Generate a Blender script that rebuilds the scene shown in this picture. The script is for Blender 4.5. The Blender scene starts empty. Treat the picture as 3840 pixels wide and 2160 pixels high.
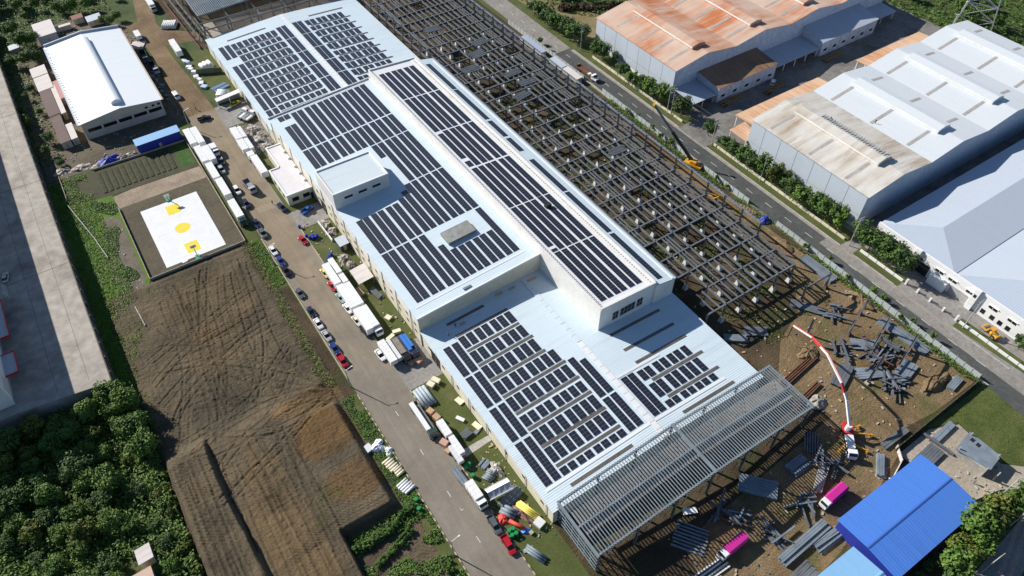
import bpy, bmesh, math, random
from mathutils import Matrix, Vector, noise
R = math.radians
rng = random.Random(11)
S = bpy.context.scene
C = bpy.context.collection

# ---------------------------------------------------------------- camera, sky, sun, exposure
cam = bpy.data.cameras.new('camera')
cam.sensor_width = 36.0
cam.lens = 25.55
cam.clip_start = 1.0
cam.clip_end = 4000.0
cam_o = bpy.data.objects.new('camera', cam)
C.objects.link(cam_o)
cam_o.matrix_world = Matrix(((0.833742, 0.413621, -0.365774, -50.0),
                             (-0.552145, 0.620914, -0.556419, -60.0),
                             (-0.003032, 0.66587, 0.746061, 170.0),
                             (0, 0, 0, 1)))
S.camera = cam_o

SUN_EL, SUN_AZ = 31.0, 332.0          # degrees; azimuth clockwise from +Y
w = bpy.data.worlds.new('World')
S.world = w
w.use_nodes = True
nt = w.node_tree
sky = nt.nodes.new('ShaderNodeTexSky')
sky.sky_type = 'NISHITA'
sky.sun_disc = False
sky.sun_elevation = R(SUN_EL)
sky.sun_rotation = R(SUN_AZ)
sky.air_density = 1.0
sky.dust_density = 0.3
sky.ozone_density = 4.5
bg = nt.nodes['Background']
bg.inputs['Strength'].default_value = 0.07
nt.links.new(sky.outputs[0], bg.inputs['Color'])

sun = bpy.data.lights.new('sun', 'SUN')
sun.energy = 5.0
sun.angle = R(0.53)
sun.color = (1.0, 0.95, 0.87)
sun_o = bpy.data.objects.new('sun', sun)
C.objects.link(sun_o)
sd = Vector((math.sin(R(SUN_AZ)) * math.cos(R(SUN_EL)), math.cos(R(SUN_AZ)) * math.cos(R(SUN_EL)), math.sin(R(SUN_EL))))
sun_o.rotation_euler = sd.to_track_quat('Z', 'Y').to_euler()
sun_o.location = (0, 0, 300)

S.view_settings.view_transform = 'Standard'
S.view_settings.look = 'None'
S.view_settings.exposure = 0.5
S.view_settings.gamma = 1.0
S.render.engine = 'CYCLES'
S.cycles.max_bounces = 6
S.cycles.diffuse_bounces = 3

# ---------------------------------------------------------------- materials
MATS = {}


def mat(name, col, rough=0.7, metal=0.0, spec=0.5):
    if name in MATS:
        return MATS[name]
    m = bpy.data.materials.new(name)
    m.use_nodes = True
    b = m.node_tree.nodes['Principled BSDF']
    b.inputs['Base Color'].default_value = (*col, 1)
    b.inputs['Roughness'].default_value = rough
    b.inputs['Metallic'].default_value = metal
    b.inputs['Specular IOR Level'].default_value = spec
    MATS[name] = m
    return m


class NT:
    """tiny node helper on a material"""

    def __init__(s, m):
        s.m = m
        s.t = m.node_tree
        s.b = s.t.nodes['Principled BSDF']

    def n(s, typ, **kw):
        nd = s.t.nodes.new(typ)
        for k, v in kw.items():
            setattr(nd, k, v)
        return nd

    def l(s, a, b):
        s.t.links.new(a, b)

    def coord(s, scale=(1, 1, 1), rot=(0, 0, 0), which='Object'):
        if which == 'World':
            g = s.n('ShaderNodeNewGeometry').outputs['Position']
        else:
            g = s.n('ShaderNodeTexCoord').outputs[which]
        mp = s.n('ShaderNodeMapping')
        mp.inputs['Scale'].default_value = scale
        mp.inputs['Rotation'].default_value = rot
        s.l(g, mp.inputs['Vector'])
        return mp.outputs[0]

    def noise(s, vec, scale, detail=4, rough=0.6, dist=0.0):
        nd = s.n('ShaderNodeTexNoise')
        nd.inputs['Scale'].default_value = scale
        nd.inputs['Detail'].default_value = detail
        nd.inputs['Roughness'].default_value = rough
        nd.inputs['Distortion'].default_value = dist
        s.l(vec, nd.inputs['Vector'])
        return nd.outputs['Fac']

    def ramp(s, fac, stops):
        r = s.n('ShaderNodeValToRGB')
        e = r.color_ramp.elements
        e[0].position, e[0].color = stops[0][0], (*stops[0][1], 1)
        e[1].position, e[1].color = stops[-1][0], (*stops[-1][1], 1)
        for p, c in stops[1:-1]:
            k = e.new(p)
            k.color = (*c, 1)
        s.l(fac, r.inputs['Fac'])
        return r.outputs['Color']

    def mix(s, fac, a, b, mode='MIX'):
        x = s.n('ShaderNodeMix', data_type='RGBA', blend_type=mode)
        if isinstance(fac, (int, float)):
            x.inputs[0].default_value = fac
        else:
            s.l(fac, x.inputs[0])
        for i, v in ((6, a), (7, b)):
            if isinstance(v, tuple):
                x.inputs[i].default_value = (*v, 1)
            else:
                s.l(v, x.inputs[i])
        return x.outputs[2]

    def step(s, fac, lo, hi):
        r = s.n('ShaderNodeMapRange')
        r.inputs['From Min'].default_value = lo
        r.inputs['From Max'].default_value = hi
        s.l(fac, r.inputs['Value'])
        return r.outputs[0]

    def bump(s, h, strength=0.5, dist=0.1):
        b = s.n('ShaderNodeBump')
        b.inputs['Strength'].default_value = strength
        b.inputs['Distance'].default_value = dist
        s.l(h, b.inputs['Height'])
        s.l(b.outputs[0], s.b.inputs['Normal'])

    def col(s, c):
        s.l(c, s.b.inputs['Base Color'])

    def sep(s, vec):
        x = s.n('ShaderNodeSeparateXYZ')
        s.l(vec, x.inputs[0])
        return x.outputs

    def math(s, op, a, b=None):
        x = s.n('ShaderNodeMath', operation=op)
        for i, v in ((0, a), (1, b)):
            if v is None:
                continue
            if isinstance(v, (int, float)):
                x.inputs[i].default_value = v
            else:
                s.l(v, x.inputs[i])
        return x.outputs[0]


def noisy(name, stops, scale=0.3, rough=0.85, bump=0.0, detail=6, fine=None, spec=0.3, bscale=None, bdist=0.1, var=0.55):
    """two-scale noise colour + bump, world space"""
    if name in MATS:
        return MATS[name]
    m = mat(name, stops[0][1], rough, spec=spec)
    k = NT(m)
    v = k.coord(which='World')
    a = k.noise(v, scale, detail, 0.62, 0.3)
    c = k.ramp(a, stops)
    f = k.noise(v, fine or scale * 9, 3, 0.6)
    c = k.mix(var, c, k.ramp(f, [(0.3, (0.62, 0.62, 0.62)), (0.7, (1.3, 1.3, 1.3))]), 'MULTIPLY')
    k.col(c)
    if bump:
        k.bump(k.noise(v, bscale or scale * 6, 5, 0.65), bump, bdist)
    return m


def streaky(name, base, dirt, amount=0.5, ax='x', rough=0.55, metal=0.0, pitch=None, rib=0.25, spec=0.4, lo=0.45, hi=0.75, sl=0.06, sc=0.9):
    """sheet metal with streaks of dirt that run along the ribs, and a rib relief"""
    if name in MATS:
        return MATS[name]
    m = mat(name, base, rough, metal, spec)
    k = NT(m)
    sx = (sl, sc, sl) if ax == 'x' else (sc, sl, sl)
    v = k.coord(scale=sx, which='World')
    a = k.noise(v, 1.0, 6, 0.65)
    big = k.noise(k.coord(which='World'), 0.05, 3, 0.5)
    f = k.math('MULTIPLY', k.step(a, lo, hi), k.step(big, 0.3, 0.62))
    f = k.math('MULTIPLY', f, amount)
    c = k.mix(f, base, dirt)
    fine = k.noise(k.coord(which='World'), 1.3, 3, 0.6)
    c = k.mix(0.15, c, k.ramp(fine, [(0.3, (0.75, 0.75, 0.75)), (0.7, (1.12, 1.12, 1.12))]), 'MULTIPLY')
    k.col(c)
    if pitch:
        wv = k.n('ShaderNodeTexWave', wave_type='BANDS', bands_direction='Y' if ax == 'x' else 'X', wave_profile='SIN')
        wv.inputs['Scale'].default_value = 2 * math.pi / (20 * pitch) * 1.0
        wv.inputs['Distortion'].default_value = 0
        k.l(k.coord(which='World'), wv.inputs['Vector'])
        k.bump(wv.outputs['Fac'], rib, 0.06)
    return m


M_ROOF = streaky('galvanised_roof', (0.56, 0.655, 0.71), (0.36, 0.40, 0.43), 0.45, 'x', 0.5, 0.0, 0.62, 0.45)
M_ROOFW = streaky('block_roof', (0.70, 0.71, 0.72), (0.42, 0.40, 0.37), 0.4, 'x', 0.55)
M_TOWER = streaky('tower_roof', (0.56, 0.63, 0.66), (0.38, 0.40, 0.42), 0.5, 'x', 0.6)
M_WHITEWALL = noisy('white_wall', [(0.3, (0.66, 0.64, 0.60)), (0.7, (0.76, 0.75, 0.72))], 0.12, 0.7, fine=0.5, var=0.18)
M_CREAM = noisy('cream_wall', [(0.3, (0.60, 0.55, 0.42)), (0.7, (0.70, 0.65, 0.52))], 0.12, 0.75, fine=0.6, var=0.18)
M_WHITE = mat('white_paint', (0.78, 0.78, 0.77), 0.5)
M_FRAME = mat('panel_frame', (0.17, 0.175, 0.19), 0.4, 0.3)
M_CELL = mat('solar_cell', (0.0085, 0.010, 0.020), 0.32, 0.0, 1.0)
M_GLASS = mat('dark_glass', (0.012, 0.016, 0.018), 0.08)
M_SKYL = noisy('skylight_strip', [(0.3, (0.10, 0.082, 0.065)), (0.7, (0.19, 0.165, 0.13))], 0.5, 0.6)
M_STEEL = noisy('primed_steel', [(0.3, (0.092, 0.100, 0.112)), (0.7, (0.155, 0.168, 0.185))], 0.4, 0.6, fine=2.0, var=0.18)
M_STEELB = noisy('blue_grey_steel', [(0.3, (0.14, 0.17, 0.20)), (0.7, (0.23, 0.27, 0.31))], 0.3, 0.5, fine=2.0, var=0.18)
M_GALV = noisy('galvanised_purlin', [(0.3, (0.15, 0.185, 0.215)), (0.7, (0.23, 0.275, 0.31))], 0.3, 0.4, fine=2.0, var=0.18)
M_RUSTST = noisy('rusty_steel', [(0.3, (0.10, 0.04, 0.025)), (0.7, (0.20, 0.10, 0.06))], 0.6, 0.8)
M_CONC = noisy('pale_concrete', [(0.25, (0.30, 0.28, 0.25)), (0.55, (0.42, 0.40, 0.36)), (0.8, (0.50, 0.47, 0.42))], 0.12, 0.85, 0.1)
M_TYRE = mat('tyre', (0.012, 0.012, 0.012), 0.8)
M_RIM = mat('rim', (0.35, 0.35, 0.36), 0.35, 0.7)
M_LAMP = mat('headlamp', (0.75, 0.75, 0.72), 0.15)
M_TAIL = mat('tail_lamp', (0.35, 0.01, 0.01), 0.25)
M_BLACK = mat('black_plastic', (0.015, 0.015, 0.016), 0.6)
M_BARK = noisy('bark', [(0.3, (0.08, 0.06, 0.045)), (0.7, (0.16, 0.13, 0.10))], 1.5, 0.9)
M_WOOD = noisy('timber', [(0.3, (0.40, 0.29, 0.18)), (0.7, (0.58, 0.45, 0.30))], 0.8, 0.8)
M_POLE = noisy('pole_concrete', [(0.3, (0.34, 0.33, 0.31)), (0.7, (0.45, 0.44, 0.42))], 0.6, 0.85)
M_YEL = mat('machine_yellow', (0.62, 0.30, 0.02), 0.5)
M_RED = mat('red_paint', (0.50, 0.03, 0.03), 0.4)

# ---------------------------------------------------------------- mesh helpers


class MB:
    """collects boxes, prisms, tubes; build() links them as ONE mesh object"""

    def __init__(s):
        s.v, s.f, s.mi = [], [], []

    def add(s, vs, fs, mi=0):
        o = len(s.v)
        s.v += [tuple(p) for p in vs]
        s.f += [tuple(i + o for i in f) for f in fs]
        s.mi += [mi] * len(fs)
        return s

    def box(s, x0, x1, y0, y1, z0, z1, mi=0):
        vs = [(x0, y0, z0), (x1, y0, z0), (x1, y1, z0), (x0, y1, z0), (x0, y0, z1), (x1, y0, z1), (x1, y1, z1), (x0, y1, z1)]
        return s.add(vs, [(0, 3, 2, 1), (4, 5, 6, 7), (0, 1, 5, 4), (1, 2, 6, 5), (2, 3, 7, 6), (3, 0, 4, 7)], mi)

    def hexa(s, b, tp, mi=0):
        """4 bottom points, 4 top points (counter-clockwise)"""
        return s.add(list(b) + list(tp), [(0, 3, 2, 1), (4, 5, 6, 7), (0, 1, 5, 4), (1, 2, 6, 5), (2, 3, 7, 6), (3, 0, 4, 7)], mi)

    def poly(s, pts, z0, z1, mi=0):
        """xy polygon (ccw) extruded in z"""
        n = len(pts)
        vs = [(x, y, z0) for x, y in pts] + [(x, y, z1) for x, y in pts]
        fs = [tuple(range(n - 1, -1, -1)), tuple(range(n, 2 * n))] + [(i, (i + 1) % n, n + (i + 1) % n, n + i) for i in range(n)]
        return s.add(vs, fs, mi)

    def xz(s, pts, y0, y1, mi=0):
        """xz polygon (ccw seen from -y) extruded in y"""
        n = len(pts)
        vs = [(x, y0, z) for x, z in pts] + [(x, y1, z) for x, z in pts]
        fs = [tuple(range(n)), tuple(range(2 * n - 1, n - 1, -1))] + [((i + 1) % n, i, n + i, n + (i + 1) % n) for i in range(n)]
        return s.add(vs, fs, mi)

    def yz(s, pts, x0, x1, mi=0):
        """yz polygon (ccw seen from +x) extruded in x"""
        n = len(pts)
        vs = [(x0, y, z) for y, z in pts] + [(x1, y, z) for y, z in pts]
        fs = [tuple(range(n - 1, -1, -1)), tuple(range(n, 2 * n))] + [(i, (i + 1) % n, n + (i + 1) % n, n + i) for i in range(n)]
        return s.add(vs, fs, mi)

    def bar(s, p, q, w, h, mi=0):
        """rectangular bar from p to q, w wide, h high (centred)"""
        p, q = Vector(p), Vector(q)
        d = (q - p)
        if d.length < 1e-6:
            return s
        d.normalize()
        up = Vector((0, 0, 1)) if abs(d.z) < 0.95 else Vector((0, 1, 0))
        sx = d.cross(up).normalized()
        u = sx.cross(d).normalized()
        a, b = sx * (w / 2), u * (h / 2)
        vs = [p - a - b, p + a - b, p + a + b, p - a + b, q - a - b, q + a - b, q + a + b, q - a + b]
        return s.add(vs, [(0, 1, 2, 3), (7, 6, 5, 4), (1, 0, 4, 5), (2, 1, 5, 6), (3, 2, 6, 7), (0, 3, 7, 4)], mi)

    def ibeam(s, p, q, w, h, t=0.03, mi=0):
        p, q = Vector(p), Vector(q)
        d = (q - p).normalized()
        up = Vector((0, 0, 1)) if abs(d.z) < 0.95 else Vector((0, 1, 0))
        sx = d.cross(up).normalized()
        u = sx.cross(d).normalized()
        for o in (h / 2 - t / 2, -h / 2 + t / 2):
            s.bar(p + u * o, q + u * o, w, t, mi)
        return s.bar(p, q, t, h - 2 * t, mi)

    def tube(s, p, q, r, n=8, mi=0, r2=None):
        p, q = Vector(p), Vector(q)
        r2 = r if r2 is None else r2
        d = (q - p).normalized()
        up = Vector((0, 0, 1)) if abs(d.z) < 0.95 else Vector((0, 1, 0))
        sx = d.cross(up).normalized()
        u = sx.cross(d).normalized()
        c = [(math.cos(2 * math.pi * i / n), math.sin(2 * math.pi * i / n)) for i in range(n)]
        vs = [p + (sx * a + u * b) * r for a, b in c] + [q + (sx * a + u * b) * r2 for a, b in c]
        fs = [(i, (i + 1) % n, n + (i + 1) % n, n + i) for i in range(n)] + [tuple(range(n - 1, -1, -1)), tuple(range(n, 2 * n))]
        return s.add(vs, fs, mi)

    def mesh(s, name, mats):
        me = bpy.data.meshes.new(name)
        me.from_pydata(s.v, [], s.f)
        for m in (mats if isinstance(mats, (list, tuple)) else [mats]):
            me.materials.append(m)
        if any(s.mi):
            me.polygons.foreach_set('material_index', s.mi)
        bm = bmesh.new()
        bm.from_mesh(me)
        bmesh.ops.recalc_face_normals(bm, faces=bm.faces)
        bm.to_mesh(me)
        bm.free()
        return me

    def build(s, name, mats, parent=None, loc=None, rz=0.0, bevel=0.0, smooth=False):
        me = s.mesh(name, mats)
        o = bpy.data.objects.new(name, me)
        C.objects.link(o)
        if parent is not None:
            o.parent = parent
        if loc is not None:
            o.location = loc
        o.rotation_euler[2] = rz
        if bevel:
            b = o.modifiers.new('bevel', 'BEVEL')
            b.width = bevel
            b.segments = 2
            b.limit_method = 'ANGLE'
        if smooth:
            for p in me.polygons:
                p.use_smooth = True
        return o


def link(name, me, parent=None, loc=(0, 0, 0), rz=0.0, sc=None):
    o = bpy.data.objects.new(name, me)
    C.objects.link(o)
    o.parent = parent
    o.location = loc
    o.rotation_euler[2] = rz
    if sc:
        o.scale = sc
    return o


def tag(o, label=None, cat=None, group=None, kind=None):
    if label:
        o['label'] = label
    if cat:
        o['category'] = cat
    if group:
        o['group'] = group
    if kind:
        o['kind'] = kind
    return o


def thing(name, label, cat, loc=(0, 0, 0), rz=0.0, group=None):
    o = bpy.data.objects.new(name, None)
    C.objects.link(o)
    o.location = loc
    o.rotation_euler[2] = rz
    o.empty_display_size = 0.5
    return tag(o, label, cat, group)


def copy_tree(o, parent=None):
    c = o.copy()
    C.objects.link(c)
    if parent is not None:
        c.parent = parent
    for ch in list(o.children):
        copy_tree(ch, c)
    return c


def sheet(name, pts, z, m, kind='structure'):
    me = bpy.data.meshes.new(name)
    me.from_pydata([(x, y, z) for x, y in pts], [], [tuple(range(len(pts)))])
    me.materials.append(m)
    o = bpy.data.objects.new(name, me)
    C.objects.link(o)
    if me.polygons[0].normal.z < 0:
        me.flip_normals()
    return tag(o, kind=kind)


def rect(x0, x1, y0, y1):
    return [(x0, y0), (x1, y0), (x1, y1), (x0, y1)]


ORD = ['first', 'second', 'third', 'fourth', 'fifth', 'sixth', 'seventh', 'eighth', 'ninth', 'tenth', 'eleventh', 'twelfth', 'thirteenth',
       'fourteenth', 'fifteenth', 'sixteenth', 'seventeenth', 'eighteenth', 'nineteenth', 'twentieth', 'twenty-first', 'twenty-second',
       'twenty-third', 'twenty-fourth', 'twenty-fifth', 'twenty-sixth', 'twenty-seventh', 'twenty-eighth', 'twenty-ninth', 'thirtieth',
       'thirty-first', 'thirty-second', 'thirty-third', 'thirty-fourth', 'thirty-fifth', 'thirty-sixth', 'thirty-seventh', 'thirty-eighth']


def sstep(a, b, x):
    t = max(0.0, min(1.0, (x - a) / (b - a)))
    return t * t * (3 - 2 * t)


def struct(name):
    o = bpy.data.objects.new(name, None)
    C.objects.link(o)
    return tag(o, kind='structure')


def wpart(p, name, mb, m, **kw):
    """part given in world coordinates under a top-level thing"""
    o = mb.build(name, m, p, **kw)
    o.matrix_parent_inverse = (Matrix.Translation(p.location) @ Matrix.Rotation(p.rotation_euler[2], 4, 'Z')).inverted()
    return o
# ---------------------------------------------------------------- ground materials
G_GRASS = noisy('rough_grass', [(0.3, (0.030, 0.052, 0.014)), (0.5, (0.055, 0.085, 0.022)), (0.72, (0.10, 0.105, 0.045))], 0.10, 0.95, 0.8, fine=1.6, bdist=0.4)
G_LAWN = noisy('lawn', [(0.3, (0.060, 0.078, 0.020)), (0.55, (0.085, 0.100, 0.028)), (0.75, (0.14, 0.125, 0.060))], 0.16, 0.95, 0.5, fine=2.2)
G_BRIGHT = noisy('bright_grass', [(0.28, (0.060, 0.115, 0.014)), (0.5, (0.085, 0.175, 0.016)), (0.75, (0.12, 0.12, 0.05))], 0.14, 0.95, 0.8, fine=1.8, bdist=0.3)
G_DRY = noisy('dry_grass', [(0.3, (0.14, 0.115, 0.05)), (0.7, (0.26, 0.21, 0.10))], 0.15, 0.95, 0.5)
G_PAD = noisy('pad_earth', [(0.3, (0.075, 0.062, 0.042)), (0.55, (0.105, 0.088, 0.06)), (0.75, (0.10, 0.105, 0.05))], 0.10, 0.95, 0.5)
G_SAND = noisy('sandy_earth', [(0.3, (0.22, 0.17, 0.12)), (0.7, (0.36, 0.29, 0.22))], 0.16, 0.95, 0.5)
G_CONC = noisy('yard_concrete', [(0.25, (0.20, 0.17, 0.14)), (0.5, (0.36, 0.325, 0.28)), (0.8, (0.42, 0.39, 0.35))], 0.09, 0.85, 0.1, fine=0.35)
G_DARKC = noisy('dark_concrete', [(0.25, (0.10, 0.095, 0.09)), (0.5, (0.19, 0.18, 0.165)), (0.8, (0.25, 0.235, 0.215))], 0.10, 0.8, 0.1, fine=0.5)
G_GREYC = noisy('grey_concrete', [(0.25, (0.19, 0.18, 0.165)), (0.55, (0.27, 0.255, 0.235)), (0.8, (0.32, 0.30, 0.27))], 0.12, 0.85, 0.1)


def earth_mat(name, a, b, c, grass, track=0.6, zones=None):
    m = mat(name, a, 0.95, spec=0.2)
    k = NT(m)
    v = k.coord(which='World')
    n1 = k.noise(v, 0.07, 6, 0.62, 0.6)
    col = k.ramp(n1, [(0.3, a), (0.5, b), (0.72, c)])
    # curving tyre and dozer tracks, in patches
    tv = k.coord(scale=(1.0, 0.11, 1.0), rot=(0, 0, R(-12)), which='World')
    tr = k.noise(tv, 1.3, 5, 0.6, 0.9)
    tv2 = k.coord(scale=(0.16, 1.1, 1.0), rot=(0, 0, R(35)), which='World')
    tr2 = k.noise(tv2, 0.9, 4, 0.6, 1.4)
    sel = k.step(k.noise(v, 0.035, 2, 0.5), 0.45, 0.55)
    t = k.mix(sel, k.ramp(tr, [(0.3, (0.62, 0.62, 0.62)), (0.7, (1.25, 1.25, 1.25))]), k.ramp(tr2, [(0.3, (0.62, 0.62, 0.62)), (0.7, (1.25, 1.25, 1.25))]))
    col = k.mix(track, col, t, 'MULTIPLY')
    wv = k.n('ShaderNodeTexWave', wave_type='BANDS', bands_direction='DIAGONAL', wave_profile='SIN')
    wv.inputs['Scale'].default_value = 0.55
    wv.inputs['Distortion'].default_value = 26.0
    wv.inputs['Detail'].default_value = 2.0
    wv.inputs['Detail Scale'].default_value = 0.10
    k.l(v, wv.inputs['Vector'])
    wv2 = k.n('ShaderNodeTexWave', wave_type='RINGS', rings_direction='Z', wave_profile='SIN')
    wv2.inputs['Scale'].default_value = 0.42
    wv2.inputs['Distortion'].default_value = 14.0
    wv2.inputs['Detail'].default_value = 2.0
    wv2.inputs['Detail Scale'].default_value = 0.12
    mp2 = k.n('ShaderNodeMapping')
    mp2.inputs['Location'].default_value = (58, -84, 0)
    k.l(v, mp2.inputs['Vector'])
    k.l(mp2.outputs[0], wv2.inputs['Vector'])
    pm = k.step(k.noise(v, 0.06, 3, 0.6), 0.46, 0.56)
    pm2 = k.step(k.noise(v, 0.045, 3, 0.6, 1.0), 0.50, 0.60)
    col = k.mix(k.math('MULTIPLY', pm, track * 0.35), col, k.ramp(wv.outputs['Fac'], [(0.2, (0.62, 0.6, 0.58)), (0.8, (1.3, 1.28, 1.25))]), 'MULTIPLY')
    col = k.mix(k.math('MULTIPLY', pm2, track * 0.35), col, k.ramp(wv2.outputs['Fac'], [(0.2, (0.62, 0.6, 0.58)), (0.8, (1.3, 1.28, 1.25))]), 'MULTIPLY')
    spk = k.noise(v, 3.2, 3, 0.7)
    col = k.mix(0.5, col, k.ramp(spk, [(0.35, (0.7, 0.7, 0.7)), (0.7, (1.35, 1.32, 1.28))]), 'MULTIPLY')
    g = k.step(k.noise(v, 0.055, 7, 0.7, 0.2), 0.60 if zones else 0.53, 0.70 if zones else 0.62)
    col = k.mix(k.math('MULTIPLY', g, 0.8), col, grass)
    if zones:
        gx, gy, gz = k.sep(v)
        wob = k.math('MULTIPLY', k.math('SUBTRACT', k.noise(v, 0.12, 5, 0.65, 0.6), 0.5), 1.6)
        for (cx, cy, rx, ry, c_, amt) in zones:
            dx_ = k.math('MULTIPLY', k.math('SUBTRACT', gx, cx), 1.0 / rx)
            dy_ = k.math('MULTIPLY', k.math('SUBTRACT', gy, cy), 1.0 / ry)
            d_ = k.math('ADD', k.math('MULTIPLY', dx_, dx_), k.math('MULTIPLY', dy_, dy_))
            f_ = k.step(k.math('ADD', d_, wob), 1.25, 0.55)
            col = k.mix(k.math('MULTIPLY', f_, amt), col, k.mix(1.0, col, c_, 'MULTIPLY'))
        at = k.n('ShaderNodeAttribute', attribute_name='soil')
        col = k.mix(k.math('MULTIPLY', at.outputs['Fac'], 0.75), col, k.mix(1.0, col, (0.62, 0.60, 0.58), 'MULTIPLY'))
    k.col(col)
    h = k.math('ADD', k.math('MULTIPLY', k.mix(sel, tr, tr2), 0.7), k.math('MULTIPLY', k.noise(v, 1.1, 6, 0.75), 1.0))
    h = k.math('ADD', h, k.math('MULTIPLY', k.math('MULTIPLY', wv.outputs['Fac'], pm), 0.15))
    k.bump(h, 1.0, 0.35)
    return m


G_FIELD = earth_mat('field_earth', (0.072, 0.058, 0.039), (0.112, 0.090, 0.059), (0.160, 0.122, 0.074), (0.060, 0.075, 0.022), 0.35,
                    [(-37, 50, 9, 8, (1.35, 0.98, 0.62), 0.9), (-36, 33, 8, 6, (1.25, 0.95, 0.66), 0.8), (-38, 43, 7, 4, (0.85, 0.90, 0.98), 0.7), (-57, 72, 8, 7, (0.70, 0.74, 0.80), 0.8),
                     (-55, 20, 7, 40, (1.30, 1.14, 0.90), 0.7), (-36, 62, 12, 4, (1.45, 1.20, 0.86), 0.8), (-48, 112, 14, 16, (1.12, 1.02, 0.86), 0.6), (-70, 45, 5, 22, (0.88, 0.86, 0.88), 0.7), (-33, 92, 4, 22, (0.80, 0.82, 0.86), 0.7), (-52, 95, 8, 10, (1.2, 1.12, 0.95), 0.6)])
G_SITE = earth_mat('site_earth', (0.040, 0.029, 0.017), (0.070, 0.052, 0.031), (0.125, 0.090, 0.054), (0.050, 0.062, 0.018), 0.5)
G_TAN = earth_mat('haul_earth', (0.13, 0.088, 0.046), (0.20, 0.14, 0.076), (0.27, 0.195, 0.11), (0.10, 0.10, 0.035), 0.5)
G_DIRT = earth_mat('dirt_road', (0.13, 0.088, 0.048), (0.20, 0.14, 0.082), (0.26, 0.19, 0.115), (0.20, 0.14, 0.082), 0.5)

# street: dusty concrete slabs, browner further up the street
G_STREET = mat('street_concrete', (0.2, 0.17, 0.13), 0.9, spec=0.2)
k = NT(G_STREET)
v = k.coord(which='World')
gx, gy, gz = k.sep(v)
n1 = k.noise(v, 0.09, 6, 0.65, 0.4)
clean = k.ramp(n1, [(0.3, (0.185, 0.160, 0.128)), (0.7, (0.265, 0.232, 0.188))])
dust = k.ramp(n1, [(0.3, (0.20, 0.158, 0.108)), (0.7, (0.30, 0.242, 0.168))])
far = k.math('ADD', k.step(gy, 30.0, 150.0), k.math('SUBTRACT', n1, 0.5))
cen = k.math('SUBTRACT', 1.0, k.math('MULTIPLY', k.math('ABSOLUTE', k.math('ADD', gx, 18.5)), 0.11))
far = k.math('MULTIPLY', far, k.step(cen, 0.0, 0.8))
c = k.mix(k.step(far, 0.15, 0.75), clean, dust)
tv = k.coord(scale=(0.9, 0.05, 1.0), which='World')
c = k.mix(0.5, c, k.ramp(k.noise(tv, 0.8, 4, 0.6, 0.3), [(0.3, (0.78, 0.78, 0.78)), (0.7, (1.15, 1.15, 1.15))]), 'MULTIPLY')
c = k.mix(0.35, c, k.ramp(k.noise(v, 1.6, 4, 0.6), [(0.3, (0.75, 0.75, 0.75)), (0.7, (1.15, 1.15, 1.15))]), 'MULTIPLY')
k.col(c)
k.bump(k.noise(v, 2.0, 4, 0.6), 0.15, 0.05)

G_ASPH = noisy('asphalt', [(0.3, (0.062, 0.066, 0.064)), (0.7, (0.095, 0.098, 0.094))], 0.10, 0.9, 0.1, fine=0.7)
G_ROADC = noisy('road_concrete', [(0.25, (0.20, 0.185, 0.17)), (0.55, (0.26, 0.245, 0.22)), (0.8, (0.31, 0.29, 0.265))], 0.13, 0.9, 0.1, fine=0.8)
G_MARK = mat('road_marking', (0.62, 0.62, 0.58), 0.8)
G_KERB = noisy('kerb_concrete', [(0.3, (0.30, 0.27, 0.20)), (0.7, (0.45, 0.41, 0.32))], 0.5, 0.85)
G_KERBY = mat('kerb_yellow', (0.42, 0.37, 0.20), 0.8)
G_KERBK = mat('kerb_black', (0.11, 0.10, 0.075), 0.8)

# ---------------------------------------------------------------- ground sheets
sheet('ground', rect(-900, 1200, -500, 1400), -0.06, G_GRASS)
sheet('construction_ground', [(-1.2, -64), (40, -90), (60, -66), (123.0, -36), (123.0, 330), (-12, 330), (-3.0, 262), (-1.2, 250)], -0.030, G_SITE)
sheet('haul_track', [(109.5, 128), (109.5, 40), (111, 22), (100, 10), (88, 6), (76, -4), (80, -20), (22, -24), (16, -50), (52, -46), (86, -37), (92, -33), (104, -34.5), (121.5, -34.5), (121.8, -10), (120.5, 40), (118.0, 128)], -0.022, G_TAN)
sheet('yard_strip_lawn', rect(-11.3, -0.9, -40, 262), -0.012, G_LAWN)
# the street and what it meets
sheet('street', [(-24.1, -45), (-11.5, -45), (-11.5, 205), (-13.2, 214), (-24.0, 214), (-24.1, 160)], 0.004, G_STREET)
sheet('dirt_road', [(-24.3, 213.5), (-12.9, 213.5), (-13.9, 235), (-15.6, 262), (-15.4, 274), (0.5, 270), (0.5, 278), (-12.0, 288), (-13.5, 296), (-9.0, 321), (-6, 345), (-20, 345), (-16.6, 326), (-20.4, 302), (-27, 304), (-30, 300), (-24, 294), (-22.8, 275), (-22.7, 255), (-24.4, 236)], 0.002, G_DIRT)
sheet('verge_left', [(-29.2, -45), (-24.4, -45), (-24.4, 213), (-29.6, 213)], -0.010, G_LAWN)
sheet('bare_strip', rect(-29.3, -24.7, 58, 107), -0.004, G_SITE)
sheet('loading_apron', rect(-11.6, -0.9, 50.6, 66.0), 0.010, G_GREYC)
sheet('loading_apron', rect(-11.6, -0.9, 128.6, 138.4), 0.010, G_GREYC)
sheet('loading_apron', rect(-13.0, -0.9, 198.5, 214.5), 0.012, G_GREYC)
sheet('storage_slab', rect(-9.2, -0.9, 176, 196.0), 0.006, G_DARKC)
sheet('footpath', [(-11.4, 24.2), (-0.9, 24.9), (-0.9, 26.6), (-11.4, 26.6)], 0.012, M_CONC)
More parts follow.
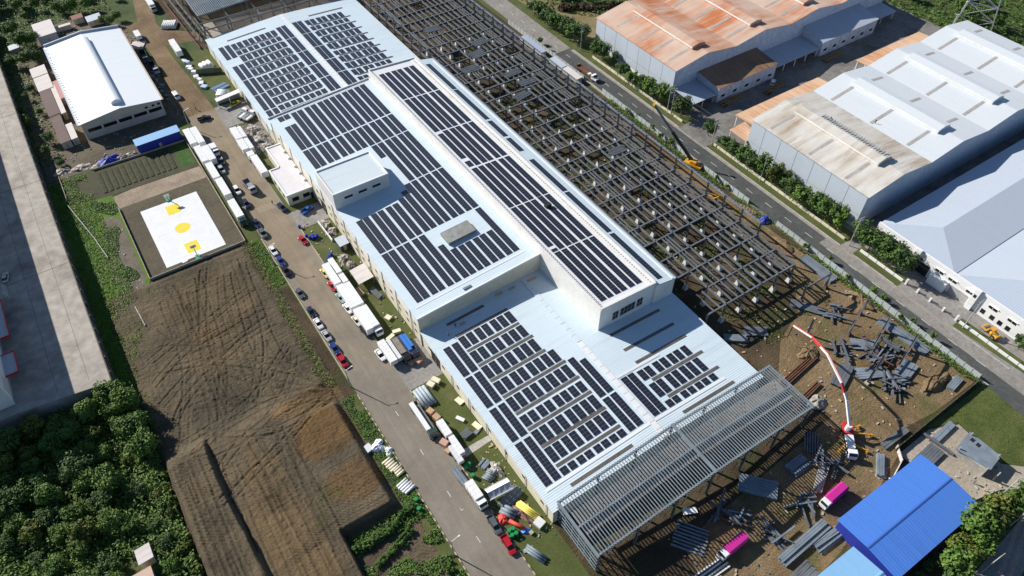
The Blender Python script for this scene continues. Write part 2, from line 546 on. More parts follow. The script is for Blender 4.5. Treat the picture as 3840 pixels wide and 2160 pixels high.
# street joints and centre line
jm = mat('joint', (0.23, 0.195, 0.15), 0.9)
jb = MB()
for y in (33.5, 50.2, 66.6, 75.4, 84.2, 93.0, 101.8):
    jb.box(-24.0, -11.6, y - 0.05, y + 0.05, 0.004, 0.010)
jb.box(-12.95, -12.83, 40, 150, 0.004, 0.010)
tag(jb.build('street_joints', jm), kind='structure')
for i, y in enumerate((3.0, 17.0, 31.0, 45.0)):
    o = MB().box(-18.0, -17.85, y, y + 1.9, 0.004, 0.012).build('lane_dash', G_MARK)
    tag(o, kind='structure')
for x, y in ((-17.4, -8.0), (-17.6, 12.4)):
    o = MB().box(x, x + 0.7, y, y + 0.1, 0.004, 0.012).box(x, x + 0.1, y + 0.1, y + 0.8, 0.004, 0.012).build('lane_mark', G_MARK)
    tag(o, kind='structure')
zc = struct('zebra_crossing')
for i in range(9):
    MB().box(-20.2 + i * 0.75, -19.85 + i * 0.75, 144.0, 147.2, 0.004, 0.012).build('zebra_stripe', mat('worn_marking', (0.30, 0.25, 0.18), 0.9), zc)

# kerb stones along the street, painted yellow and black near the camera
kb = struct('street_kerb')
kmesh = {c: MB().box(-0.16, 0.16, -0.48, 0.48, 0, 0.17).mesh('kerb_stone', m) for c, m in (('y', G_KERBY), ('k', G_KERBK), ('p', G_KERB))}
yy = -30.0
n = 0
while yy < 132:
    for x, lo, hi in ((-24.25, -30, 57.5), (-24.25, 64.0, 131.0), (-11.4, -30, 24.0), (-11.4, 26.8, 50.4), (-11.4, 66.3, 128.4)):
        if lo <= yy <= hi:
            pal = 'yk'[n % 2] if yy < 56 else ('p' if (n // 3) % 4 else 'y')
            link('kerb_stone', kmesh[pal], kb, (x, yy, 0))
    yy += 1.0
    n += 1

# garden, court pad, sand
sheet('court_pad', rect(-60.1, -29.2, 133.1, 173.4), 0.016, G_PAD)
sheet('sand_strip', [(-60.0, 173.2), (-29.3, 172.6), (-29.5, 181.2), (-53.5, 181.8), (-60.5, 181.0)], 0.010, G_SAND)
sheet('garden_soil', [(-74.2, 182.0), (-53.5, 182.0), (-29.7, 181.3), (-29.6, 198.8), (-63.0, 199.6), (-74.0, 202.2)], 0.008, noisy('garden_soil', [(0.3, (0.050, 0.045, 0.028)), (0.55, (0.075, 0.072, 0.040)), (0.75, (0.060, 0.085, 0.025))], 0.18, 0.95, 0.6))
sheet('vegetable_bed', rect(-35.0, -29.9, 184.2, 198.5), 0.022, noisy('leafy_bed', [(0.3, (0.028, 0.075, 0.014)), (0.7, (0.06, 0.14, 0.022))], 0.5, 0.9, 0.9, bdist=0.4))
gb = struct('garden_beds')
bm_ = noisy('bed_mulch', [(0.3, (0.035, 0.035, 0.022)), (0.7, (0.075, 0.078, 0.038))], 0.6, 0.95, 0.8)
for i in range(13):
    MB().hexa([(-62.5 + i * 2.05, 184.6, 0.008), (-60.9 + i * 2.05, 184.6, 0.008), (-60.9 + i * 2.05, 197.4, 0.008), (-62.5 + i * 2.05, 197.4, 0.008)],
              [(-62.2 + i * 2.05, 184.8, 0.22), (-61.2 + i * 2.05, 184.8, 0.22), (-61.2 + i * 2.05, 197.2, 0.22), (-62.2 + i * 2.05, 197.2, 0.22)]).build('bed', bm_, gb)
sheet('camp_ground', [(-78, 202), (-29.4, 199.4), (-24.6, 214), (-24.4, 300), (-40, 326), (-66, 318), (-76, 300)], -0.020, noisy('camp_earth', [(0.3, (0.075, 0.062, 0.042)), (0.55, (0.14, 0.115, 0.08)), (0.75, (0.06, 0.08, 0.028))], 0.09, 0.95, 0.5))
sheet('far_slab', [(1.0, 257.0), (66, 257.0), (66, 284.0), (3.2, 284.0)], 0.006, noisy('dusty_slab', [(0.3, (0.24, 0.20, 0.155)), (0.7, (0.38, 0.33, 0.27))], 0.12, 0.9, 0.1))

# ---------------------------------------------------------------- the earth field (height grid)


def field_h(x, y):
    edge = sstep(-29.2, -31.6, x) * sstep(131.8, 130.0, y) * sstep(-75.3, -74.0, x)
    low = 0.45
    up = 2.2 * sstep(72, 58, y)
    h = (low + up) * edge
    # left bank, one step higher beside the long dark step
    xb = -63.6 + 0.8 * math.sin(y * 0.09)
    h += 2.1 * sstep(xb + 0.35, xb - 0.35, x) * sstep(68, 62, y) * sstep(-75.3, -73, x)
    # bank at the grassy corner by the street
    cut = sstep(-45.2, -44.0, x) * sstep(23.2, 22.2, y)
    h *= 1 - cut
    # cut of the ramp that leads in from the street
    ramp = sstep(-46, -38, x) * sstep(56.5, 59, y) * sstep(66.5, 63.5, y)
    h = h * (1 - ramp) + ramp * min(h, max(0.02, (-25 - x) * 0.11))
    nz = noise.fractal(Vector((x * 0.13, y * 0.13, 0.0)), 1.0, 2.0, 5)
    rt_ = noise.noise(Vector((x * 0.9, y * 0.07, 3.0))) * 0.10 + noise.noise(Vector((x * 0.10, y * 1.1, 9.0))) * 0.07
    return h + (nz * 0.28 + rt_) * (0.25 + 0.75 * edge) * (1 - 0.6 * cut) + 0.03


# ruts: wheel and track lines pressed into the soil, as polylines
fr_ = random.Random(21)
ruts = []


def arc(p0, p1, bend, wob=0.0, gauge=2.2):
    p0, p1 = Vector(p0), Vector(p1)
    d = p1 - p0
    nrm = Vector((-d.y, d.x)).normalized()
    for g_ in (-gauge / 2, gauge / 2):
        pts = []
        for q in range(25):
            f_ = q / 24
            pts.append(p0 + d * f_ + nrm * (bend * 4 * f_ * (1 - f_) + g_ + wob * math.sin(f_ * 9 + p0.x)))
        ruts.append((pts, fr_.uniform(0.10, 0.24), fr_.uniform(0.25, 0.55)))


for q in range(9):
    arc((-61.5 + q * 2.1, -40), (-60 + q * 1.9 + fr_.uniform(-2, 2), 54 + fr_.uniform(-8, 6)), fr_.uniform(-2.5, 2.5), 0.3)
for q in range(9):
    arc((-28.0, 60.5 + fr_.uniform(-1.5, 1.5)), (-66 + fr_.uniform(-4, 4), 44 + q * 8.5), fr_.uniform(-9, 9), 0.4)
for q in range(10):
    a_ = fr_.uniform(-8, 4)
    arc((-33 - q * 2.9, 128 + fr_.uniform(-8, 3)), (-38 - q * 2.9 + a_, 66 + fr_.uniform(-4, 10)), fr_.uniform(-5, 5), 0.5)
for q in range(6):
    arc((-70 + fr_.uniform(-3, 3), 100 - q * 8), (-34, 112 - q * 7.5 + fr_.uniform(-6, 6)), fr_.uniform(-8, 8), 0.5)
for q in range(4):
    arc((-73.5 + q * 2.0, -40), (-73 + q * 1.7, 60), fr_.uniform(-1, 1), 0.3)

DX = 0.30
x0, x1, y0, y1 = -75.6, -27.6, -40.0, 132.2
nx, ny = int((x1 - x0) / DX), int((y1 - y0) / DX)
rut_h = [0.0] * ((nx + 1) * (ny + 1))
rut_c = [0.0] * ((nx + 1) * (ny + 1))
for pts, wd, dp_ in ruts:
    for p, q_ in zip(pts[:-1], pts[1:]):
        L = (q_ - p).length
        for u in range(int(L / 0.25) + 1):
            c_ = p + (q_ - p) * (u * 0.25 / L)
            ci, cj = (c_.x - x0) / DX, (c_.y - y0) / DX
            for i in range(int(ci) - 2, int(ci) + 4):
                for j in range(int(cj) - 1, int(cj) + 3):
                    if 0 <= i <= nx and 0 <= j <= ny:
                        d_ = math.hypot(x0 + i * DX - c_.x, y0 + j * DX - c_.y)
                        k_ = j * (nx + 1) + i
                        if d_ < 0.34:
                            rut_h[k_] = min(rut_h[k_], -dp_ * 0.32)
                            rut_c[k_] = max(rut_c[k_], dp_ * 1.5)
                        elif d_ < 0.72:
                            rut_h[k_] = rut_h[k_] if rut_h[k_] < 0 else max(rut_h[k_], dp_ * 0.22)
vs, fs = [], []
for j in range(ny + 1):
    y = y0 + (y1 - y0) * j / ny
    for i in range(nx + 1):
        x = x0 + (x1 - x0) * i / nx
        h = field_h(x, y)
        # ridged strip graded by the dozer beside the street, and small dumped heaps
        if -44.5 < x < -31.0 and 23.5 < y < 56:
            h += 0.07 * math.sin(y * 7.5 + 2.0 * noise.noise(Vector((x * 0.2, y * 0.1, 1)))) * (0.5 + noise.noise(Vector((x * 0.15, y * 0.15, 8))))
        h += 0.10 * noise.noise(Vector((x * 1.3, y * 1.3, 2.0))) + 0.07 * abs(noise.noise(Vector((x * 2.6, y * 2.6, 7.0))))
        edge_ = sstep(-28.6, -30.5, x) * sstep(-75.5, -74.5, x)
        vs.append((x, y, max(0.02, h + rut_h[j * (nx + 1) + i] * edge_)))
for j in range(ny):
    for i in range(nx):
        a = j * (nx + 1) + i
        fs.append((a, a + 1, a + nx + 2, a + nx + 1))
me = bpy.data.meshes.new('earth_field')
me.from_pydata(vs, [], fs)
me.materials.append(G_FIELD)
ca = me.attributes.new('soil', 'FLOAT', 'POINT')
ca.data.foreach_set('value', rut_c)
for p in me.polygons:
    p.use_smooth = True
tag(link('earth_field', me), kind='structure')
# vegetation-covered slope between the field and the raised concrete yard, and a strip by the court
sheet('grass_slope', [(-78.9, 93), (-74.0, 93), (-66.5, 116), (-66.0, 124), (-60.3, 133.0), (-60.3, 182), (-74, 184), (-78.9, 200)], 0.060, G_BRIGHT)
sheet('rubble_strip', [(-68.5, 124), (-64.5, 124), (-61.2, 136), (-61.0, 168), (-66.0, 172), (-70.0, 150)], 0.068, noisy('rubble_earth', [(0.3, (0.10, 0.085, 0.060)), (0.55, (0.16, 0.14, 0.105)), (0.75, (0.07, 0.09, 0.03))], 0.25, 0.95, 0.7))

# ---------------------------------------------------------------- the raised yard on the left
yard = tag(MB().poly([(-190, 97.6), (-102, 97.6), (-79.1, 94.4), (-79.1, 330), (-190, 330)], -0.05, 6.0).build('raised_yard', G_CONC), kind='structure')
yj = MB()
for y in (148.3, 196.0, 244.0):
    yj.box(-101, -79.2, y - 0.10, y + 0.10, 6.002, 6.008)
for x in (-84.0, -92.0):
    yj.box(x - 0.05, x + 0.05, 98, 300, 6.002, 6.006)
yj.build('slab_joint', mat('dark_joint', (0.10, 0.09, 0.08), 0.9), yard)
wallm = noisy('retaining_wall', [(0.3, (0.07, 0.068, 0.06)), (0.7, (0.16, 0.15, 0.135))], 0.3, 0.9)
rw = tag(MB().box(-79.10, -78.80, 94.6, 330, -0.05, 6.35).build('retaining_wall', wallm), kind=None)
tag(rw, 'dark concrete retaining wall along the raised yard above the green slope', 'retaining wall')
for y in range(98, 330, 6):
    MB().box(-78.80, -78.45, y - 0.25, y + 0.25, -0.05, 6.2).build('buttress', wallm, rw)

# ---------------------------------------------------------------- the public road on the right
sheet('road_verge', rect(122.6, 142.4, -38, 330), -0.006, G_LAWN)
sheet('road_asphalt', [(124.1, 27.2), (133.8, 27.2), (133.8, 171.5), (124.1, 171.5)], 0.006, G_ASPH)
sheet('road_concrete', [(124.1, 171.5), (133.8, 171.5), (136.5, 330), (126.5, 330)], 0.006, G_ROADC)
sheet('road_asphalt_lane', [(122.6, -50), (129.0, -50), (129.15, -20), (129.15, 27.2), (124.1, 27.2), (124.1, -20), (123.4, -38)], 0.006, G_ASPH)
sheet('road_concrete_lane', [(129.0, -50), (134.5, -60), (136.4, -46), (134.6, -20), (133.8, 27.2), (129.15, 27.2), (129.15, -20)], 0.006, G_ROADC)
rk = struct('road_kerb')
km = MB().box(-0.18, 0.18, -1.45, 1.45, 0, 0.14).mesh('kerb_stone', M_POLE)
for x in (123.95, 134.0):
    y = -36.0
    while y < 170:
        if not (x > 130 and (85.5 < y < 101.0 or 17.5 < y < 22.5 or -19 < y < 0.5)):
            link('kerb_stone', km, rk, (x, y, 0.0))
        y += 3.0
dash = MB().box(-0.08, 0.08, -1.55, 1.55, 0.006, 0.012).mesh('road_dash', G_MARK)
for i in range(32):
    y = -31.6 + i * 9.02
    o = link('road_dash', dash, None, (129.12 + (0.6 * max(0, (y - 170) / 100)), y, 0.002))
    tag(o, kind='structure')
edge = MB().box(133.35, 133.43, -18, 170, 0.006, 0.011).build('road_edge_line', mat('faint_marking', (0.28, 0.27, 0.25), 0.9))
tag(edge, kind='structure')
for xa, xb in ((123.3, 124.6), (132.7, 134.25)):
    sheet('road_gutter', rect(xa, xb, -20, 170), 0.009, noisy('gutter_concrete', [(0.3, (0.24, 0.21, 0.175)), (0.7, (0.36, 0.325, 0.28))], 0.3, 0.9))
sheet('driveway', [(133.6, 86.0), (142.5, 85.8), (152, 84), (285, 80.5), (285, 106), (143, 106), (142.5, 101.2), (133.6, 100.6)], 0.016, G_DARKC)
sheet('driveway', [(133.6, 17.6), (141.5, 18.2), (141.5, 22.0), (133.6, 22.6)], 0.016, G_ROADC)
sheet('driveway', [(133.6, 0.4), (140.0, 0.6), (140.0, 18.0), (146, 18.0), (146, -60), (140.2, -60), (139.6, -18.6), (133.8, -18.8)], 0.016, G_GREYC)
sheet('warehouse_ground', rect(142.4, 286, 20, 126), -0.004, G_DARKC)
sheet('dry_field', [(140, 173), (149, 173), (176, 182), (158, 205), (144, 225), (139, 225)], -0.002, G_DRY)
sheet('corner_lawn', [(98, -36.2), (123.0, -36.2), (124, -48), (112, -62), (104.5, -52.5), (106.5, -40)], 0.004, noisy('corner_grass', [(0.3, (0.040, 0.062, 0.014)), (0.55, (0.085, 0.105, 0.026)), (0.75, (0.13, 0.125, 0.05))], 0.12, 0.95, 0.6, fine=1.6))
sheet('corner_slab', [(85.2, -37.2), (98, -37.0), (106.0, -40.5), (104.6, -53.5), (109, -57.5), (103, -61.5), (92, -56.5), (86, -58)], 0.006, G_SAND if False else noisy('corner_concrete', [(0.3, (0.27, 0.23, 0.18)), (0.7, (0.40, 0.35, 0.28))], 0.15, 0.9, 0.15))
sheet('side_road', [(60, -78), (118, -64.5), (118, -64.0), (112, -63.6), (72, -66.6), (58, -70)], 0.004, G_GREYC)
# ---------------------------------------------------------------- the factory with the solar roof
XL, XR, XM = -0.8, 68.8, 34.0
YF, YM, YB, YE = -2.6, 62.8, 178.2, 256.4
fac = thing('factory_building', 'long pale factory with stepped roofs covered in dark solar panels', 'factory', (34, 120, 0))


def fpart(name, mb, m, parent=None, **kw):
    p = parent or fac
    o = mb.build(name, m, p, **kw)
    o.matrix_parent_inverse = Matrix.Translation((-34, -120, 0)) if p is fac else Matrix.Identity(4)
    return o


near = lambda x: 6.45 + (34.8 - abs(x - 34.0)) * 1.5 / 34.8
midz = lambda x: 11.3 + (x + 0.8) * 2.6 / 41.8
blkz = lambda x: 16.75 - (x - 41.0) * 1.2 / 20.0
aisz = lambda x: 14.7 - (x - 61.0) * 1.5 / 7.7

# walls
for y0_, y1_ in ((YF, YM), (YB, YE)):
    fpart('wall', MB().xz([(XL, -0.05), (XR, -0.05), (XR, 6.30), (XM, 7.80), (XL, 6.30)], y0_, y1_), M_CREAM)
fpart('wall', MB().xz([(XL, -0.05), (41.0, -0.05), (41.0, 13.7), (XL, 11.1)], YM + 0.002, YB - 0.002), M_CREAM)
fpart('wall', MB().xz([(41.002, -0.05), (61.0, -0.05), (61.0, 15.35), (41.002, 16.55)], 34.0, 178.6), M_WHITEWALL)
fpart('wall', MB().xz([(61.002, -0.05), (68.6, -0.05), (68.6, 13.0), (61.002, 14.5)], 33.6, 178.4), M_WHITEWALL)
# upper cladding band of the left wall, plinth and downpipes
fpart('wall_band', MB().box(XL - 0.06, XL - 0.003, YM + 0.1, YB - 0.1, 7.6, 11.0), M_WHITEWALL)
fpart('wall_band', MB().box(XL - 0.06, XL - 0.003, YF + 0.1, YM - 0.1, 4.9, 6.2), M_WHITEWALL)
fpart('wall_band', MB().box(XL - 0.06, XL - 0.003, YB + 0.1, YE - 0.1, 3.7, 6.2), M_ROOF)
dp = MB().tube((0, 0, 0), (0, 0, 6.2), 0.11, 6).mesh('downpipe', M_CREAM)
dp2 = MB().tube((0, 0, 0), (0, 0, 11.0), 0.11, 6).mesh('downpipe', M_POLE)
for i, y in enumerate(range(0, 62, 9)):
    link('downpipe', dp, fac, (XL - 0.2 - 34, y - 120, 0))
for i, y in enumerate(range(68, 178, 9)):
    link('downpipe', dp2, fac, (XL - 0.2 - 34, y - 120, 0))
for i, y in enumerate(range(184, 256, 9)):
    link('downpipe', dp, fac, (XL - 0.2 - 34, y - 120, 0))
fpart('column', MB().box(XL - 0.35, XL - 0.07, YM - 0.3, YM + 0.35, 0, 11.2), M_CREAM)
# roofs


def slope(name, xa, za, xb, zb, y0_, y1_, m, t=0.16):
    return fpart(name, MB().xz([(xa, za - t), (xb, zb - t), (xb, zb), (xa, za)], y0_, y1_), m)


R_NL = slope('roof', XL - 0.35, near(XL) - 0.015, XM, near(XM), YF - 0.25, YM - 0.004, M_ROOF)
R_NR = slope('roof', XM + 0.001, near(XM), XR + 0.35, near(XR) - 0.015, YF - 0.25, YM - 0.004, M_ROOF)
R_FL = slope('roof', XL - 0.35, near(XL) - 0.015, XM, near(XM), YB + 0.004, YE + 0.25, M_ROOF)
R_FR = slope('roof', XM + 0.001, near(XM), XR + 0.35, near(XR) - 0.015, YB + 0.3, YE + 0.25, M_ROOF)
R_M = slope('roof', XL - 0.30, midz(XL - 0.3), 40.99, midz(41), YM + 0.3, YB - 0.3, M_ROOF)
R_B = slope('roof', 41.3, blkz(41.3), 60.7, blkz(60.7), 34.3, 178.3, M_ROOFW)
R_A = slope('roof', 61.01, aisz(61), 68.95, aisz(68.95), 33.7, 178.3, M_ROOF)
for r in (R_NL, R_NR):
    r['label'] = 'front roof slope of ribbed metal'
# parapets
PZ = 0.55
fpart('parapet', MB().xz([(XL - 0.35, 11.0), (41.0, 13.6), (41.0, 14.45), (XL - 0.35, 11.85)], YM, YM + 0.297), M_WHITEWALL)
fpart('parapet', MB().xz([(XL - 0.35, 11.0), (41.0, 13.6), (41.0, 14.45), (XL - 0.35, 11.85)], YB - 0.297, YB), M_WHITEWALL)
fpart('parapet', MB().xz([(41.0, 16.5), (61.0, 15.3), (61.0, 16.05), (41.0, 17.25)], 33.7, 34.297), M_WHITEWALL)
fpart('parapet', MB().xz([(41.0, 16.5), (61.0, 15.3), (61.0, 16.05), (41.0, 17.25)], 178.303, 178.9), M_WHITEWALL)
fpart('parapet', MB().box(40.95, 41.297, 34.3, 178.3, 16.4, 17.24), M_WHITEWALL)
fpart('parapet', MB().box(60.703, 61.25, 34.3, 178.3, 15.2, 16.04), M_WHITEWALL)
fpart('ledge', MB().xz([(58.6, blkz(58.6) + 0.005), (60.70, blkz(60.7) + 0.005), (60.70, blkz(60.7) + 0.22), (58.6, blkz(58.6) + 0.10)], 34.4, 178.2), M_WHITEWALL)
bl = MB()
for i in range(140):
    for x in (59.7, 41.8):
        bl.box(x, x + 0.22, 35 + i * 1.02, 35.2 + i * 1.02, blkz(x) + 0.02, blkz(x) + 0.36)
o = fpart('brackets', bl, M_POLE)
o['kind'] = 'stuff'
fpart('gutter', MB().box(68.96, 69.3, 33.7, 178.3, 12.75, 13.25), M_GALV)
fpart('gutter', MB().box(41.0 - 0.9, 40.94, YM + 0.4, YB - 0.4, 13.95, 14.25), M_ROOFW)
fpart('gutter', MB().box(67.6, 68.1, 34, 176, aisz(67.8) + 0.02, aisz(67.8) + 0.12), M_WHITE)  # sun glint on the aisle edge, modelled as a white-painted strip, no gutter
# ridge caps
for y0_, y1_ in ((YF, 33.5), (33.6, YM - 0.4), (YB + 0.2, YE)):
    y = y0_
    while y < y1_ - 1.0:
        fpart('ridge_cap', MB().box(XM - 0.75, XM + 0.75, y + 0.06, min(y + 2.6, y1_) - 0.06, near(XM) + 0.004, near(XM) + 0.14), M_ROOF if y0_ == 33.6 else M_ROOFW)
        y += 2.6
# walkway bands and small roof details
for x0_, x1_, y_ in ((0.6, 33.2, 2.5), (34.9, 60.0, 2.5), (34.9, 50.0, 18.2)):
    fpart('walkway', MB().xz([(x0_, near(x0_) + 0.003), (x1_, near(x1_) + 0.003), (x1_, near(x1_) + 0.10), (x0_, near(x0_) + 0.10)], y_ - 0.35, y_ + 0.35), M_ROOFW)
for y_ in (67.0, 176.9):
    fpart('walkway', MB().xz([(0.6, midz(0.6) + 0.003), (38, midz(38) + 0.003), (38, midz(38) + 0.06), (0.6, midz(0.6) + 0.06)], y_ - 0.25, y_ + 0.25), M_ROOFW)
# stair tower on the middle roof
tw = MB().box(-0.95, 18.7, 118.0, 132.3, 10.0, 17.3)
TW = fpart('stair_tower', tw, noisy('tower_wall', [(0.3, (0.60, 0.59, 0.56)), (0.7, (0.68, 0.67, 0.65))], 0.12, 0.7, fine=0.5, var=0.15))
fpart('tower_roof', MB().box(-0.55, 18.3, 118.4, 131.9, 17.302, 17.36), M_TOWER)
for b in ((-0.98, 18.73, 117.97, 118.397), (-0.98, 18.73, 131.903, 132.33), (-0.98, -0.553, 118.4, 131.9), (18.303, 18.73, 118.4, 131.9)):
    fpart('tower_parapet', MB().box(*b, 17.303, 17.75), M_WHITE)
for x0_ in (2.6, 7.6, 12.6):
    wn = fpart('window', MB().box(x0_, x0_ + 2.9, 117.93, 117.996, 14.4, 15.25), M_GLASS)
# windows of the tall block's front and of the long left wall
for x0_, x1_, nb in ((45.9, 47.9, 2), (48.7, 54.0, 4), (54.8, 56.9, 2)):
    wn = fpart('window', MB().box(x0_, x1_, 33.93, 33.996, 9.1, 12.1), M_GLASS)
    fr = MB()
    for i in range(nb + 1):
        xx = x0_ + (x1_ - x0_) * i / nb
        fr.box(xx - 0.05, xx + 0.05, 33.88, 33.927, 9.0, 12.2)
    for zz in (9.05, 10.6, 12.15):
        fr.box(x0_, x1_, 33.885, 33.926, zz - 0.05, zz + 0.05)
    fr.build('window_frame', M_POLE, wn)
lw = MB().box(-0.03, 0.03, -0.55, 0.55, -0.4, 0.4).mesh('window', M_GLASS)
sill = MB().box(-0.12, 0.03, -0.65, 0.65, -0.5, -0.41).mesh('sill', M_CREAM)
for y in range(66, 176, 5):
    if 139 < y < 170:
        continue
    for z_ in (3.4, 6.6):
        o = link('window', lw, fac, (XL - 0.09 - 34, y - 120, z_))
        link('sill', sill, o)
for y in range(2, 60, 8):
    o = link('window', lw, fac, (XL - 0.09 - 34, y - 120, 3.6))
    link('sill', sill, o)
fpart('door', MB().box(XL - 0.10, XL - 0.004, 52.0, 57.0, 0, 4.4), M_BLACK)
fpart('door', MB().box(XL - 0.10, XL - 0.004, 130.0, 134.5, 0, 4.4), M_BLACK)
fpart('door', MB().box(XL - 0.10, XL - 0.004, 203.0, 209.0, 0, 4.6), M_BLACK)
# grey roof monitor in the gap between the panels
zz = midz(25.5)
fpart('roof_monitor', MB().hexa([(20.8, 82.6, zz - 0.7), (30.2, 82.6, zz - 0.2), (30.2, 87.6, zz - 0.2), (20.8, 87.6, zz - 0.7)],
                                [(20.6, 82.4, zz + 0.9), (30.4, 82.4, zz + 1.4), (30.4, 87.8, zz + 1.4), (20.6, 87.8, zz + 0.9)]), noisy('monitor_grey', [(0.3, (0.17, 0.18, 0.17)), (0.7, (0.30, 0.31, 0.29))], 0.4, 0.7))
# small rooftop boxes, workers' tool boxes
for x, y, s_, m in ((16.5, 64.9, 1.3, M_STEELB), (10.5, 58.0, 0.9, M_WOOD), (25.0, 61.2, 1.2, M_WOOD), (36.4, 60.5, 1.6, M_WOOD), (29.5, 60.8, 1.0, M_POLE)):
    zf = near(x) if y < 62.8 else midz(x)
    fpart('roof_box', MB().box(x - s_, x + s_, y - 0.35, y + 0.35, zf + 0.002, zf + 0.35), m)
fpart('roof_box', MB().box(52.9, 54.9, 76.6, 78.0, blkz(54) + 0.01, blkz(54) + 1.15), M_BLACK)

# ---- skylight strips
sk = lambda x0_, x1_, y_, zf: MB().xz([(x0_, zf(x0_) + 0.01), (x1_, zf(x1_) + 0.01), (x1_, zf(x1_) + 0.09), (x0_, zf(x0_) + 0.09)], y_ - 0.46, y_ - 0.24) \
    .xz([(x0_, zf(x0_) + 0.01), (x1_, zf(x1_) + 0.01), (x1_, zf(x1_) + 0.09), (x0_, zf(x0_) + 0.09)], y_ - 0.14, y_ + 0.10) \
    .xz([(x0_, zf(x0_) + 0.01), (x1_, zf(x1_) + 0.01), (x1_, zf(x1_) + 0.09), (x0_, zf(x0_) + 0.09)], y_ + 0.20, y_ + 0.42)
for y_, x1_ in ((60.2, 19), (55.1, 23.9), (48.9, 23.9), (42.9, 24.6), (36.8, 24.6), (30.6, 27.0), (24.4, 27.0), (18.8, 26.8), (12.8, 26.8), (6.5, 26.6), (0.4, 25.6)):
    fpart('skylight', sk(6.5, x1_, y_, near), M_SKYL)
for y_ in (30.7, 24.5, 19.4, 12.6, 6.3, 0.4):
    fpart('skylight', sk(42.7, 61.2, y_, near), M_SKYL)
for i in range(10):
    y_ = 240.2 - i * 5.95
    fpart('skylight', sk(6.5, 26.0, y_, near), M_STEEL)
    fpart('skylight', sk(41.5, 60.4, y_, near), M_STEEL)
fpart('skylight', sk(6.5, 24.0, 249.6, near), M_STEEL)
fpart('skylight', sk(44, 60.4, 249.0, near), M_STEEL)

# ---- solar panels: (x0, ytop, ybottom, roof function)
PW = 2.03
runs = []


def run(x, yt, yb, zf):
    n_ = max(1, round((yt - yb) / 1.08))
    p_ = (yt - yb) / n_
    for i in range(n_):
        runs.append((x + PW / 2, yt - (i + 0.5) * p_, zf, p_))


for x in (1.2, 3.86):
    for a_, b_ in ((53.3, 42.1), (41.3, 30.2), (29.2, 18.1), (17.15, 3.5)):
        run(x, a_, b_, near)
for yt, yb, nc in ((54.2, 49.9, 7), (48.0, 43.8, 7), (42.0, 37.6, 7), (35.8, 31.5, 8), (29.6, 25.2, 8), (23.1, 19.7, 8), (17.8, 13.4, 8), (12.0, 7.6, 8), (5.5, 3.4, 8)):
    for i, x in enumerate((6.5, 8.98, 11.65, 14.13, 16.92, 19.38, 21.93, 24.42)[:nc]):
        run(x, yt, yb, near)
run(27.45, 30.4, 15.8, near)
run(27.45, 15.0, 3.6, near)
run(29.95, 28.3, 15.8, near)
run(29.95, 15.0, 3.6, near)
for x in (35.45, 37.76):
    run(x, 17.35, 3.5, near)
for yt, yb in ((16.85, 13.5), (11.8, 7.2), (5.5, 3.4)):
    for x in (40.65, 43.02, 46.03, 48.52, 51.2, 53.66, 56.34):
        run(x, yt, yb, near)
for x in (1.8, 4.1):
    run(x, 176.4, 173.6, midz)
    run(x, 169.3, 153.5, midz)
    run(x, 152.4, 141.0, midz)
    run(x, 109.1, 92.2, midz)
    run(x, 91.3, 68.5, midz)
for x in (6.9, 9.3, 12.2, 14.72):
    run(x, 175.9, 153.4, midz)
    run(x, 152.4, 141.0, midz)
    run(x, 109.1, 92.2, midz)
    run(x, 91.3, 68.5, midz)
for x in (17.5, 19.9, 22.5, 24.95, 27.7, 30.12, 32.8, 35.25):
    run(x, 175.9, 153.4, midz)
    run(x, 152.4, 141.0 if x < 22 else 140.8, midz)
    if x > 22:
        run(x, 140.0, 132.3 if x < 23 else 116.0, midz)
    run(x, {17.5: 110.2, 19.9: 112.8}.get(x, 115.2), 92.1, midz)
    run(x, {17.5: 84.1, 19.9: 80.6, 35.25: 91.2}.get(x, 80.5), 68.5, midz)
for x in (43.0, 45.5, 48.15, 50.5, 53.4, 55.95):
    run(x, 173.9, 154.3, blkz)
    run(x, 153.4, 130.3, blkz)
    if x == 43.0:
        run(x, 128.4, 112.3, blkz)
        run(x, 110.2, 107.2, blkz)
        run(x, 105.8, 83.0, blkz)
        run(x, 82.3, 62.0, blkz)
        run(x, 60.6, 59.5, blkz)
    else:
        run(x, 129.4, 106.9, blkz)
        run(x, 105.8, 83.0, blkz)
        if x == 53.4:
            run(x, 82.6, 78.3, blkz)
            run(x, 76.4, 59.6, blkz)
        else:
            run(x, 82.3, 59.6, blkz)
    run(x, 58.9, 36.4, blkz)
for a_, b_ in ((174.0, 153.2), (152.3, 129.8), (128.3, 117.6), (116.0, 107.5), (101.6, 82.2), (81.3, 59.1), (58.0, 35.6)):
    run(63.3, a_, b_, aisz)
for x in (1.2, 3.86):
    for a_, b_ in ((246.0, 234.7), (228.1, 216.4), (215.5, 203.4), (202.6, 191.2), (190.4, 185.5)):
        run(x, a_, b_, near)
for x in (27.5, 29.85, 35.0, 37.25):
    for a_, b_ in ((246.4, 235.0), (234.2, 222.3), (221.5, 210.3), (209.4, 199.0), (198.1, 187.6)):
        run(x, a_, b_, near)
for yt, yb in ((245.5, 241.0), (239.0, 235.6), (233.8, 229.5), (227.7, 223.3), (221.4, 217.1), (214.6, 211.2), (209.4, 205.1), (203.3, 199.0), (197.2, 192.9), (191.0, 187.8)):
    for x in (6.5, 8.98, 11.65, 14.13, 16.92, 19.38, 21.93, 24.4):
        run(x, yt, yb, near)
    for x in (40.4, 42.8, 45.7, 48.1, 51.0, 53.4, 56.0):
        run(x, yt, yb, near)


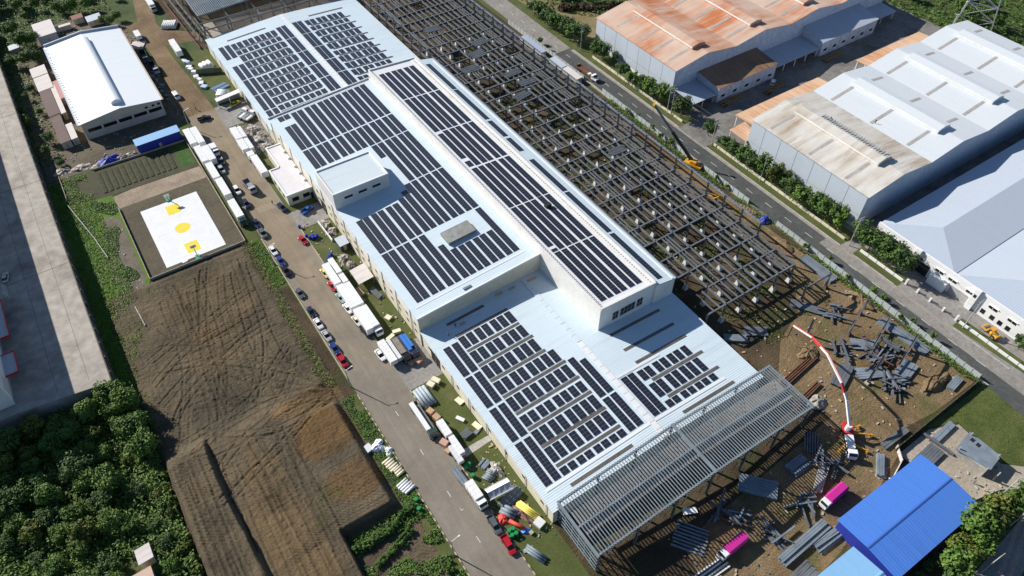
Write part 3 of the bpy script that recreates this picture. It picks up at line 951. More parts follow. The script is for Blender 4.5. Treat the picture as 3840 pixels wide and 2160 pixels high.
def panel_mesh(sl):
    """aluminium frame with two recessed halves of dark cells; the sheet follows the roof slope"""
    mb = MB()
    w2, h2, t_ = PW / 2, 0.52, 0.05
    f = lambda x, y, z: (x, y, z + sl * x)
    b = 0.035
    xs = [-w2, -w2 + b, -0.02, 0.02, w2 - b, w2]
    ys = [-h2, -h2 + b, h2 - b, h2]
    for (xa, xb, ya, yb_) in ((xs[0], xs[5], ys[0], ys[1]), (xs[0], xs[5], ys[2], ys[3]), (xs[0], xs[1], ys[1], ys[2]), (xs[4], xs[5], ys[1], ys[2]), (xs[2], xs[3], ys[1], ys[2])):
        mb.add([f(xa, ya, t_), f(xb, ya, t_), f(xb, yb_, t_), f(xa, yb_, t_)], [(0, 1, 2, 3)], 0)
    for (xa, xb) in ((xs[1], xs[2]), (xs[3], xs[4])):
        mb.add([f(xa, ys[1], t_ - 0.008), f(xb, ys[1], t_ - 0.008), f(xb, ys[2], t_ - 0.008), f(xa, ys[2], t_ - 0.008)], [(0, 1, 2, 3)], 1)
    o = [f(-w2, -h2, 0), f(w2, -h2, 0), f(w2, h2, 0), f(-w2, h2, 0), f(-w2, -h2, t_), f(w2, -h2, t_), f(w2, h2, t_), f(-w2, h2, t_)]
    mb.add(o, [(0, 3, 2, 1), (0, 1, 5, 4), (1, 2, 6, 5), (2, 3, 7, 6), (3, 0, 4, 7)], 0)
    return mb


def slope_of(zf, x):
    return (zf(x + 0.1) - zf(x - 0.1)) / 0.2


cam_p = Vector((-50, -60, 170))
runs.sort(key=lambda r: (Vector((r[0], r[1], 8)) - cam_p).length)
pcache = {}
rest = MB()
for i, (x, y, zf, p_) in enumerate(runs):
    sl = round(slope_of(zf, x), 4)
    key = sl
    if key not in pcache:
        pm = panel_mesh(sl)
        pcache[key] = (pm, pm.mesh('solar_panel', [M_FRAME, M_CELL]))
    z = zf(x) + 0.10
    if i < 300:
        roof = R_NL if x < XM else R_NR
        o = link('solar_panel', pcache[key][1], roof, (x, y, z))
        o.scale = (1, p_ / 1.07, 1)
    else:
        pm = pcache[key][0]
        sy = p_ / 1.07
        off = len(rest.v)
        rest.v += [(a + x, b * sy + y, c_ + z) for a, b, c_ in pm.v]
        rest.f += [tuple(q + off for q in f_) for f_ in pm.f]
        rest.mi += pm.mi
me = bpy.data.meshes.new('solar_panels')
me.from_pydata(rest.v, [], rest.f)
me.materials.append(M_FRAME)
me.materials.append(M_CELL)
me.polygons.foreach_set('material_index', rest.mi)
o = link('solar_panels', me, fac, (-34, -120, 0))
o['kind'] = 'stuff'
o['label'] = 'dark solar panels on the middle, tall and far roofs'

# flat-roofed office annex against the left wall
an = thing('office_annex', 'small flat-roofed white annex against the factory wall beside the street', 'annex', (-6, 150, 0))


def apart(name, mb, m):
    o = mb.build(name, m, an)
    o.matrix_parent_inverse = Matrix.Translation((6, -150, 0))
    return o


cw = noisy('annex_wall', [(0.3, (0.55, 0.53, 0.43)), (0.7, (0.66, 0.64, 0.55))], 0.2, 0.75, var=0.2)
apart('wall', MB().poly([(-10.1, 141.6), (-0.95, 141.6), (-0.95, 171.0), (-6.4, 171.0), (-6.4, 158.0), (-10.1, 158.0)], 0, 4.5), cw)
apart('roof', MB().poly([(-9.8, 141.9), (-1.0, 141.9), (-1.0, 170.7), (-6.1, 170.7), (-6.1, 157.7), (-9.8, 157.7)], 4.502, 4.56), noisy('annex_roof', [(0.3, (0.58, 0.56, 0.57)), (0.7, (0.70, 0.68, 0.69))], 0.15, 0.7, var=0.15))
for b in ((-10.3, -9.803, 141.4, 158.2), (-9.8, -1.0, 141.4, 141.897), (-6.6, -6.103, 158.2, 171.2), (-9.8, -6.6, 157.703, 158.2), (-6.1, -1.0, 170.703, 171.2)):
    apart('parapet', MB().box(*b, 4.3, 4.85), M_WHITE)
for x0_ in (-8.6, -4.6):
    apart('window', MB().box(x0_, x0_ + 2.4, 141.5, 141.596, 1.4, 3.0), M_GLASS)
for y_ in (145, 149, 153):
    apart('window', MB().box(-10.18, -10.103, y_, y_ + 1.6, 1.4, 2.8), M_GLASS)
apart('door', MB().box(-2.0, -1.1, 141.5, 141.596, 0, 2.4), M_BLACK)
for i, y_ in enumerate((146, 150.5, 155, 160.5, 165)):
    apart('air_unit', MB().box(-1.95, -1.2, y_, y_ + 1.0, 4.57, 5.2), M_WHITE)
# garage-like white canopy by the gate with the parked yellow car
gt = thing('gate_canopy', 'white flat canopy roof beside the factory gate with a yellow car below', 'canopy', (-6, 214, 0))
for nm, mb, m in (('roof', MB().hexa([(-11.4, 213.0, 3.0), (-1.2, 214.2, 3.2), (-1.2, 216.6, 3.3), (-11.4, 215.4, 3.1)], [(-11.4, 213.0, 3.2), (-1.2, 214.2, 3.4), (-1.2, 216.6, 3.5), (-11.4, 215.4, 3.3)]), M_WHITE),
                  ('wall', MB().box(-11.2, -1.4, 216.3, 216.5, 0, 3.0), mat('shade_wall', (0.30, 0.31, 0.33), 0.8)),
                  ('post', MB().box(-11.3, -11.05, 213.4, 213.65, 0, 3.0), M_WHITE), ('post', MB().box(-6.3, -6.05, 213.9, 214.15, 0, 3.05), M_WHITE)):
    o = mb.build(nm, m, gt)
    o.matrix_parent_inverse = Matrix.Translation((6, -214, 0))
# ---------------------------------------------------------------- the steel frame going up beside the factory
sf = thing('steel_skeleton', 'wide grey steel frame of columns and beams rising beside the factory', 'steel frame', (90, 130, 0))
FX = [71.0, 78.3, 85.6, 92.9, 100.2, 107.5]
FY = [20.9 + 7.85 * j for j in range(31)]
BZ = 7.7
colm = MB().ibeam((0, 0, 1.9), (0, 0, BZ), 0.42, 0.46, 0.05).mesh('column', M_STEEL)
colt = MB().ibeam((0, 0, 1.0), (0, 0, 13.0), 0.46, 0.50, 0.06).mesh('column', M_STEEL)
ped = MB().hexa([(-0.75, -0.75, 0), (0.75, -0.75, 0), (0.75, 0.75, 0), (-0.75, 0.75, 0)], [(-0.42, -0.42, 2.0), (0.42, -0.42, 2.0), (0.42, 0.42, 2.0), (-0.42, 0.42, 2.0)]).mesh('pedestal', noisy('pedestal_white', [(0.3, (0.55, 0.54, 0.50)), (0.7, (0.68, 0.67, 0.63))], 0.5, 0.85, var=0.2))
bmx = MB().ibeam((0.23, 0, 0), (7.07, 0, 0), 0.52, 0.55, 0.05).mesh('beam', M_STEEL)
bmy = MB().ibeam((0, 0.24, 0), (0, 7.61, 0), 0.52, 0.55, 0.05).mesh('beam', M_STEEL)
jst = MB().ibeam((0, 0.2, 0), (0, 7.65, 0), 0.40, 0.36, 0.05).mesh('joist', M_STEEL)
LW = lambda x, y, z: (x - 90, y - 130, z)
fr = random.Random(5)
ncol = 0
beams, joists = [], []
for j, y in enumerate(FY):
    for i, x in enumerate(FX):
        if j == 0 and i in (0, 1) and False:
            continue
        if i == 0 and j in (1,):
            continue
        tall = (i == 5 and j >= 2) or (i == 0 and j >= 21)
        link('column', colt if tall else colm, sf, LW(x, y, 0))
        if j < 24:
            link('pedestal', ped, sf, LW(x, y, -0.03))
        if i < 5:
            beams.append((bmx, x, y))
        if j < 30:
            if not (i == 0 and j == 0):
                beams.append((bmy, x, y))
            dense = (i >= 3 and fr.random() < 0.93) or (j < 13 and fr.random() < 0.85) or (j > 13 and fr.random() < 0.8)
            if j == 0 and i > 4:
                dense = False
            hole = (i, j) in ((2, 12), (3, 12), (2, 11), (1, 14), (2, 14), (1, 15), (2, 16), (1, 17), (2, 9), (3, 3), (2, 2), (3, 1))
            if i < 5 and dense and not hole:
                for q in (1, 2):
                    joists.append((x + q * 7.3 / 3, y))
                if i == 4 or fr.random() < 0.3:
                    joists.append((x + 0.5 * 7.3, y))
for k_, (m_, x, y) in enumerate(beams):
    if k_ < 300:
        link('beam', m_, sf, LW(x, y, BZ + 0.02))
rest = MB()
for m_, x, y in beams[300:]:
    if m_ is bmx:
        rest.ibeam((x + 0.23, y, BZ + 0.02), (x + 7.07, y, BZ + 0.02), 0.52, 0.55, 0.05)
    else:
        rest.ibeam((x, y + 0.24, BZ + 0.02), (x, y + 7.61, BZ + 0.02), 0.52, 0.55, 0.05)
if rest.v:
    wpart(sf, 'far_beams', rest, M_STEEL)['kind'] = 'stuff'
for x, y in joists[:300]:
    link('joist', jst, sf, LW(x, y, BZ + 0.08))
rest = MB()
for x, y in joists[300:]:
    rest.ibeam((x, y + 0.2, BZ + 0.08), (x, y + 7.65, BZ + 0.08), 0.40, 0.36, 0.05)
wpart(sf, 'far_joists', rest, M_STEEL)['kind'] = 'stuff'
# high rail on the tall columns, with studs
rail = MB()
for j in range(2, 30):
    y = FY[j]
    wpart(sf, 'rail', MB().ibeam((107.5, y + 0.05, 12.9), (107.5, y + 7.8, 12.9), 0.42, 0.6, 0.05), M_STEELB)
    if j > 9:
        wpart(sf, 'rail', MB().ibeam((109.6, y + 0.05, 7.9), (109.6, y + 7.8, 7.9), 0.5, 0.5, 0.05), M_STEEL)
        wpart(sf, 'rail', MB().ibeam((110.9, y + 0.05, 8.0), (110.9, y + 7.8, 8.0), 0.4, 0.5, 0.05), M_STEEL)
    if j >= 21:
        wpart(sf, 'rail', MB().ibeam((71.0, y + 0.05, 12.9), (71.0, y + 7.8, 12.9), 0.42, 0.6, 0.05), M_STEEL)
    for q in range(5):
        yy = y + 0.8 + q * 1.55
        rail.box(107.35, 107.5, yy, yy + 0.16, 13.2, 13.55)
        rail.box(107.7, 107.85, yy + 0.3, yy + 0.46, BZ + 0.3, BZ + 0.62)
        rail.box(106.4, 106.55, yy + 0.3, yy + 0.46, BZ + 0.3, BZ + 0.62)
wpart(sf, 'studs', rail, M_STEEL)['kind'] = 'stuff'
sb = MB()
for (x, y, n_) in ((88.5, 141, 9), (95.2, 148, 8), (94.5, 156.5, 8), (81, 168, 10), (90, 176, 12), (96, 184, 10), (97, 93.5, 8), (84, 205, 9)):
    st = thing('purlin_bundle', '', 'steel bundle', (x, y, BZ + 0.34), R(fr.uniform(-8, 14)))
    st['n'] = n_
    for q in range(n_):
        MB().box(-3.6, 3.6, -0.10, 0.10, 0, 0.22).build('purlin', M_STEEL if q % 3 else M_STEELB, st, (fr.uniform(-0.6, 0.6), q * 0.45, 0))
bundles = [o for o in bpy.data.objects if o.name.startswith('purlin_bundle')]
bundles.sort(key=lambda o: o.location.y)
for q, o in enumerate(bundles):
    del o['n']
    tag(o, f'bundle of grey purlins lying on the steel frame, {ORD[q]} counted from the near end', 'steel bundle', 'purlin bundles on the steel frame')

# ---------------------------------------------------------------- open canopy frame at the near gable


def canopy(name, label, xa, xb, ya, yb, ze, zr, step_, ycols, xcols, liner=None, m=M_GALV, pw=0.21):
    cn = thing(name, label, 'roof frame', ((xa + xb) / 2, (ya + yb) / 2, 0))
    xm = (xa + xb) / 2
    zf = lambda x: ze + (zr - ze) * (1 - abs(x - xm) / (xb - xm))
    n_ = int((xb - xa) / step_)
    for i in range(n_ + 1):
        x = xa + i * (xb - xa) / n_
        wpart(cn, 'purlin', MB().box(x - pw / 2, x + pw / 2, ya, yb, zf(x) + 0.02, zf(x) + 0.24), m)
    for y in ycols:
        for p, q in (((xa, y, ze - 0.35), (xm, y, zr - 0.35)), ((xm, y, zr - 0.35), (xb, y, ze - 0.35))):
            wpart(cn, 'rafter', MB().ibeam(p, q, 0.42, 0.7, 0.06), m)
        for x in xcols:
            wpart(cn, 'column', MB().ibeam((x, y, 0), (x, y, zf(x) - 0.7), 0.45, 0.5, 0.06), M_STEEL)
    wpart(cn, 'ridge_beam', MB().ibeam((xm, ya, zr - 0.1), (xm, yb, zr - 0.1), 0.5, 0.5, 0.06), m)
    for x in (xa - 0.1, xb + 0.1):
        wpart(cn, 'eave_strut', MB().box(x - 0.2, x + 0.2, ya, yb, ze - 0.35, ze + 0.1), m)
    for i in range(len(xcols) - 1):
        x, x2 = xcols[i], xcols[i + 1]
        wpart(cn, 'tie_rod', MB().tube((x, ycols[0], zf(x) - 0.3), (x2, ycols[-1], zf(x2) - 0.3), 0.05, 5), M_BLACK)
        wpart(cn, 'tie_rod', MB().tube((x2, ycols[0], zf(x2) - 0.3), (x, ycols[-1], zf(x) - 0.3), 0.05, 5), M_BLACK)
    if liner:
        y0_, y1_, dz = liner
        for p, q in ((xa + 1.2, xm), (xm, xb - 1.2)):
            wpart(cn, 'liner', MB().hexa([(p, y0_, zf(p) - dz - 0.05), (q, y0_, zf(q) - dz - 0.05), (q, y1_, zf(q) - dz - 0.05), (p, y1_, zf(p) - dz - 0.05)],
                                         [(p, y0_, zf(p) - dz), (q, y0_, zf(q) - dz), (q, y1_, zf(q) - dz), (p, y1_, zf(p) - dz)]), M_LINER)
    return cn, zf


M_LINER = noisy('liner_mesh', [(0.3, (0.25, 0.225, 0.195)), (0.7, (0.35, 0.315, 0.27))], 0.2, 0.8, fine=1.0, var=0.2)
cn, cz = canopy('open_canopy', 'open gabled roof frame of closely set grey purlins at the near end of the factory', 0.5, 70.5, -18.0, -2.2, 10.0, 12.0, 0.80,
                (-17.6, -10.0, -2.5), (0.9, 12.4, 24.0, 35.5, 47.0, 58.6, 70.1), (-12.4, -5.9, 1.0))
# girts of the open gable side on the left
for i in range(5):
    z = 1.6 + i * 1.75
    wpart(cn, 'girt', MB().box(0.25, 0.45, -17.8, -2.4, z, z + 0.22), M_GALV)
for y in (-15.5, -13.2, -10.9, -8.4, -5.8):
    wpart(cn, 'stud', MB().box(0.46, 0.62, y, y + 0.16, 0.2, 9.6), M_GALV)
for i in range(12):
    x = 3.4 + i * 5.75
    wpart(cn, 'brace', MB().bar((x, -17.6, 4.6), (x + 1.9, -17.6, cz(x + 1.9) - 0.8), 0.16, 0.16), M_STEEL)
canopy('open_canopy', 'gabled grey purlin roof frame at the far end beyond the factory', 2.0, 68.0, 272.5, 318.0, 9.5, 11.4, 0.85,
       (273.0, 284.0, 296.0, 307.0, 317.5), (2.6, 13.4, 24.2, 35.0, 45.8, 56.6, 67.4), None, M_GALV, 0.46)
# far open portal frames between the two roofs
pf = thing('portal_frame', 'bare dark portal frames standing on the pale slab behind the factory', 'steel frame', (34, 264, 0))
for y in (259.5, 266.0):
    for x in (0.2, 13.4, 26.0, 38.5, 51.0, 63.5):
        wpart(pf, 'column', MB().ibeam((x, y, 0), (x, y, 9.0), 0.4, 0.45, 0.05), M_STEEL)
    wpart(pf, 'beam', MB().ibeam((0.2, y, 9.0), (63.5, y, 9.0), 0.35, 0.5, 0.05), M_STEEL)
for x in (0.2, 13.4, 26.0, 38.5, 51.0, 63.5):
    wpart(pf, 'beam', MB().ibeam((x, 259.5, 8.7), (x, 273.0, 8.9), 0.3, 0.4, 0.05), M_STEEL)
lf = thing('lattice_frame', 'rusty leaning lattice frame beside the dirt road behind the factory', 'steel frame', (-2, 285, 0))
for q, x in enumerate((-3.4, -1.6, 0.2)):
    wpart(lf, 'beam', MB().ibeam((x, 262, 0.8 + q * 2.4), (x - 1.5, 314, 1.2 + q * 2.4), 0.45, 0.5, 0.06), M_RUSTST if q == 0 else M_STEEL)
for q in range(9):
    y = 264 + q * 6
    wpart(lf, 'strut', MB().bar((-3.5, y, 0.0), (-0.2, y + 2, 7.0), 0.25, 0.25), M_STEEL)

# ---------------------------------------------------------------- multi-gable warehouses beyond the road


def gables(name, label, x0_, span, n_, y0_, y1_, ze, zr, zv, roofm, wallm_, endm, vents, overh=0.4, panel_y=7.4, sky_rows=None, vm=None):
    wh = thing(name, label, 'warehouse', (x0_ + span * n_ / 2, (y0_ + y1_) / 2, 0))
    prof = [(x0_, ze)]
    for i in range(n_):
        prof += [(x0_ + span * (i + 0.5), zr), (x0_ + span * (i + 1), zv if i < n_ - 1 else ze)]
    wpart(wh, 'wall', MB().xz([(x0_, -0.05), (x0_ + span * n_, -0.05)] + [(x, z - 0.22) for x, z in prof[::-1]], y0_, y1_), endm)
    roofs = []
    for (xa, za), (xb, zb) in zip(prof[:-1], prof[1:]):
        k_ = len(roofs)
        rm = roofm[k_] if isinstance(roofm, (list, tuple)) else roofm
        roofs.append(wpart(wh, 'roof', MB().xz([(xa - (overh if xa == x0_ else 0), za - 0.18), (xb, zb - 0.18), (xb, zb), (xa - (overh if xa == x0_ else 0), za)], y0_ - overh, y1_ + overh), rm))
    # street-side cladding panels
    y = y0_ + 0.05
    while y < y1_ - 0.5:
        ye_ = min(y + panel_y, y1_ - 0.05)
        wpart(wh, 'panel', MB().box(x0_ - 0.12, x0_ - 0.004, y + 0.09, ye_ - 0.09, 1.2, ze - 0.25), wallm_)
        y = ye_
    wpart(wh, 'plinth', MB().box(x0_ - 0.2, x0_ - 0.004, y0_, y1_, 0, 1.15), M_WHITEWALL)
    for i, v0, v1 in vents:
        xc = x0_ + span * (i + 0.5)
        vt = wpart(wh, 'ridge_vent', MB().xz([(xc - 3.4, zr - 0.45), (xc + 3.4, zr - 0.45), (xc + 3.4, zr + 0.9), (xc, zr + 1.55), (xc - 3.4, zr + 0.9)], v0, v1), (vm[i] if isinstance(vm, (list, tuple)) else vm) if vm else (roofm[2 * i] if isinstance(roofm, (list, tuple)) else roofm))
        lo = MB()
        yy = v0 + 1
        MB().box(xc - 3.44, xc - 3.402, v0 + 0.3, v1 - 0.3, zr - 0.1, zr + 0.6).build('louvre', M_WHITEWALL, vt)
    for (xa, xb, yy) in (sky_rows or []):
        i0 = int((xa - x0_) / (span / 2) + 0.001)
        (pa, za), (pb, zb) = prof[i0], prof[i0 + 1]
        zf = lambda x: za + (zb - za) * (x - pa) / (pb - pa)
        wpart(wh, 'skylight', MB().xz([(xa, zf(xa) + 0.004), (xb, zf(xb) + 0.004), (xb, zf(xb) + 0.06), (xa, zf(xa) + 0.06)], yy - 0.6, yy + 0.6), M_SKYG, )
    return wh, prof


M_SKYG = noisy('grey_skylight', [(0.3, (0.30, 0.28, 0.26)), (0.7, (0.42, 0.39, 0.37))], 0.3, 0.6)
M_ORANGE = streaky('rusty_roof', (0.56, 0.44, 0.35), (0.46, 0.15, 0.05), 1.0, 'x', 0.75, 0, 0.9, 0.3, lo=0.30, hi=0.56, sl=0.045, sc=0.35)
M_ORANGE2 = streaky('rusty_roof_dark', (0.40, 0.30, 0.24), (0.24, 0.085, 0.04), 1.0, 'y', 0.8, 0, 0.9, 0.3, lo=0.28, hi=0.5)
M_CLAD = streaky('pale_blue_cladding', (0.50, 0.555, 0.62), (0.32, 0.35, 0.38), 0.5, 'y', 0.55)
M_ENDW = noisy('blue_white_end_wall', [(0.3, (0.42, 0.47, 0.56)), (0.7, (0.50, 0.55, 0.63))], 0.1, 0.6)
M_WROOF = streaky('fresh_white_roof', (0.60, 0.635, 0.66), (0.50, 0.56, 0.61), 0.5, 'y', 0.5)
M_OLDROOF = streaky('weathered_roof', (0.60, 0.58, 0.53), (0.33, 0.25, 0.17), 1.0, 'x', 0.75, lo=0.38, hi=0.66, sl=0.05, sc=0.3)
M_GREYV = streaky('vent_grey', (0.36, 0.36, 0.36), (0.75, 0.75, 0.75), 0.9, 'x', 0.7, sl=0.3, sc=0.9)
sk_o = []
for i in range(4):
    for yy in (156.4, 143.0, 133.2, 124.0):
        sk_o.append((145.4 + 32.6 * i, 157.0 + 32.6 * i, yy))
gables('orange_warehouse', 'warehouse with rust-orange multi-gable roof and pale blue street wall', 144.6, 32.6, 4, 117.2, 167.8, 12.8, 15.6, 13.2, M_ORANGE, M_CLAD, M_ENDW,
       [(i, 122.6, 160.0) for i in range(4)], sky_rows=sk_o)
sk_w = []
for i in range(4):
    for yy in (68.6, 51.0, 35.6):
        sk_w.append((145.4 + 32.2 * i, 156.8 + 32.2 * i, yy))
    for yy in (67.8, 50.8, 35.4):
        if i > 0:
            sk_w.append((166.4 + 32.2 * i, 173.4 + 32.2 * i, yy))
wh2, prof2 = gables('white_warehouse', 'warehouse with white multi-gable roof and ridge vents, partly repainted', 144.6, 32.2, 4, 25.4, 76.2, 13.8, 16.1, 13.9,
                    [M_OLDROOF, M_OLDROOF] + [M_WROOF] * 6, M_CLAD, M_ENDW, [(i, 32.8, 69.6) for i in range(4)], sky_rows=sk_w, vm=[M_OLDROOF, M_WROOF, M_WROOF, M_WROOF])
# dark ribs where the old vent is not yet repainted
rb = MB()
for q in range(26):
    rb.box(161.2, 164.0, 34.4 + q * 1.05, 34.75 + q * 1.05, 17.45, 17.66)
wpart(wh2, 'vent_ribs', rb, M_GREYV)['kind'] = 'stuff'
# white painted patch part of the roof job
for i in range(4):
    pass
# low annexes between the two warehouses


def lowbuilding(name, label, x0_, x1_, y0_, y1_, zl, zh, roofm, wall=True, cat='annex', wins=0, slope_y=True):
    b = thing(name, label, cat, ((x0_ + x1_) / 2, (y0_ + y1_) / 2, 0))
    if wall:
        wpart(b, 'wall', MB().yz([(y0_, -0.05), (y1_, -0.05), (y1_, zh - 0.2), (y0_, zl - 0.2)], x0_ + 0.3, x1_ - 0.3), M_ENDW)
    else:
        nn = max(2, int((x1_ - x0_) / 7))
        for i in range(nn + 1):
            x = x0_ + 0.4 + (x1_ - x0_ - 0.8) * i / nn
            wpart(b, 'post', MB().box(x - 0.15, x + 0.15, y0_ + 0.5, y0_ + 0.8, 0, zl - 0.15), M_WHITEWALL)
    wpart(b, 'roof', MB().yz([(y0_ - 0.3, zl - 0.15), (y1_, zh - 0.15), (y1_, zh), (y0_ - 0.3, zl)], x0_, x1_), roofm)
    for i in range(wins):
        x = x0_ + (x1_ - x0_) * (i + 0.5) / wins
        wpart(b, 'window', MB().box(x - 1.0, x + 1.0, y0_ - 0.06, y0_ - 0.003, 2.0, 3.1), M_GLASS)
        wpart(b, 'wall_joint', MB().box(x + (x1_ - x0_) / wins / 2 - 0.12, x + (x1_ - x0_) / wins / 2 - 0.02, y0_ - 0.05, y0_ - 0.003, 0.1, zl - 0.3), M_STEEL)
    return b


M_BLUEGR = streaky('blue_grey_roof', (0.42, 0.47, 0.54), (0.35, 0.30, 0.27), 0.5, 'y', 0.6)
M_BROWNR = streaky('brown_roof', (0.30, 0.18, 0.11), (0.16, 0.085, 0.05), 0.9, 'y', 0.75, 0, 0.9, 0.3, lo=0.3, hi=0.55)
lowbuilding('lean_to', 'lean-to with dark rust-brown roof against the orange warehouse', 157.2, 190.6, 104.6, 117.1, 6.8, 8.2, M_BROWNR, wins=5)
lowbuilding('lean_to', 'lean-to with blue-grey and rust striped roof farther along the orange warehouse', 219.4, 256.0, 105.4, 117.1, 6.9, 9.2, M_BLUEGR, wins=6)
lowbuilding('canopy', 'pale open canopy at the street corner of the orange warehouse', 144.8, 157.0, 105.4, 117.1, 3.9, 4.5, M_BLUEGR, False, 'canopy')
lowbuilding('canopy', 'blue-grey open canopy between the two lean-tos of the orange warehouse', 191.0, 219.0, 105.9, 117.1, 4.0, 4.6, M_BLUEGR, False, 'canopy')
lowbuilding('canopy', 'pale canopy beyond the striped lean-to at the far end of the yard', 256.5, 274.0, 108.5, 117.1, 4.0, 4.6, M_BLUEGR, False, 'canopy')
M_ORC = streaky('orange_canopy', (0.60, 0.42, 0.28), (0.45, 0.20, 0.09), 0.9, 'y', 0.75, 0, 0.9, 0.3, lo=0.35, hi=0.6)
for x0_, x1_, lb in ((152.0, 199.0, 'orange canopy along the back wall of the white warehouse near the street'), (222.5, 264.5, 'orange canopy farther along the back wall of the white warehouse')):
    b = thing('canopy', lb, 'canopy', ((x0_ + x1_) / 2, 85, 0))
    wpart(b, 'roof', MB().yz([(76.4, 5.9), (90.0, 4.9), (90.0, 5.05), (76.4, 6.05)], x0_, x1_), M_ORC)
    for i in range(7):
        x = x0_ + 0.5 + (x1_ - x0_ - 1) * i / 6
        wpart(b, 'post', MB().box(x - 0.15, x + 0.15, 89.0, 89.3, 0, 4.8), M_WHITEWALL)
b = thing('canopy', 'small orange canopy at the street corner of the white warehouse', 'canopy', (148, 80, 0))
wpart(b, 'roof', MB().hexa([(143.6, 75.8, 4.6), (149.3, 75.8, 5.0), (151.8, 84.6, 5.0), (143.6, 84.6, 4.6)], [(143.6, 75.8, 4.75), (149.3, 75.8, 5.15), (151.8, 84.6, 5.15), (143.6, 84.6, 4.75)]), M_ORC)
for x, y in ((144, 76.2), (144, 84.0), (149, 84.0)):
    wpart(b, 'post', MB().box(x - 0.15, x + 0.15, y - 0.15, y + 0.15, 0, 4.6), M_WHITEWALL)

# ---------------------------------------------------------------- grey-roofed office and works on the far right
gb_ = thing('office_works', 'grey-roofed works with a long white two-storey office front facing the road', 'factory', (170, -20, 0))
M_GROOF = streaky('slate_grey_roof', (0.46, 0.51, 0.58), (0.40, 0.45, 0.52), 0.4, 'y', 0.5, 0, 0.7, 0.25)
M_GROOF2 = streaky('slate_grey_roof_hip', (0.42, 0.48, 0.56), (0.36, 0.40, 0.46), 0.4, 'x', 0.5, 0, 0.7, 0.4)
wpart(gb_, 'wall', MB().box(145.2, 330, -66, 18.8, -0.05, 6.6), M_WHITEWALL)
bays = [(18.8, -8.6), (-8.9, -36.3), (-36.6, -64.0)]
for ya, yb_ in bays:
    ym = (ya + yb_) / 2
    xh = 158.0
    zt, zr_ = 6.9, 9.1
    wpart(gb_, 'roof', MB().hexa([(145.6, ya, zt - 0.15), (330, ya, zt - 0.15), (330, ym, zr_ - 0.15), (xh, ym, zr_ - 0.15)], [(145.6, ya, zt), (330, ya, zt), (330, ym, zr_), (xh, ym, zr_)]), M_GROOF)
    wpart(gb_, 'roof', MB().hexa([(145.6, yb_, zt - 0.15), (xh, ym - 0.01, zr_ - 0.15), (330, ym - 0.01, zr_ - 0.15), (330, yb_, zt - 0.15)], [(145.6, yb_, zt), (xh, ym - 0.01, zr_), (330, ym - 0.01, zr_), (330, yb_, zt)]), M_GROOF)
    wpart(gb_, 'hip_roof', MB().add([(145.58, ya - 0.02, zt - 0.1), (145.58, yb_ + 0.02, zt - 0.1), (xh - 0.05, ym, zr_ - 0.1), (145.58, ya - 0.02, zt + 0.01), (145.58, yb_ + 0.02, zt + 0.01), (xh - 0.05, ym, zr_ + 0.01)],
                                    [(0, 2, 1), (3, 4, 5), (0, 1, 4, 3), (1, 2, 5, 4), (2, 0, 3, 5)]), M_GROOF2)
    wpart(gb_, 'gutter', MB().box(150, 330, yb_ - 0.28, yb_ - 0.02, 6.62, 6.80), M_STEEL)
wpart(gb_, 'parapet', MB().box(144.9, 145.55, -66, 18.8, 6.3, 7.6), M_WHITE)
wpart(gb_, 'front_wall', MB().box(144.95, 145.197, -66, 18.8, 0.0, 6.3), M_WHITE)
for y in (14.0, 9.0, 1.2, -6.0, -10.5, -16.5, -24.0, -30.0, -36.0, -42.0):
    wn = wpart(gb_, 'window', MB().box(144.86, 144.946, y, y + 2.6, 4.5, 5.6), M_GLASS)
    MB().box(144.55, 144.945, y - 0.25, y + 2.85, 5.68, 5.78).build('awning', M_WHITE, wn)
    MB().box(144.82, 144.858, y + 1.25, y + 1.35, 4.5, 5.6).build('mullion', M_WHITE, wn)
for y in (-21.5, -24.5, -27.0, -29.5, -33.0):
    wpart(gb_, 'window', MB().box(144.86, 144.946, y, y + 1.3, 1.2, 2.8), M_GLASS)
wpart(gb_, 'loading_door', MB().box(144.86, 144.946, -1.8, 2.6, 0.0, 4.1), M_BLACK)
wpart(gb_, 'loading_door', MB().box(144.86, 144.946, -15.5, -9.6, 0.0, 3.4), M_POLE)
wpart(gb_, 'door_surround', MB().box(143.2, 144.94, -8.8, -3.2, 0.0, 3.6), M_WHITE)
for y in (3.4, -17.0):
    wpart(gb_, 'pier', MB().box(143.9, 144.94, y - 0.9, y + 0.9, 0.0, 8.2), M_WHITE)
    wpart(gb_, 'pier_window', MB().box(143.84, 143.896, y - 0.4, y + 0.4, 5.2, 6.4), M_GLASS)

# ---------------------------------------------------------------- blue-roofed sheds, bottom right


def gable_x(name, label, x0_, x1_, y0_, y1_, ze, zr, roofm, wallm_, cat='shed', ridge=None, over=0.5):
    b = thing(name, label, cat, ((x0_ + x1_) / 2, (y0_ + y1_) / 2, 0))
    ym = (y0_ + y1_) / 2
    wpart(b, 'wall', MB().yz([(y0_, -0.05), (y1_, -0.05), (y1_, ze - 0.2), (ym, zr - 0.2), (y0_, ze - 0.2)], x0_ + over, x1_ - over), wallm_)
    for ya, yb_ in ((y0_ - over, ym), (y1_ + over, ym + 0.002)):
        s_ = ze - (zr - ze) * over / (ym - y0_)
        pts = [(ya, s_ - 0.12), (yb_, zr - 0.12), (yb_, zr), (ya, s_)]
        wpart(b, 'roof', MB().yz(pts if ya < yb_ else pts[::-1], x0_, x1_), roofm)
    wpart(b, 'ridge_cap', MB().yz([(ym - 0.45, zr - 0.02), (ym + 0.45, zr - 0.02), (ym + 0.12, zr + 0.12), (ym - 0.12, zr + 0.12)], x0_ + 0.02, x1_ - 0.02), ridge or roofm)
    return b


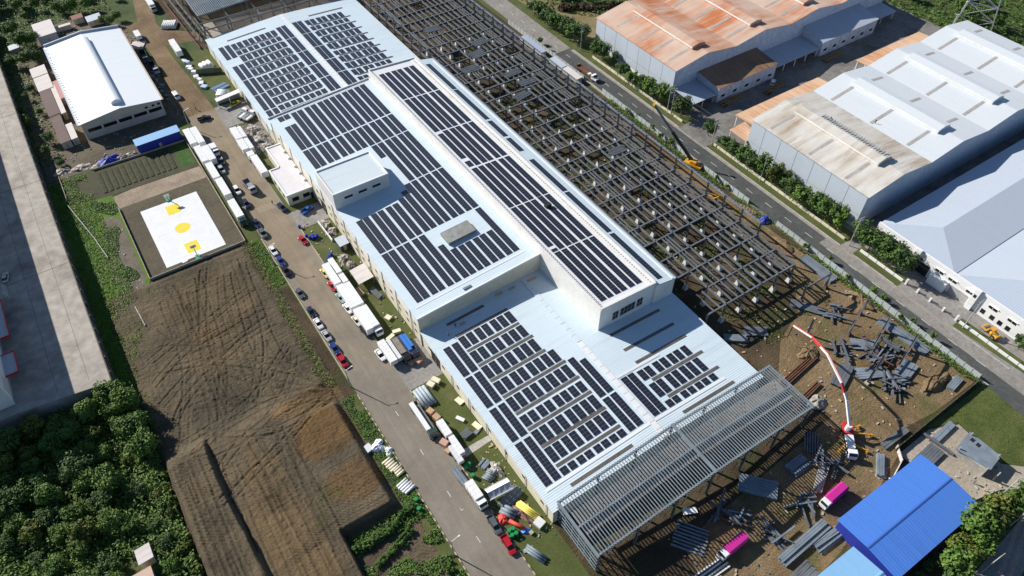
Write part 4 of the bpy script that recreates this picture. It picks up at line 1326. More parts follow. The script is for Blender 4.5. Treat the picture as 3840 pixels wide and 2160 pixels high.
M_BLUE = streaky('blue_roof', (0.066, 0.195, 0.60), (0.050, 0.14, 0.44), 0.7, 'y', 0.55, 0, 0.8, 0.5)
M_BLUED = mat('deep_blue_sheet', (0.018, 0.035, 0.30), 0.6)
gable_x('blue_shed', 'large shed with bright blue gabled roof beside the storage yard', 54.4, 85.8, -57.2, -41.4, 5.0, 5.7, M_BLUE, M_BLUED, ridge=mat('blue_ridge', (0.04, 0.12, 0.42), 0.6))
gable_x('pale_blue_shed', 'smaller shed with paler sky-blue roof below the large blue one', 36.0, 53.0, -62.0, -47.6, 4.0, 5.2, streaky('pale_blue_roof', (0.19, 0.38, 0.60), (0.15, 0.30, 0.48), 0.4, 'y', 0.55), M_WHITEWALL)
# unfinished slab structure
us = thing('unfinished_building', 'unfinished grey concrete block with flat deck and two roof openings', 'building', (100, -48, 0))
wpart(us, 'wall', MB().poly([(97.2, -52.6), (103.4, -52.0), (103.3, -44.2), (96.6, -45.2)], 0, 2.8), M_CONC)
wpart(us, 'deck', MB().poly([(98.2, -53.2), (103.8, -52.4), (103.7, -43.7), (96.0, -44.7)], 2.802, 3.02), M_STEELB)
for x, y in ((102.0, -45.6), (101.9, -47.3)):
    wpart(us, 'opening', MB().box(x - 0.6, x + 0.6, y - 0.5, y + 0.5, 3.022, 3.05), M_BLACK)
for x, y in ((97.2, -52.6), (103.2, -52.0), (103.1, -44.4), (96.9, -45.2), (98.6, -55.0), (94.5, -55.8)):
    wpart(us, 'post', MB().box(x - 0.15, x + 0.15, y - 0.15, y + 0.15, 0, 4.0), M_POLE)
lw_ = thing('low_wall', 'low broken concrete walls on the slab beside the unfinished block', 'wall', (96, -56, 0))
for a_, b_ in (((88.5, -55.5), (97.0, -57.5)), ((92.0, -57.0), (93.5, -60.0)), ((97.0, -57.5), (102.5, -60.8))):
    wpart(lw_, 'wall', MB().bar((*a_, 0.5), (*b_, 0.5), 0.2, 1.0), M_CONC)

# ---------------------------------------------------------------- left side buildings
lh = thing('white_roof_hall', 'hall with bright white roof and a long curved ridge vent above the vegetable garden', 'hall', (-45, 254, 0))
M_WHITER = streaky('bright_white_roof', (0.72, 0.755, 0.775), (0.60, 0.67, 0.72), 0.4, 'x', 0.5)
M_TANW = noisy('tan_wall', [(0.3, (0.46, 0.42, 0.33)), (0.7, (0.56, 0.52, 0.43))], 0.2, 0.8)
wpart(lh, 'wall', MB().xz([(-60.0, -0.05), (-30.2, -0.05), (-30.2, 6.9), (-45.1, 8.6), (-60.0, 6.9)], 220.6, 287.0), M_TANW)
for xa, xb in ((-60.6, -45.1), (-29.6, -45.098)):
    pts = [(xa, 6.95), (xb, 8.75), (xb, 8.93), (xa, 7.13)]
    wpart(lh, 'roof', MB().xz(pts if xa < xb else pts[::-1], 220.2, 287.6), M_WHITER)
vt = [(-47.0, 8.5), (-43.2, 8.5), (-43.2, 9.7), (-43.7, 10.25), (-44.5, 10.6), (-45.1, 10.68), (-45.7, 10.6), (-46.5, 10.25), (-47.0, 9.7)]
wpart(lh, 'ridge_vent', MB().xz(vt, 224.0, 280.0), M_WHITER)
wpart(lh, 'parapet', MB().xz([(-60.6, 6.9), (-29.6, 6.9), (-29.6, 8.0), (-45.1, 9.7), (-60.6, 8.0)], 287.61, 288.2), M_BLUEGR)
wpart(lh, 'gutter', MB().box(-61.2, -60.62, 220.4, 287.4, 6.7, 7.05), M_BLUEGR)
wpart(lh, 'gutter', MB().box(-29.58, -29.1, 220.4, 287.4, 6.7, 7.05), M_WOOD)
for i in range(5):
    x = -58.6 + i * 5.7
    wn = wpart(lh, 'window', MB().box(x, x + 4.9, 220.52, 220.596, 2.9, 4.3), M_GLASS)
for x in (-36.6, -34.0, -31.9):
    wpart(lh, 'window', MB().box(x, x + 1.0, 220.52, 220.596, 5.2, 6.0), M_GLASS)
# shrub-like stains along the gutter are loose brackets
gk = MB()
for i in range(32):
    y = 222 + i * 2.0 + rng.uniform(-0.3, 0.3)
    gk.box(-60.5, -60.5 + rng.uniform(0.4, 1.2), y, y + 0.12, 7.18, 7.32)
wpart(lh, 'gutter_brackets', gk, M_STEEL)['kind'] = 'stuff'


def shed(name, label, x0_, x1_, y0_, y1_, z0_, z1_, roofm, wallm_=None, cat='shed', open_=False):
    """single-pitch shed, high side at x1"""
    b = thing(name, label, cat, ((x0_ + x1_) / 2, (y0_ + y1_) / 2, 0))
    if open_:
        for x, z in ((x0_ + 0.2, z0_), (x1_ - 0.2, z1_)):
            for y in (y0_ + 0.2, y1_ - 0.2):
                wpart(b, 'post', MB().box(x - 0.08, x + 0.08, y - 0.08, y + 0.08, 0, z - 0.05), M_WOOD)
    else:
        wpart(b, 'wall', MB().xz([(x0_ + 0.2, -0.05), (x1_ - 0.2, -0.05), (x1_ - 0.2, z1_ - 0.1), (x0_ + 0.2, z0_ - 0.1)], y0_ + 0.2, y1_ - 0.2), wallm_ or M_TANW)
        wpart(b, 'door', MB().box((x0_ + x1_) / 2 - 0.5, (x0_ + x1_) / 2 + 0.5, y0_ + 0.13, y0_ + 0.197, 0, 2.0), M_WOOD)
    wpart(b, 'roof', MB().xz([(x0_, z0_ - 0.08), (x1_, z1_ - 0.08), (x1_, z1_), (x0_, z0_)], y0_, y1_), roofm)
    return b


M_MAROON = streaky('maroon_roof', (0.11, 0.065, 0.06), (0.20, 0.14, 0.12), 0.7, 'x', 0.8, 0, 0.8, 0.4)
M_OLDW = streaky('old_white_sheet', (0.58, 0.54, 0.52), (0.35, 0.26, 0.20), 0.7, 'x', 0.75)
shed('tin_shed', 'pinkish white tin roof at the far end of the shed row beside the hall', -69.6, -63.5, 272.8, 280.8, 3.0, 3.5, M_OLDW)
shed('tin_shed', 'dirty white tin roof second in the shed row beside the hall', -69.5, -63.6, 260.6, 272.4, 2.9, 3.4, M_OLDW)
shed('tin_shed', 'long dark maroon roof in the middle of the shed row beside the hall', -69.4, -65.0, 239.8, 260.2, 2.9, 3.3, M_MAROON)
shed('tin_shed', 'narrow pale roof strip beside the long maroon shed roof', -64.9, -63.0, 239.0, 262.0, 3.1, 3.3, M_OLDW)
shed('tin_shed', 'dark maroon shed roof at the near end of the shed row', -69.2, -65.4, 219.2, 239.0, 2.8, 3.2, M_MAROON)
shed('tin_shed', 'small white sheet roof beside the nearest maroon shed roof', -65.3, -62.8, 219.6, 231.0, 2.9, 3.1, M_OLDW)
shed('tin_shed', 'faded pink roof squeezed between the shed row and the hall', -63.4, -61.2, 249.8, 265.0, 3.2, 3.5, mat('pink_sheet', (0.42, 0.19, 0.17), 0.8))
shed('white_hut', 'small pale flat-roofed hut among trees behind the white roof hall', -62.0, -53.6, 305.2, 319.2, 3.7, 4.1, M_OLDW, M_BLUEGR, 'hut')
shed('tin_shed', 'tiny blue-white tin roof among the bushes at the far left', -74.3, -69.8, 304.0, 308.6, 2.0, 2.4, M_BLUEGR)
shed('blue_wall_shed', 'long shed with sky-blue roof and dark blue sheet walls beside the garden', -46.0, -29.5, 200.2, 205.0, 3.9, 4.2, streaky('sky_blue_roof', (0.22, 0.42, 0.66), (0.18, 0.34, 0.54), 0.3, 'x', 0.55), M_BLUED)
shed('tin_hut', 'small white tin hut standing in the dark woodland', -86.9, -83.4, 40.9, 45.0, 2.9, 3.2, M_OLDW, None, 'hut')
shed('tin_hut', 'pinkish tin roof partly cut off at the bottom edge below the white tin hut', -90.9, -84.6, 34.0, 39.4, 2.6, 2.9, streaky('salmon_sheet', (0.55, 0.40, 0.32), (0.40, 0.25, 0.18), 0.7, 'x', 0.8), None, 'hut')
shed('tin_shed', 'patched tin roof at the far end of the clearing behind the hall', -40.0, -33.5, 310.0, 316.0, 2.4, 2.8, M_BLUEGR)
shed('tin_shed', 'rusty red tin roof beside the patched one behind the hall', -45.5, -40.5, 316.0, 320.5, 2.4, 2.7, mat('rust_sheet', (0.22, 0.09, 0.07), 0.85))
shed('tin_shed', 'long whitish low roof at the edge of the trees behind the hall', -54.0, -46.8, 313.0, 315.2, 2.0, 2.2, M_OLDW)
# big factory on the raised yard: only its corner shows, its shadow covers the yard
lb = thing('yard_factory', 'tall white factory at the left edge with red-edged canopies', 'factory', (-120, 180, 6))
wpart(lb, 'wall', MB().box(-160, -102.0, 101.0, 260, 6.0, 23.0), M_WHITEWALL)
wpart(lb, 'roof', MB().box(-160.3, -101.7, 100.7, 260.3, 23.002, 23.3), M_BLUEGR)
wpart(lb, 'base_band', MB().box(-101.997, -101.90, 101, 260, 6.0, 7.2), mat('grey_band', (0.25, 0.26, 0.29), 0.8))
wpart(lb, 'roller_door', MB().box(-101.997, -101.92, 102.5, 107.5, 7.25, 11.0), M_OLDW)
for y0_, y1_ in ((109.4, 117.4), (124.2, 140.0)):
    cp = wpart(lb, 'canopy', MB().box(-101.99, -98.8, y0_, y1_, 8.3, 8.55), M_BLUEGR)
    MB().box(-98.797, -98.6, y0_ - 0.2, y1_ + 0.2, 8.1, 8.8).build('fascia', M_RED, cp)
    MB().box(-101.99, -98.8, y0_ - 0.2, y0_ - 0.003, 8.1, 8.8).build('fascia', M_RED, cp)
    MB().box(-101.99, -98.8, y1_ + 0.003, y1_ + 0.2, 8.1, 8.8).build('fascia', M_RED, cp)
bh = tag(MB().hexa([(-101.9, 143.0, 6.002), (-97.2, 143.0, 6.002), (-97.2, 149.0, 6.002), (-101.9, 149.0, 6.002)], [(-101.9, 143.0, 7.3), (-98.0, 143.4, 7.2), (-98.0, 148.6, 7.2), (-101.9, 149.0, 7.3)]).build('loading_ramp', M_CONC), 'low concrete loading ramp against the yard factory wall', 'ramp')
# ---------------------------------------------------------------- basketball court
ct = tag(MB().box(-54.4, -34.9, 135.5, 167.6, 0.0, 0.09).build('basketball_court', noisy('court_white', [(0.3, (0.66, 0.67, 0.68)), (0.7, (0.74, 0.745, 0.75))], 0.25, 0.6, fine=1.2, var=0.10)), kind='structure')
M_KEY = noisy('court_yellow', [(0.3, (0.70, 0.55, 0.02)), (0.7, (0.78, 0.62, 0.03))], 0.3, 0.6, var=0.1)
for y0_, y1_ in ((160.0, 165.2), (138.0, 143.2)):
    MB().box(-46.6, -42.35, y0_, y1_, 0.09, 0.095).build('key_area', M_KEY, ct)
cc = MB()
cc.poly([(-44.5 + 2.55 * math.cos(a * math.pi / 16), 151.5 + 2.55 * math.sin(a * math.pi / 16)) for a in range(32)], 0.09, 0.095)
cc.build('centre_circle', M_KEY, ct)
M_CL = mat('court_line', (0.62, 0.62, 0.60), 0.7)
cl = MB().box(-52.4, -36.9, 151.45, 151.55, 0.096, 0.099)
for b in ((-52.4, -52.3, 137.4, 165.7), (-37.0, -36.9, 137.4, 165.7), (-52.3, -37.0, 137.4, 137.5), (-52.3, -37.0, 165.6, 165.7)):
    cl.box(*b, 0.09, 0.097)
cl.build('court_line', M_CL, ct)
M_GREEN = mat('green_paint', (0.02, 0.26, 0.14), 0.5)
for y, sg, lb_ in ((168.2, -1, 'basketball hoop with green board at the garden end of the court'), (135.0, 1, 'basketball hoop with green board at the field end of the court')):
    hp = thing('basketball_hoop', lb_, 'basketball hoop', (-44.5, y, 0), 0, 'basketball hoops')
    MB().box(-0.7, 0.7, -1.0, 1.0, 0.02, 0.45).build('base', M_GREEN, hp, (0, -sg * 0.3, 0))
    MB().bar((0, -sg * 0.2, 0.4), (0, sg * 0.3, 2.6), 0.22, 0.22).bar((0, sg * 0.3, 2.6), (0, sg * 1.6, 3.3), 0.18, 0.18).build('post', M_GREEN, hp)
    MB().box(-0.92, 0.92, min(sg * 1.6, sg * 1.68), max(sg * 1.6, sg * 1.68), 2.85, 3.95).build('backboard', M_WHITE, hp)
    rg = MB()
    for a in range(12):
        a0, a1 = a * math.pi / 6, (a + 1) * math.pi / 6
        rg.bar((0.24 * math.cos(a0), sg * 1.95 + 0.24 * math.sin(a0), 3.05), (0.24 * math.cos(a1), sg * 1.95 + 0.24 * math.sin(a1), 3.05), 0.03, 0.03)
    rg.build('rim', M_RED, hp)
sbx = thing('scoreboard_table', 'small black and white table beside the court at the field end', 'table', (-48.6, 134.6, 0), R(10))
MB().box(-0.9, 0.9, -0.4, 0.4, 0.72, 0.78).build('table_top', M_WHITE, sbx)
for x in (-0.8, 0.8):
    for y in (-0.3, 0.3):
        MB().box(x - 0.04, x + 0.04, y - 0.04, y + 0.04, 0, 0.72).build('leg', M_BLACK, sbx)


# walls and fences -------------------------------------------------------------
def wall_run(name, label, pts, h, t_, m, cat='wall', seg=3.0, cap=True, pm=None, z0_=0.0):
    """wall of panels between small posts"""
    th = thing(name, label, cat, (*pts[0], 0))
    for a_, b_ in zip(pts[:-1], pts[1:]):
        a_, b_ = Vector((*a_, 0)), Vector((*b_, 0))
        L = (b_ - a_).length
        n_ = max(1, round(L / seg))
        d = (b_ - a_) / n_
        for i in range(n_):
            p, q = a_ + d * (i + 0.04), a_ + d * (i + 0.96)
            hh = h * (1 + (rng.uniform(-0.04, 0.04)))
            wpart(th, 'panel', MB().bar((p.x, p.y, z0_ + hh / 2), (q.x, q.y, z0_ + hh / 2), t_, hh), m)
            wpart(th, 'post', MB().box(a_.x + d.x * i - 0.1, a_.x + d.x * i + 0.1, a_.y + d.y * i - 0.1, a_.y + d.y * i + 0.1, z0_, z0_ + h * 1.06), pm or m)
    return th


M_BLOCK = noisy('block_wall', [(0.3, (0.27, 0.24, 0.20)), (0.7, (0.40, 0.36, 0.31))], 0.6, 0.9)
wall_run('court_wall', 'low block wall round three sides of the basketball court', [(-60.2, 173.0), (-60.2, 133.0), (-29.1, 133.0), (-29.1, 200.4)], 0.9, 0.22, M_BLOCK)
wall_run('garden_wall', 'low block wall along the near edge of the vegetable garden', [(-74.0, 202.4), (-74.2, 188.0)], 0.8, 0.2, M_BLOCK)
wall_run('garden_wall', 'low wall between the vegetable garden and the cluttered yard of the hall', [(-29.6, 199.4), (-63.0, 200.2)], 0.7, 0.2, M_BLOCK)
wall_run('plot_wall', 'crumbling pale wall down the edge of the green slope left of the court', [(-74.6, 184.5), (-70.6, 162.0), (-69.0, 150.0)], 0.8, 0.25, M_CONC)
wall_run('plot_wall', 'short pale wall stump at the top corner of the earth field', [(-67.2, 124.0), (-66.6, 114.6)], 0.7, 0.3, M_CONC)
wall_run('storage_wall', 'cream low wall round the scrap storage beside the factory wall', [(-9.3, 196.0), (-9.3, 176.2)], 1.3, 0.2, M_CREAM)
wall_run('lawn_wall', 'white low wall across the small lawn with blue drums', [(-5.2, 128.2), (-4.9, 117.0)], 1.0, 0.3, M_WHITE)
# white sheet fence along the road
M_SHEETF = streaky('fence_sheet', (0.44, 0.49, 0.50), (0.28, 0.25, 0.21), 0.9, 'y', 0.6, 0, 0.5, 0.5)
wall_run('site_fence', 'pale corrugated sheet fence between the building site and the road', [(123.35, -34.5), (123.35, 41.0)], 2.3, 0.06, M_SHEETF, 'fence', 2.5, pm=M_POLE)
wall_run('site_fence', 'pale corrugated sheet fence along the road near the crane', [(123.6, 54.0), (123.6, 136.0)], 2.3, 0.06, M_SHEETF, 'fence', 2.5, pm=M_POLE)
wall_run('site_fence', 'pale sheet fence along the road beyond the roadside shacks', [(123.2, 148.0), (122.6, 205.0)], 2.2, 0.06, M_SHEETF, 'fence', 2.5, pm=M_POLE)
wall_run('mesh_fence', 'rusty mesh fence between the building site and the green corner lot', [(85.2, -36.0), (122.8, -35.2)], 1.6, 0.05, mat('mesh', (0.12, 0.14, 0.08), 0.9), 'fence', 3.0)
# low cream wall with posts on the far side of the verge
for k_, (ya, yb_, lb_) in enumerate(((102.5, 160.0, 'cream low wall along the verge in front of the orange warehouse'), (23.5, 85.0, 'cream low wall along the verge in front of the white warehouse'),
                                      (0.8, 17.2, 'white low wall on the verge in front of the office trees'), (-60.0, -19.0, 'white low wall on the verge below the office gate'))):
    wall_run('verge_wall', lb_, [(137.2, ya), (137.2, yb_)], 0.95, 0.3, M_CREAM if k_ < 2 else M_WHITE, 'wall', 3.2, pm=M_POLE)
gp = thing('gate', 'row of short gate posts with sliding rails at the office entrance', 'gate', (137.2, -9, 0))
for y in (-0.4, -4.6, -9.0, -13.6, -18.0):
    wpart(gp, 'post', MB().box(136.9, 137.5, y - 0.3, y + 0.3, 0, 1.5 if -17 < y < -1 else 2.2), M_WHITEWALL)
for z in (0.5, 1.0):
    wpart(gp, 'rail', MB().box(137.16, 137.24, -17.6, -0.8, z, z + 0.08), M_STEEL)


# ---------------------------------------------------------------- vehicles
def paint(name, col, rough=0.25):
    m = mat('paint_' + name, col, rough)
    m.node_tree.nodes['Principled BSDF'].inputs['Coat Weight'].default_value = 0.5
    return m


P = {n_: paint(n_, c_) for n_, c_ in dict(white=(0.78, 0.78, 0.77), silver=(0.42, 0.43, 0.44), grey=(0.10, 0.115, 0.125), black=(0.012, 0.012, 0.014), navy=(0.016, 0.024, 0.06),
                                            blue=(0.02, 0.045, 0.20), red=(0.42, 0.012, 0.02), yellow=(0.62, 0.50, 0.10), teal=(0.30, 0.42, 0.38), cream=(0.66, 0.62, 0.50), brightblue=(0.02, 0.10, 0.40), limey=(0.55, 0.50, 0.04), darkgreen=(0.03, 0.06, 0.05)).items()}
wheelm = MB().tube((-0.11, 0, 0), (0.11, 0, 0), 0.33, 14).mesh('tyre', M_TYRE)
rimm = MB().tube((-0.125, 0, 0), (0.125, 0, 0), 0.19, 10).mesh('rim', M_RIM)


def wheel(parent, x, y, r=0.33):
    o = link('wheel', wheelm, parent, (x, y, r))
    o.scale = (1.0 * r / 0.33, r / 0.33, r / 0.33)
    link('rim', rimm, o)
    return o


def loft(sections, cap=True, mi=0, mb=None):
    """sections: list of (y, [(x,z)...]) with equal counts, closed rings"""
    mb = mb or MB()
    o = len(mb.v)
    n_ = len(sections[0][1])
    for y, ring in sections:
        mb.v += [(x, y, z) for x, z in ring]
    for s_ in range(len(sections) - 1):
        for i in range(n_):
            a, b = o + s_ * n_ + i, o + s_ * n_ + (i + 1) % n_
            mb.f.append((a, b, b + n_, a + n_))
            mb.mi.append(mi)
    if cap:
        mb.f.append(tuple(o + i for i in range(n_ - 1, -1, -1)))
        mb.f.append(tuple(o + (len(sections) - 1) * n_ + i for i in range(n_)))
        mb.mi += [mi, mi]
    return mb


def ring(w_, z0_, z1_, r_=0.12):
    return [(-w_ + r_, z0_), (w_ - r_, z0_), (w_, z0_ + r_), (w_, z1_ - r_), (w_ - r_ * 1.4, z1_), (-w_ + r_ * 1.4, z1_), (-w_, z1_ - r_), (-w_, z0_ + r_)]


CAR_MESH = {}


def car_meshes(kind, col):
    key = (kind, col)
    if key in CAR_MESH:
        return CAR_MESH[key]
    m = P[col]
    if kind == 'sedan':
        body = loft([(-2.25, ring(0.72, 0.35, 0.80)), (-2.1, ring(0.84, 0.25, 0.92)), (-1.4, ring(0.87, 0.22, 0.97)), (0.7, ring(0.88, 0.22, 0.95)), (1.5, ring(0.86, 0.22, 0.88)), (2.15, ring(0.80, 0.25, 0.74)), (2.3, ring(0.66, 0.35, 0.62))])
        glass = loft([(-1.75, [(-0.70, 0.90), (0.70, 0.90), (0.70, 0.93), (-0.70, 0.93)]), (-1.0, [(-0.76, 0.90), (0.76, 0.90), (0.60, 1.40), (-0.60, 1.40)]), (0.25, [(-0.78, 0.90), (0.78, 0.90), (0.60, 1.42), (-0.60, 1.42)]), (1.15, [(-0.74, 0.90), (0.74, 0.90), (0.72, 0.93), (-0.72, 0.93)])])
        roof = loft([(-1.1, [(-0.60, 1.36), (0.60, 1.36), (0.57, 1.44), (-0.57, 1.44)]), (0.22, [(-0.60, 1.39), (0.60, 1.39), (0.57, 1.47), (-0.57, 1.47)])])
        wh_, L = (1.42, -1.35, 0.80, 0.32), 2.3
    elif kind == 'suv':
        body = loft([(-2.25, ring(0.80, 0.40, 1.00)), (-2.15, ring(0.90, 0.30, 1.06)), (0.9, ring(0.92, 0.30, 1.06)), (1.7, ring(0.90, 0.30, 1.00)), (2.2, ring(0.84, 0.32, 0.86)), (2.32, ring(0.72, 0.42, 0.74))])
        glass = loft([(-2.12, [(-0.80, 1.04), (0.80, 1.04), (0.74, 1.30), (-0.74, 1.30)]), (-1.9, [(-0.82, 1.04), (0.82, 1.04), (0.68, 1.64), (-0.68, 1.64)]), (0.2, [(-0.82, 1.04), (0.82, 1.04), (0.68, 1.66), (-0.68, 1.66)]), (1.05, [(-0.78, 1.04), (0.78, 1.04), (0.76, 1.07), (-0.76, 1.07)])])
        roof = loft([(-1.98, [(-0.68, 1.60), (0.68, 1.60), (0.64, 1.70), (-0.64, 1.70)]), (0.18, [(-0.68, 1.62), (0.68, 1.62), (0.64, 1.73), (-0.64, 1.73)])])
        wh_, L = (1.42, -1.40, 0.84, 0.36), 2.32
    elif kind == 'pickup':
        body = loft([(0.2, ring(0.90, 0.38, 1.06)), (1.2, ring(0.90, 0.38, 1.06)), (1.9, ring(0.88, 0.38, 1.02)), (2.5, ring(0.82, 0.40, 0.90)), (2.62, ring(0.72, 0.48, 0.80))])
        loft([(-2.6, ring(0.90, 0.40, 0.72, 0.05)), (0.25, ring(0.90, 0.40, 0.72, 0.05))], mb=body)
        body.box(-0.90, -0.80, -2.6, 0.2, 0.70, 1.06).box(0.80, 0.90, -2.6, 0.2, 0.70, 1.06).box(-0.8, 0.8, -2.6, -2.5, 0.70, 1.06).box(-0.8, 0.8, 0.1, 0.2, 0.7, 1.06)
        loft([(-1.0 + 0.55, ring(0.90, 0.7, 1.06, 0.05)), (0.22, ring(0.90, 0.7, 1.06, 0.05))], mb=body)
        glass = loft([(-0.62, [(-0.80, 1.04), (0.80, 1.04), (0.70, 1.50), (-0.70, 1.50)]), (-0.45, [(-0.82, 1.04), (0.82, 1.04), (0.66, 1.62), (-0.66, 1.62)]), (0.7, [(-0.82, 1.04), (0.82, 1.04), (0.66, 1.64), (-0.66, 1.64)]), (1.4, [(-0.78, 1.04), (0.78, 1.04), (0.76, 1.07), (-0.76, 1.07)])])
        roof = loft([(-0.5, [(-0.66, 1.58), (0.66, 1.58), (0.62, 1.68), (-0.62, 1.68)]), (0.66, [(-0.66, 1.60), (0.66, 1.60), (0.62, 1.71), (-0.62, 1.71)])])
        wh_, L = (1.65, -1.50, 0.82, 0.38), 2.62
    else:  # van
        body = loft([(-2.4, ring(0.88, 0.35, 1.90)), (-2.3, ring(0.94, 0.28, 1.98)), (1.2, ring(0.94, 0.28, 1.98)), (1.55, ring(0.93, 0.28, 1.45)), (2.3, ring(0.88, 0.30, 1.02)), (2.42, ring(0.78, 0.42, 0.85))])
        glass = loft([(-2.0, [(-0.955, 1.15), (0.955, 1.15), (0.955, 1.70), (-0.955, 1.70)]), (1.1, [(-0.955, 1.15), (0.955, 1.15), (0.955, 1.70), (-0.955, 1.70)])])
        loft([(1.24, [(-0.80, 1.40), (0.80, 1.40), (0.80, 1.90), (-0.80, 1.90)]), (1.66, [(-0.78, 1.38), (0.78, 1.38), (0.78, 1.48), (-0.78, 1.48)])], mb=glass)
        roof = loft([(-2.2, [(-0.78, 1.96), (0.78, 1.96), (0.72, 2.03), (-0.72, 2.03)]), (1.1, [(-0.78, 1.96), (0.78, 1.96), (0.72, 2.03), (-0.72, 2.03)])])
        wh_, L = (1.45, -1.45, 0.86, 0.35), 2.42
    lamp = MB().box(-0.16, 0.16, -0.03, 0.03, -0.07, 0.07)
    r_ = (body.mesh('body', m), glass.mesh('window', M_GLASS), roof.mesh('roof', m), lamp.mesh('headlight', M_LAMP), lamp.mesh('tail_light', M_TAIL), wh_, L)
    for q in r_[:3]:
        for p in q.polygons:
            p.use_smooth = False
    CAR_MESH[key] = r_
    return r_


def car(kind, col, label, x, y, ang=0.0, cat='car', group='cars parked along the street'):
    """ang: heading, degrees clockwise from +Y"""
    t_ = thing({'sedan': 'parked_car', 'suv': 'parked_suv', 'pickup': 'pickup_truck', 'van': 'van'}[kind], label, cat, (x, y, 0.012), R(-ang), group)
    b, g_, r_, hl, tl, wh_, L = car_meshes(kind, col)
    bo = link('body', b, t_)
    md = bo.modifiers.new('bevel', 'BEVEL')
    md.width = 0.05
    md.segments = 2
    link('window', g_, t_)
    link('roof', r_, t_)
    for sx in (-1, 1):
        link('headlight', hl, t_, (sx * 0.55, L - 0.09, 0.66))
        link('tail_light', tl, t_, (sx * 0.6, -L + 0.04, 0.75))
        wheel(t_, sx * wh_[2], wh_[0], wh_[3])
        wheel(t_, sx * wh_[2], wh_[1], wh_[3])
    return t_


# left side of the street, from far to near
car('van', 'white', 'white van on the dirt road beside the white roof hall', -23.2, 230.2, 176)
car('pickup', 'black', 'black pickup driving across the brown street', -18.6, 208.8, 96)
car('pickup', 'grey', 'dark grey pickup beside the white box truck among the trailers', -21.9, 178.6, 178)
car('suv', 'silver', 'silver car squeezed between the trailers and the grey pickup', -23.4, 173.6, 178)
car('suv', 'white', 'white SUV beside the trailers near the court', -22.6, 159.2, 178)
car('suv', 'navy', 'dark blue SUV parked below the white SUV near the court', -22.4, 150.3, 178)
car('sedan', 'navy', 'navy car beside the last trailer cab near the court corner', -22.9, 139.0, 178)
car('suv', 'grey', 'grey SUV parked just below the last trailer', -22.9, 132.9, 178)
car('sedan', 'white', 'white car parked by the bright grass patch left of the street', -23.0, 123.4, 178)
car('sedan', 'blue', 'blue car parked behind the white car by the grass patch', -22.8, 117.6, 178)
car('suv', 'black', 'black car parked behind the blue car by the grass patch', -23.0, 112.2, 178)
car('sedan', 'grey', 'lone dark grey car at the left kerb below the grass patch', -23.0, 101.1, 178)
car('sedan', 'navy', 'dark navy car at the left kerb in front of a white car', -23.1, 92.1, 178)
car('sedan', 'white', 'white car at the left kerb between a navy and a silver car', -23.1, 86.6, 178)
car('sedan', 'silver', 'silver car at the left kerb between a white and a blue car', -22.9, 81.0, 178)
car('sedan', 'blue', 'blue car at the left kerb in front of the red pickup', -22.9, 75.3, 178)
car('pickup', 'red', 'red pickup at the end of the row on the left kerb', -22.9, 70.0, 178)
# right side
car('sedan', 'limey', 'yellow car parked under the white gate canopy', -5.0, 211.9, 72)
car('suv', 'navy', 'dark car parked by the corner of the white annex', -12.7, 141.6, 170)
car('pickup', 'brightblue', 'blue pickup parked beside the white annex', -5.8, 135.8, 70)
car('sedan', 'red', 'red car beside the small lawn with blue drums', -13.0, 122.7, 172)
car('sedan', 'yellow', 'pale yellow car beside the long white trailers', -13.0, 104.7, 176)
car('sedan', 'red', 'red car beside the long white trailers, below the yellow one', -13.3, 98.4, 176)
car('sedan', 'teal', 'pale green car beside the long white trailers', -13.2, 92.3, 176)
car('sedan', 'white', 'white car beside the long white trailers, below the green one', -13.2, 87.1, 176)
car('sedan', 'cream', 'cream car with open-looking roof beside the end of the trailers', -13.0, 81.2, 176)
car('suv', 'black', 'black car at the tail of the long white trailers', -12.6, 75.7, 172)
car('sedan', 'white', 'white car beside the truck loaded with blue tarpaulins', -12.9, 65.8, 176)
car('pickup', 'grey', 'grey pickup parked by the crumpled red tarpaulin', -12.9, 4.6, 182)
car('pickup', 'red', 'bright red pickup at the bottom of the street', -12.8, -1.4, 182)
c_ = car('sedan', 'silver', 'silver car parked in the shade of the raised yard', -96.6, 151.5, 10, group='cars in the yards')
c_.location.z = 6.012
car('suv', 'white', 'white jeep in the dark yard behind the brown lean-to', 187.2, 101.9, 60, group='cars in the yards')
car('sedan', 'white', 'white car near the clutter at the clearing behind the hall', -43.5, 300.5, 70, group='cars in the yards')
car('pickup', 'blue', 'blue pickup parked behind the far gable of the hall', -50.5, 292.4, 75, group='cars in the yards')


# box trailers and trucks -------------------------------------------------------
def box_body(t_, L, W, z0_, z1_, m, y0_=0.0, ribs=True):
    b = MB().box(-W / 2, W / 2, y0_ - L / 2, y0_ + L / 2, z0_, z1_).build('box_body', m, t_, bevel=0.05)
    r_ = MB()
    n_ = int(L / 1.2)
    for i in range(n_ + 1):
        y = y0_ - L / 2 + 0.05 + (L - 0.1) * i / n_
        r_.box(-W / 2 - 0.03, -W / 2 + 0.0, y - 0.05, y + 0.05, z0_ + 0.05, z1_ - 0.05).box(W / 2, W / 2 + 0.03, y - 0.05, y + 0.05, z0_ + 0.05, z1_ - 0.05)
        r_.box(-W / 2 + 0.05, W / 2 - 0.05, y - 0.03, y + 0.03, z1_, z1_ + 0.02)
    r_.build('rib', m, b)
    MB().box(-W / 2 + 0.06, W / 2 - 0.06, y0_ - L / 2 - 0.03, y0_ - L / 2 - 0.003, z0_ + 0.05, z1_ - 0.05).build('rear_door', m, b)
    return b


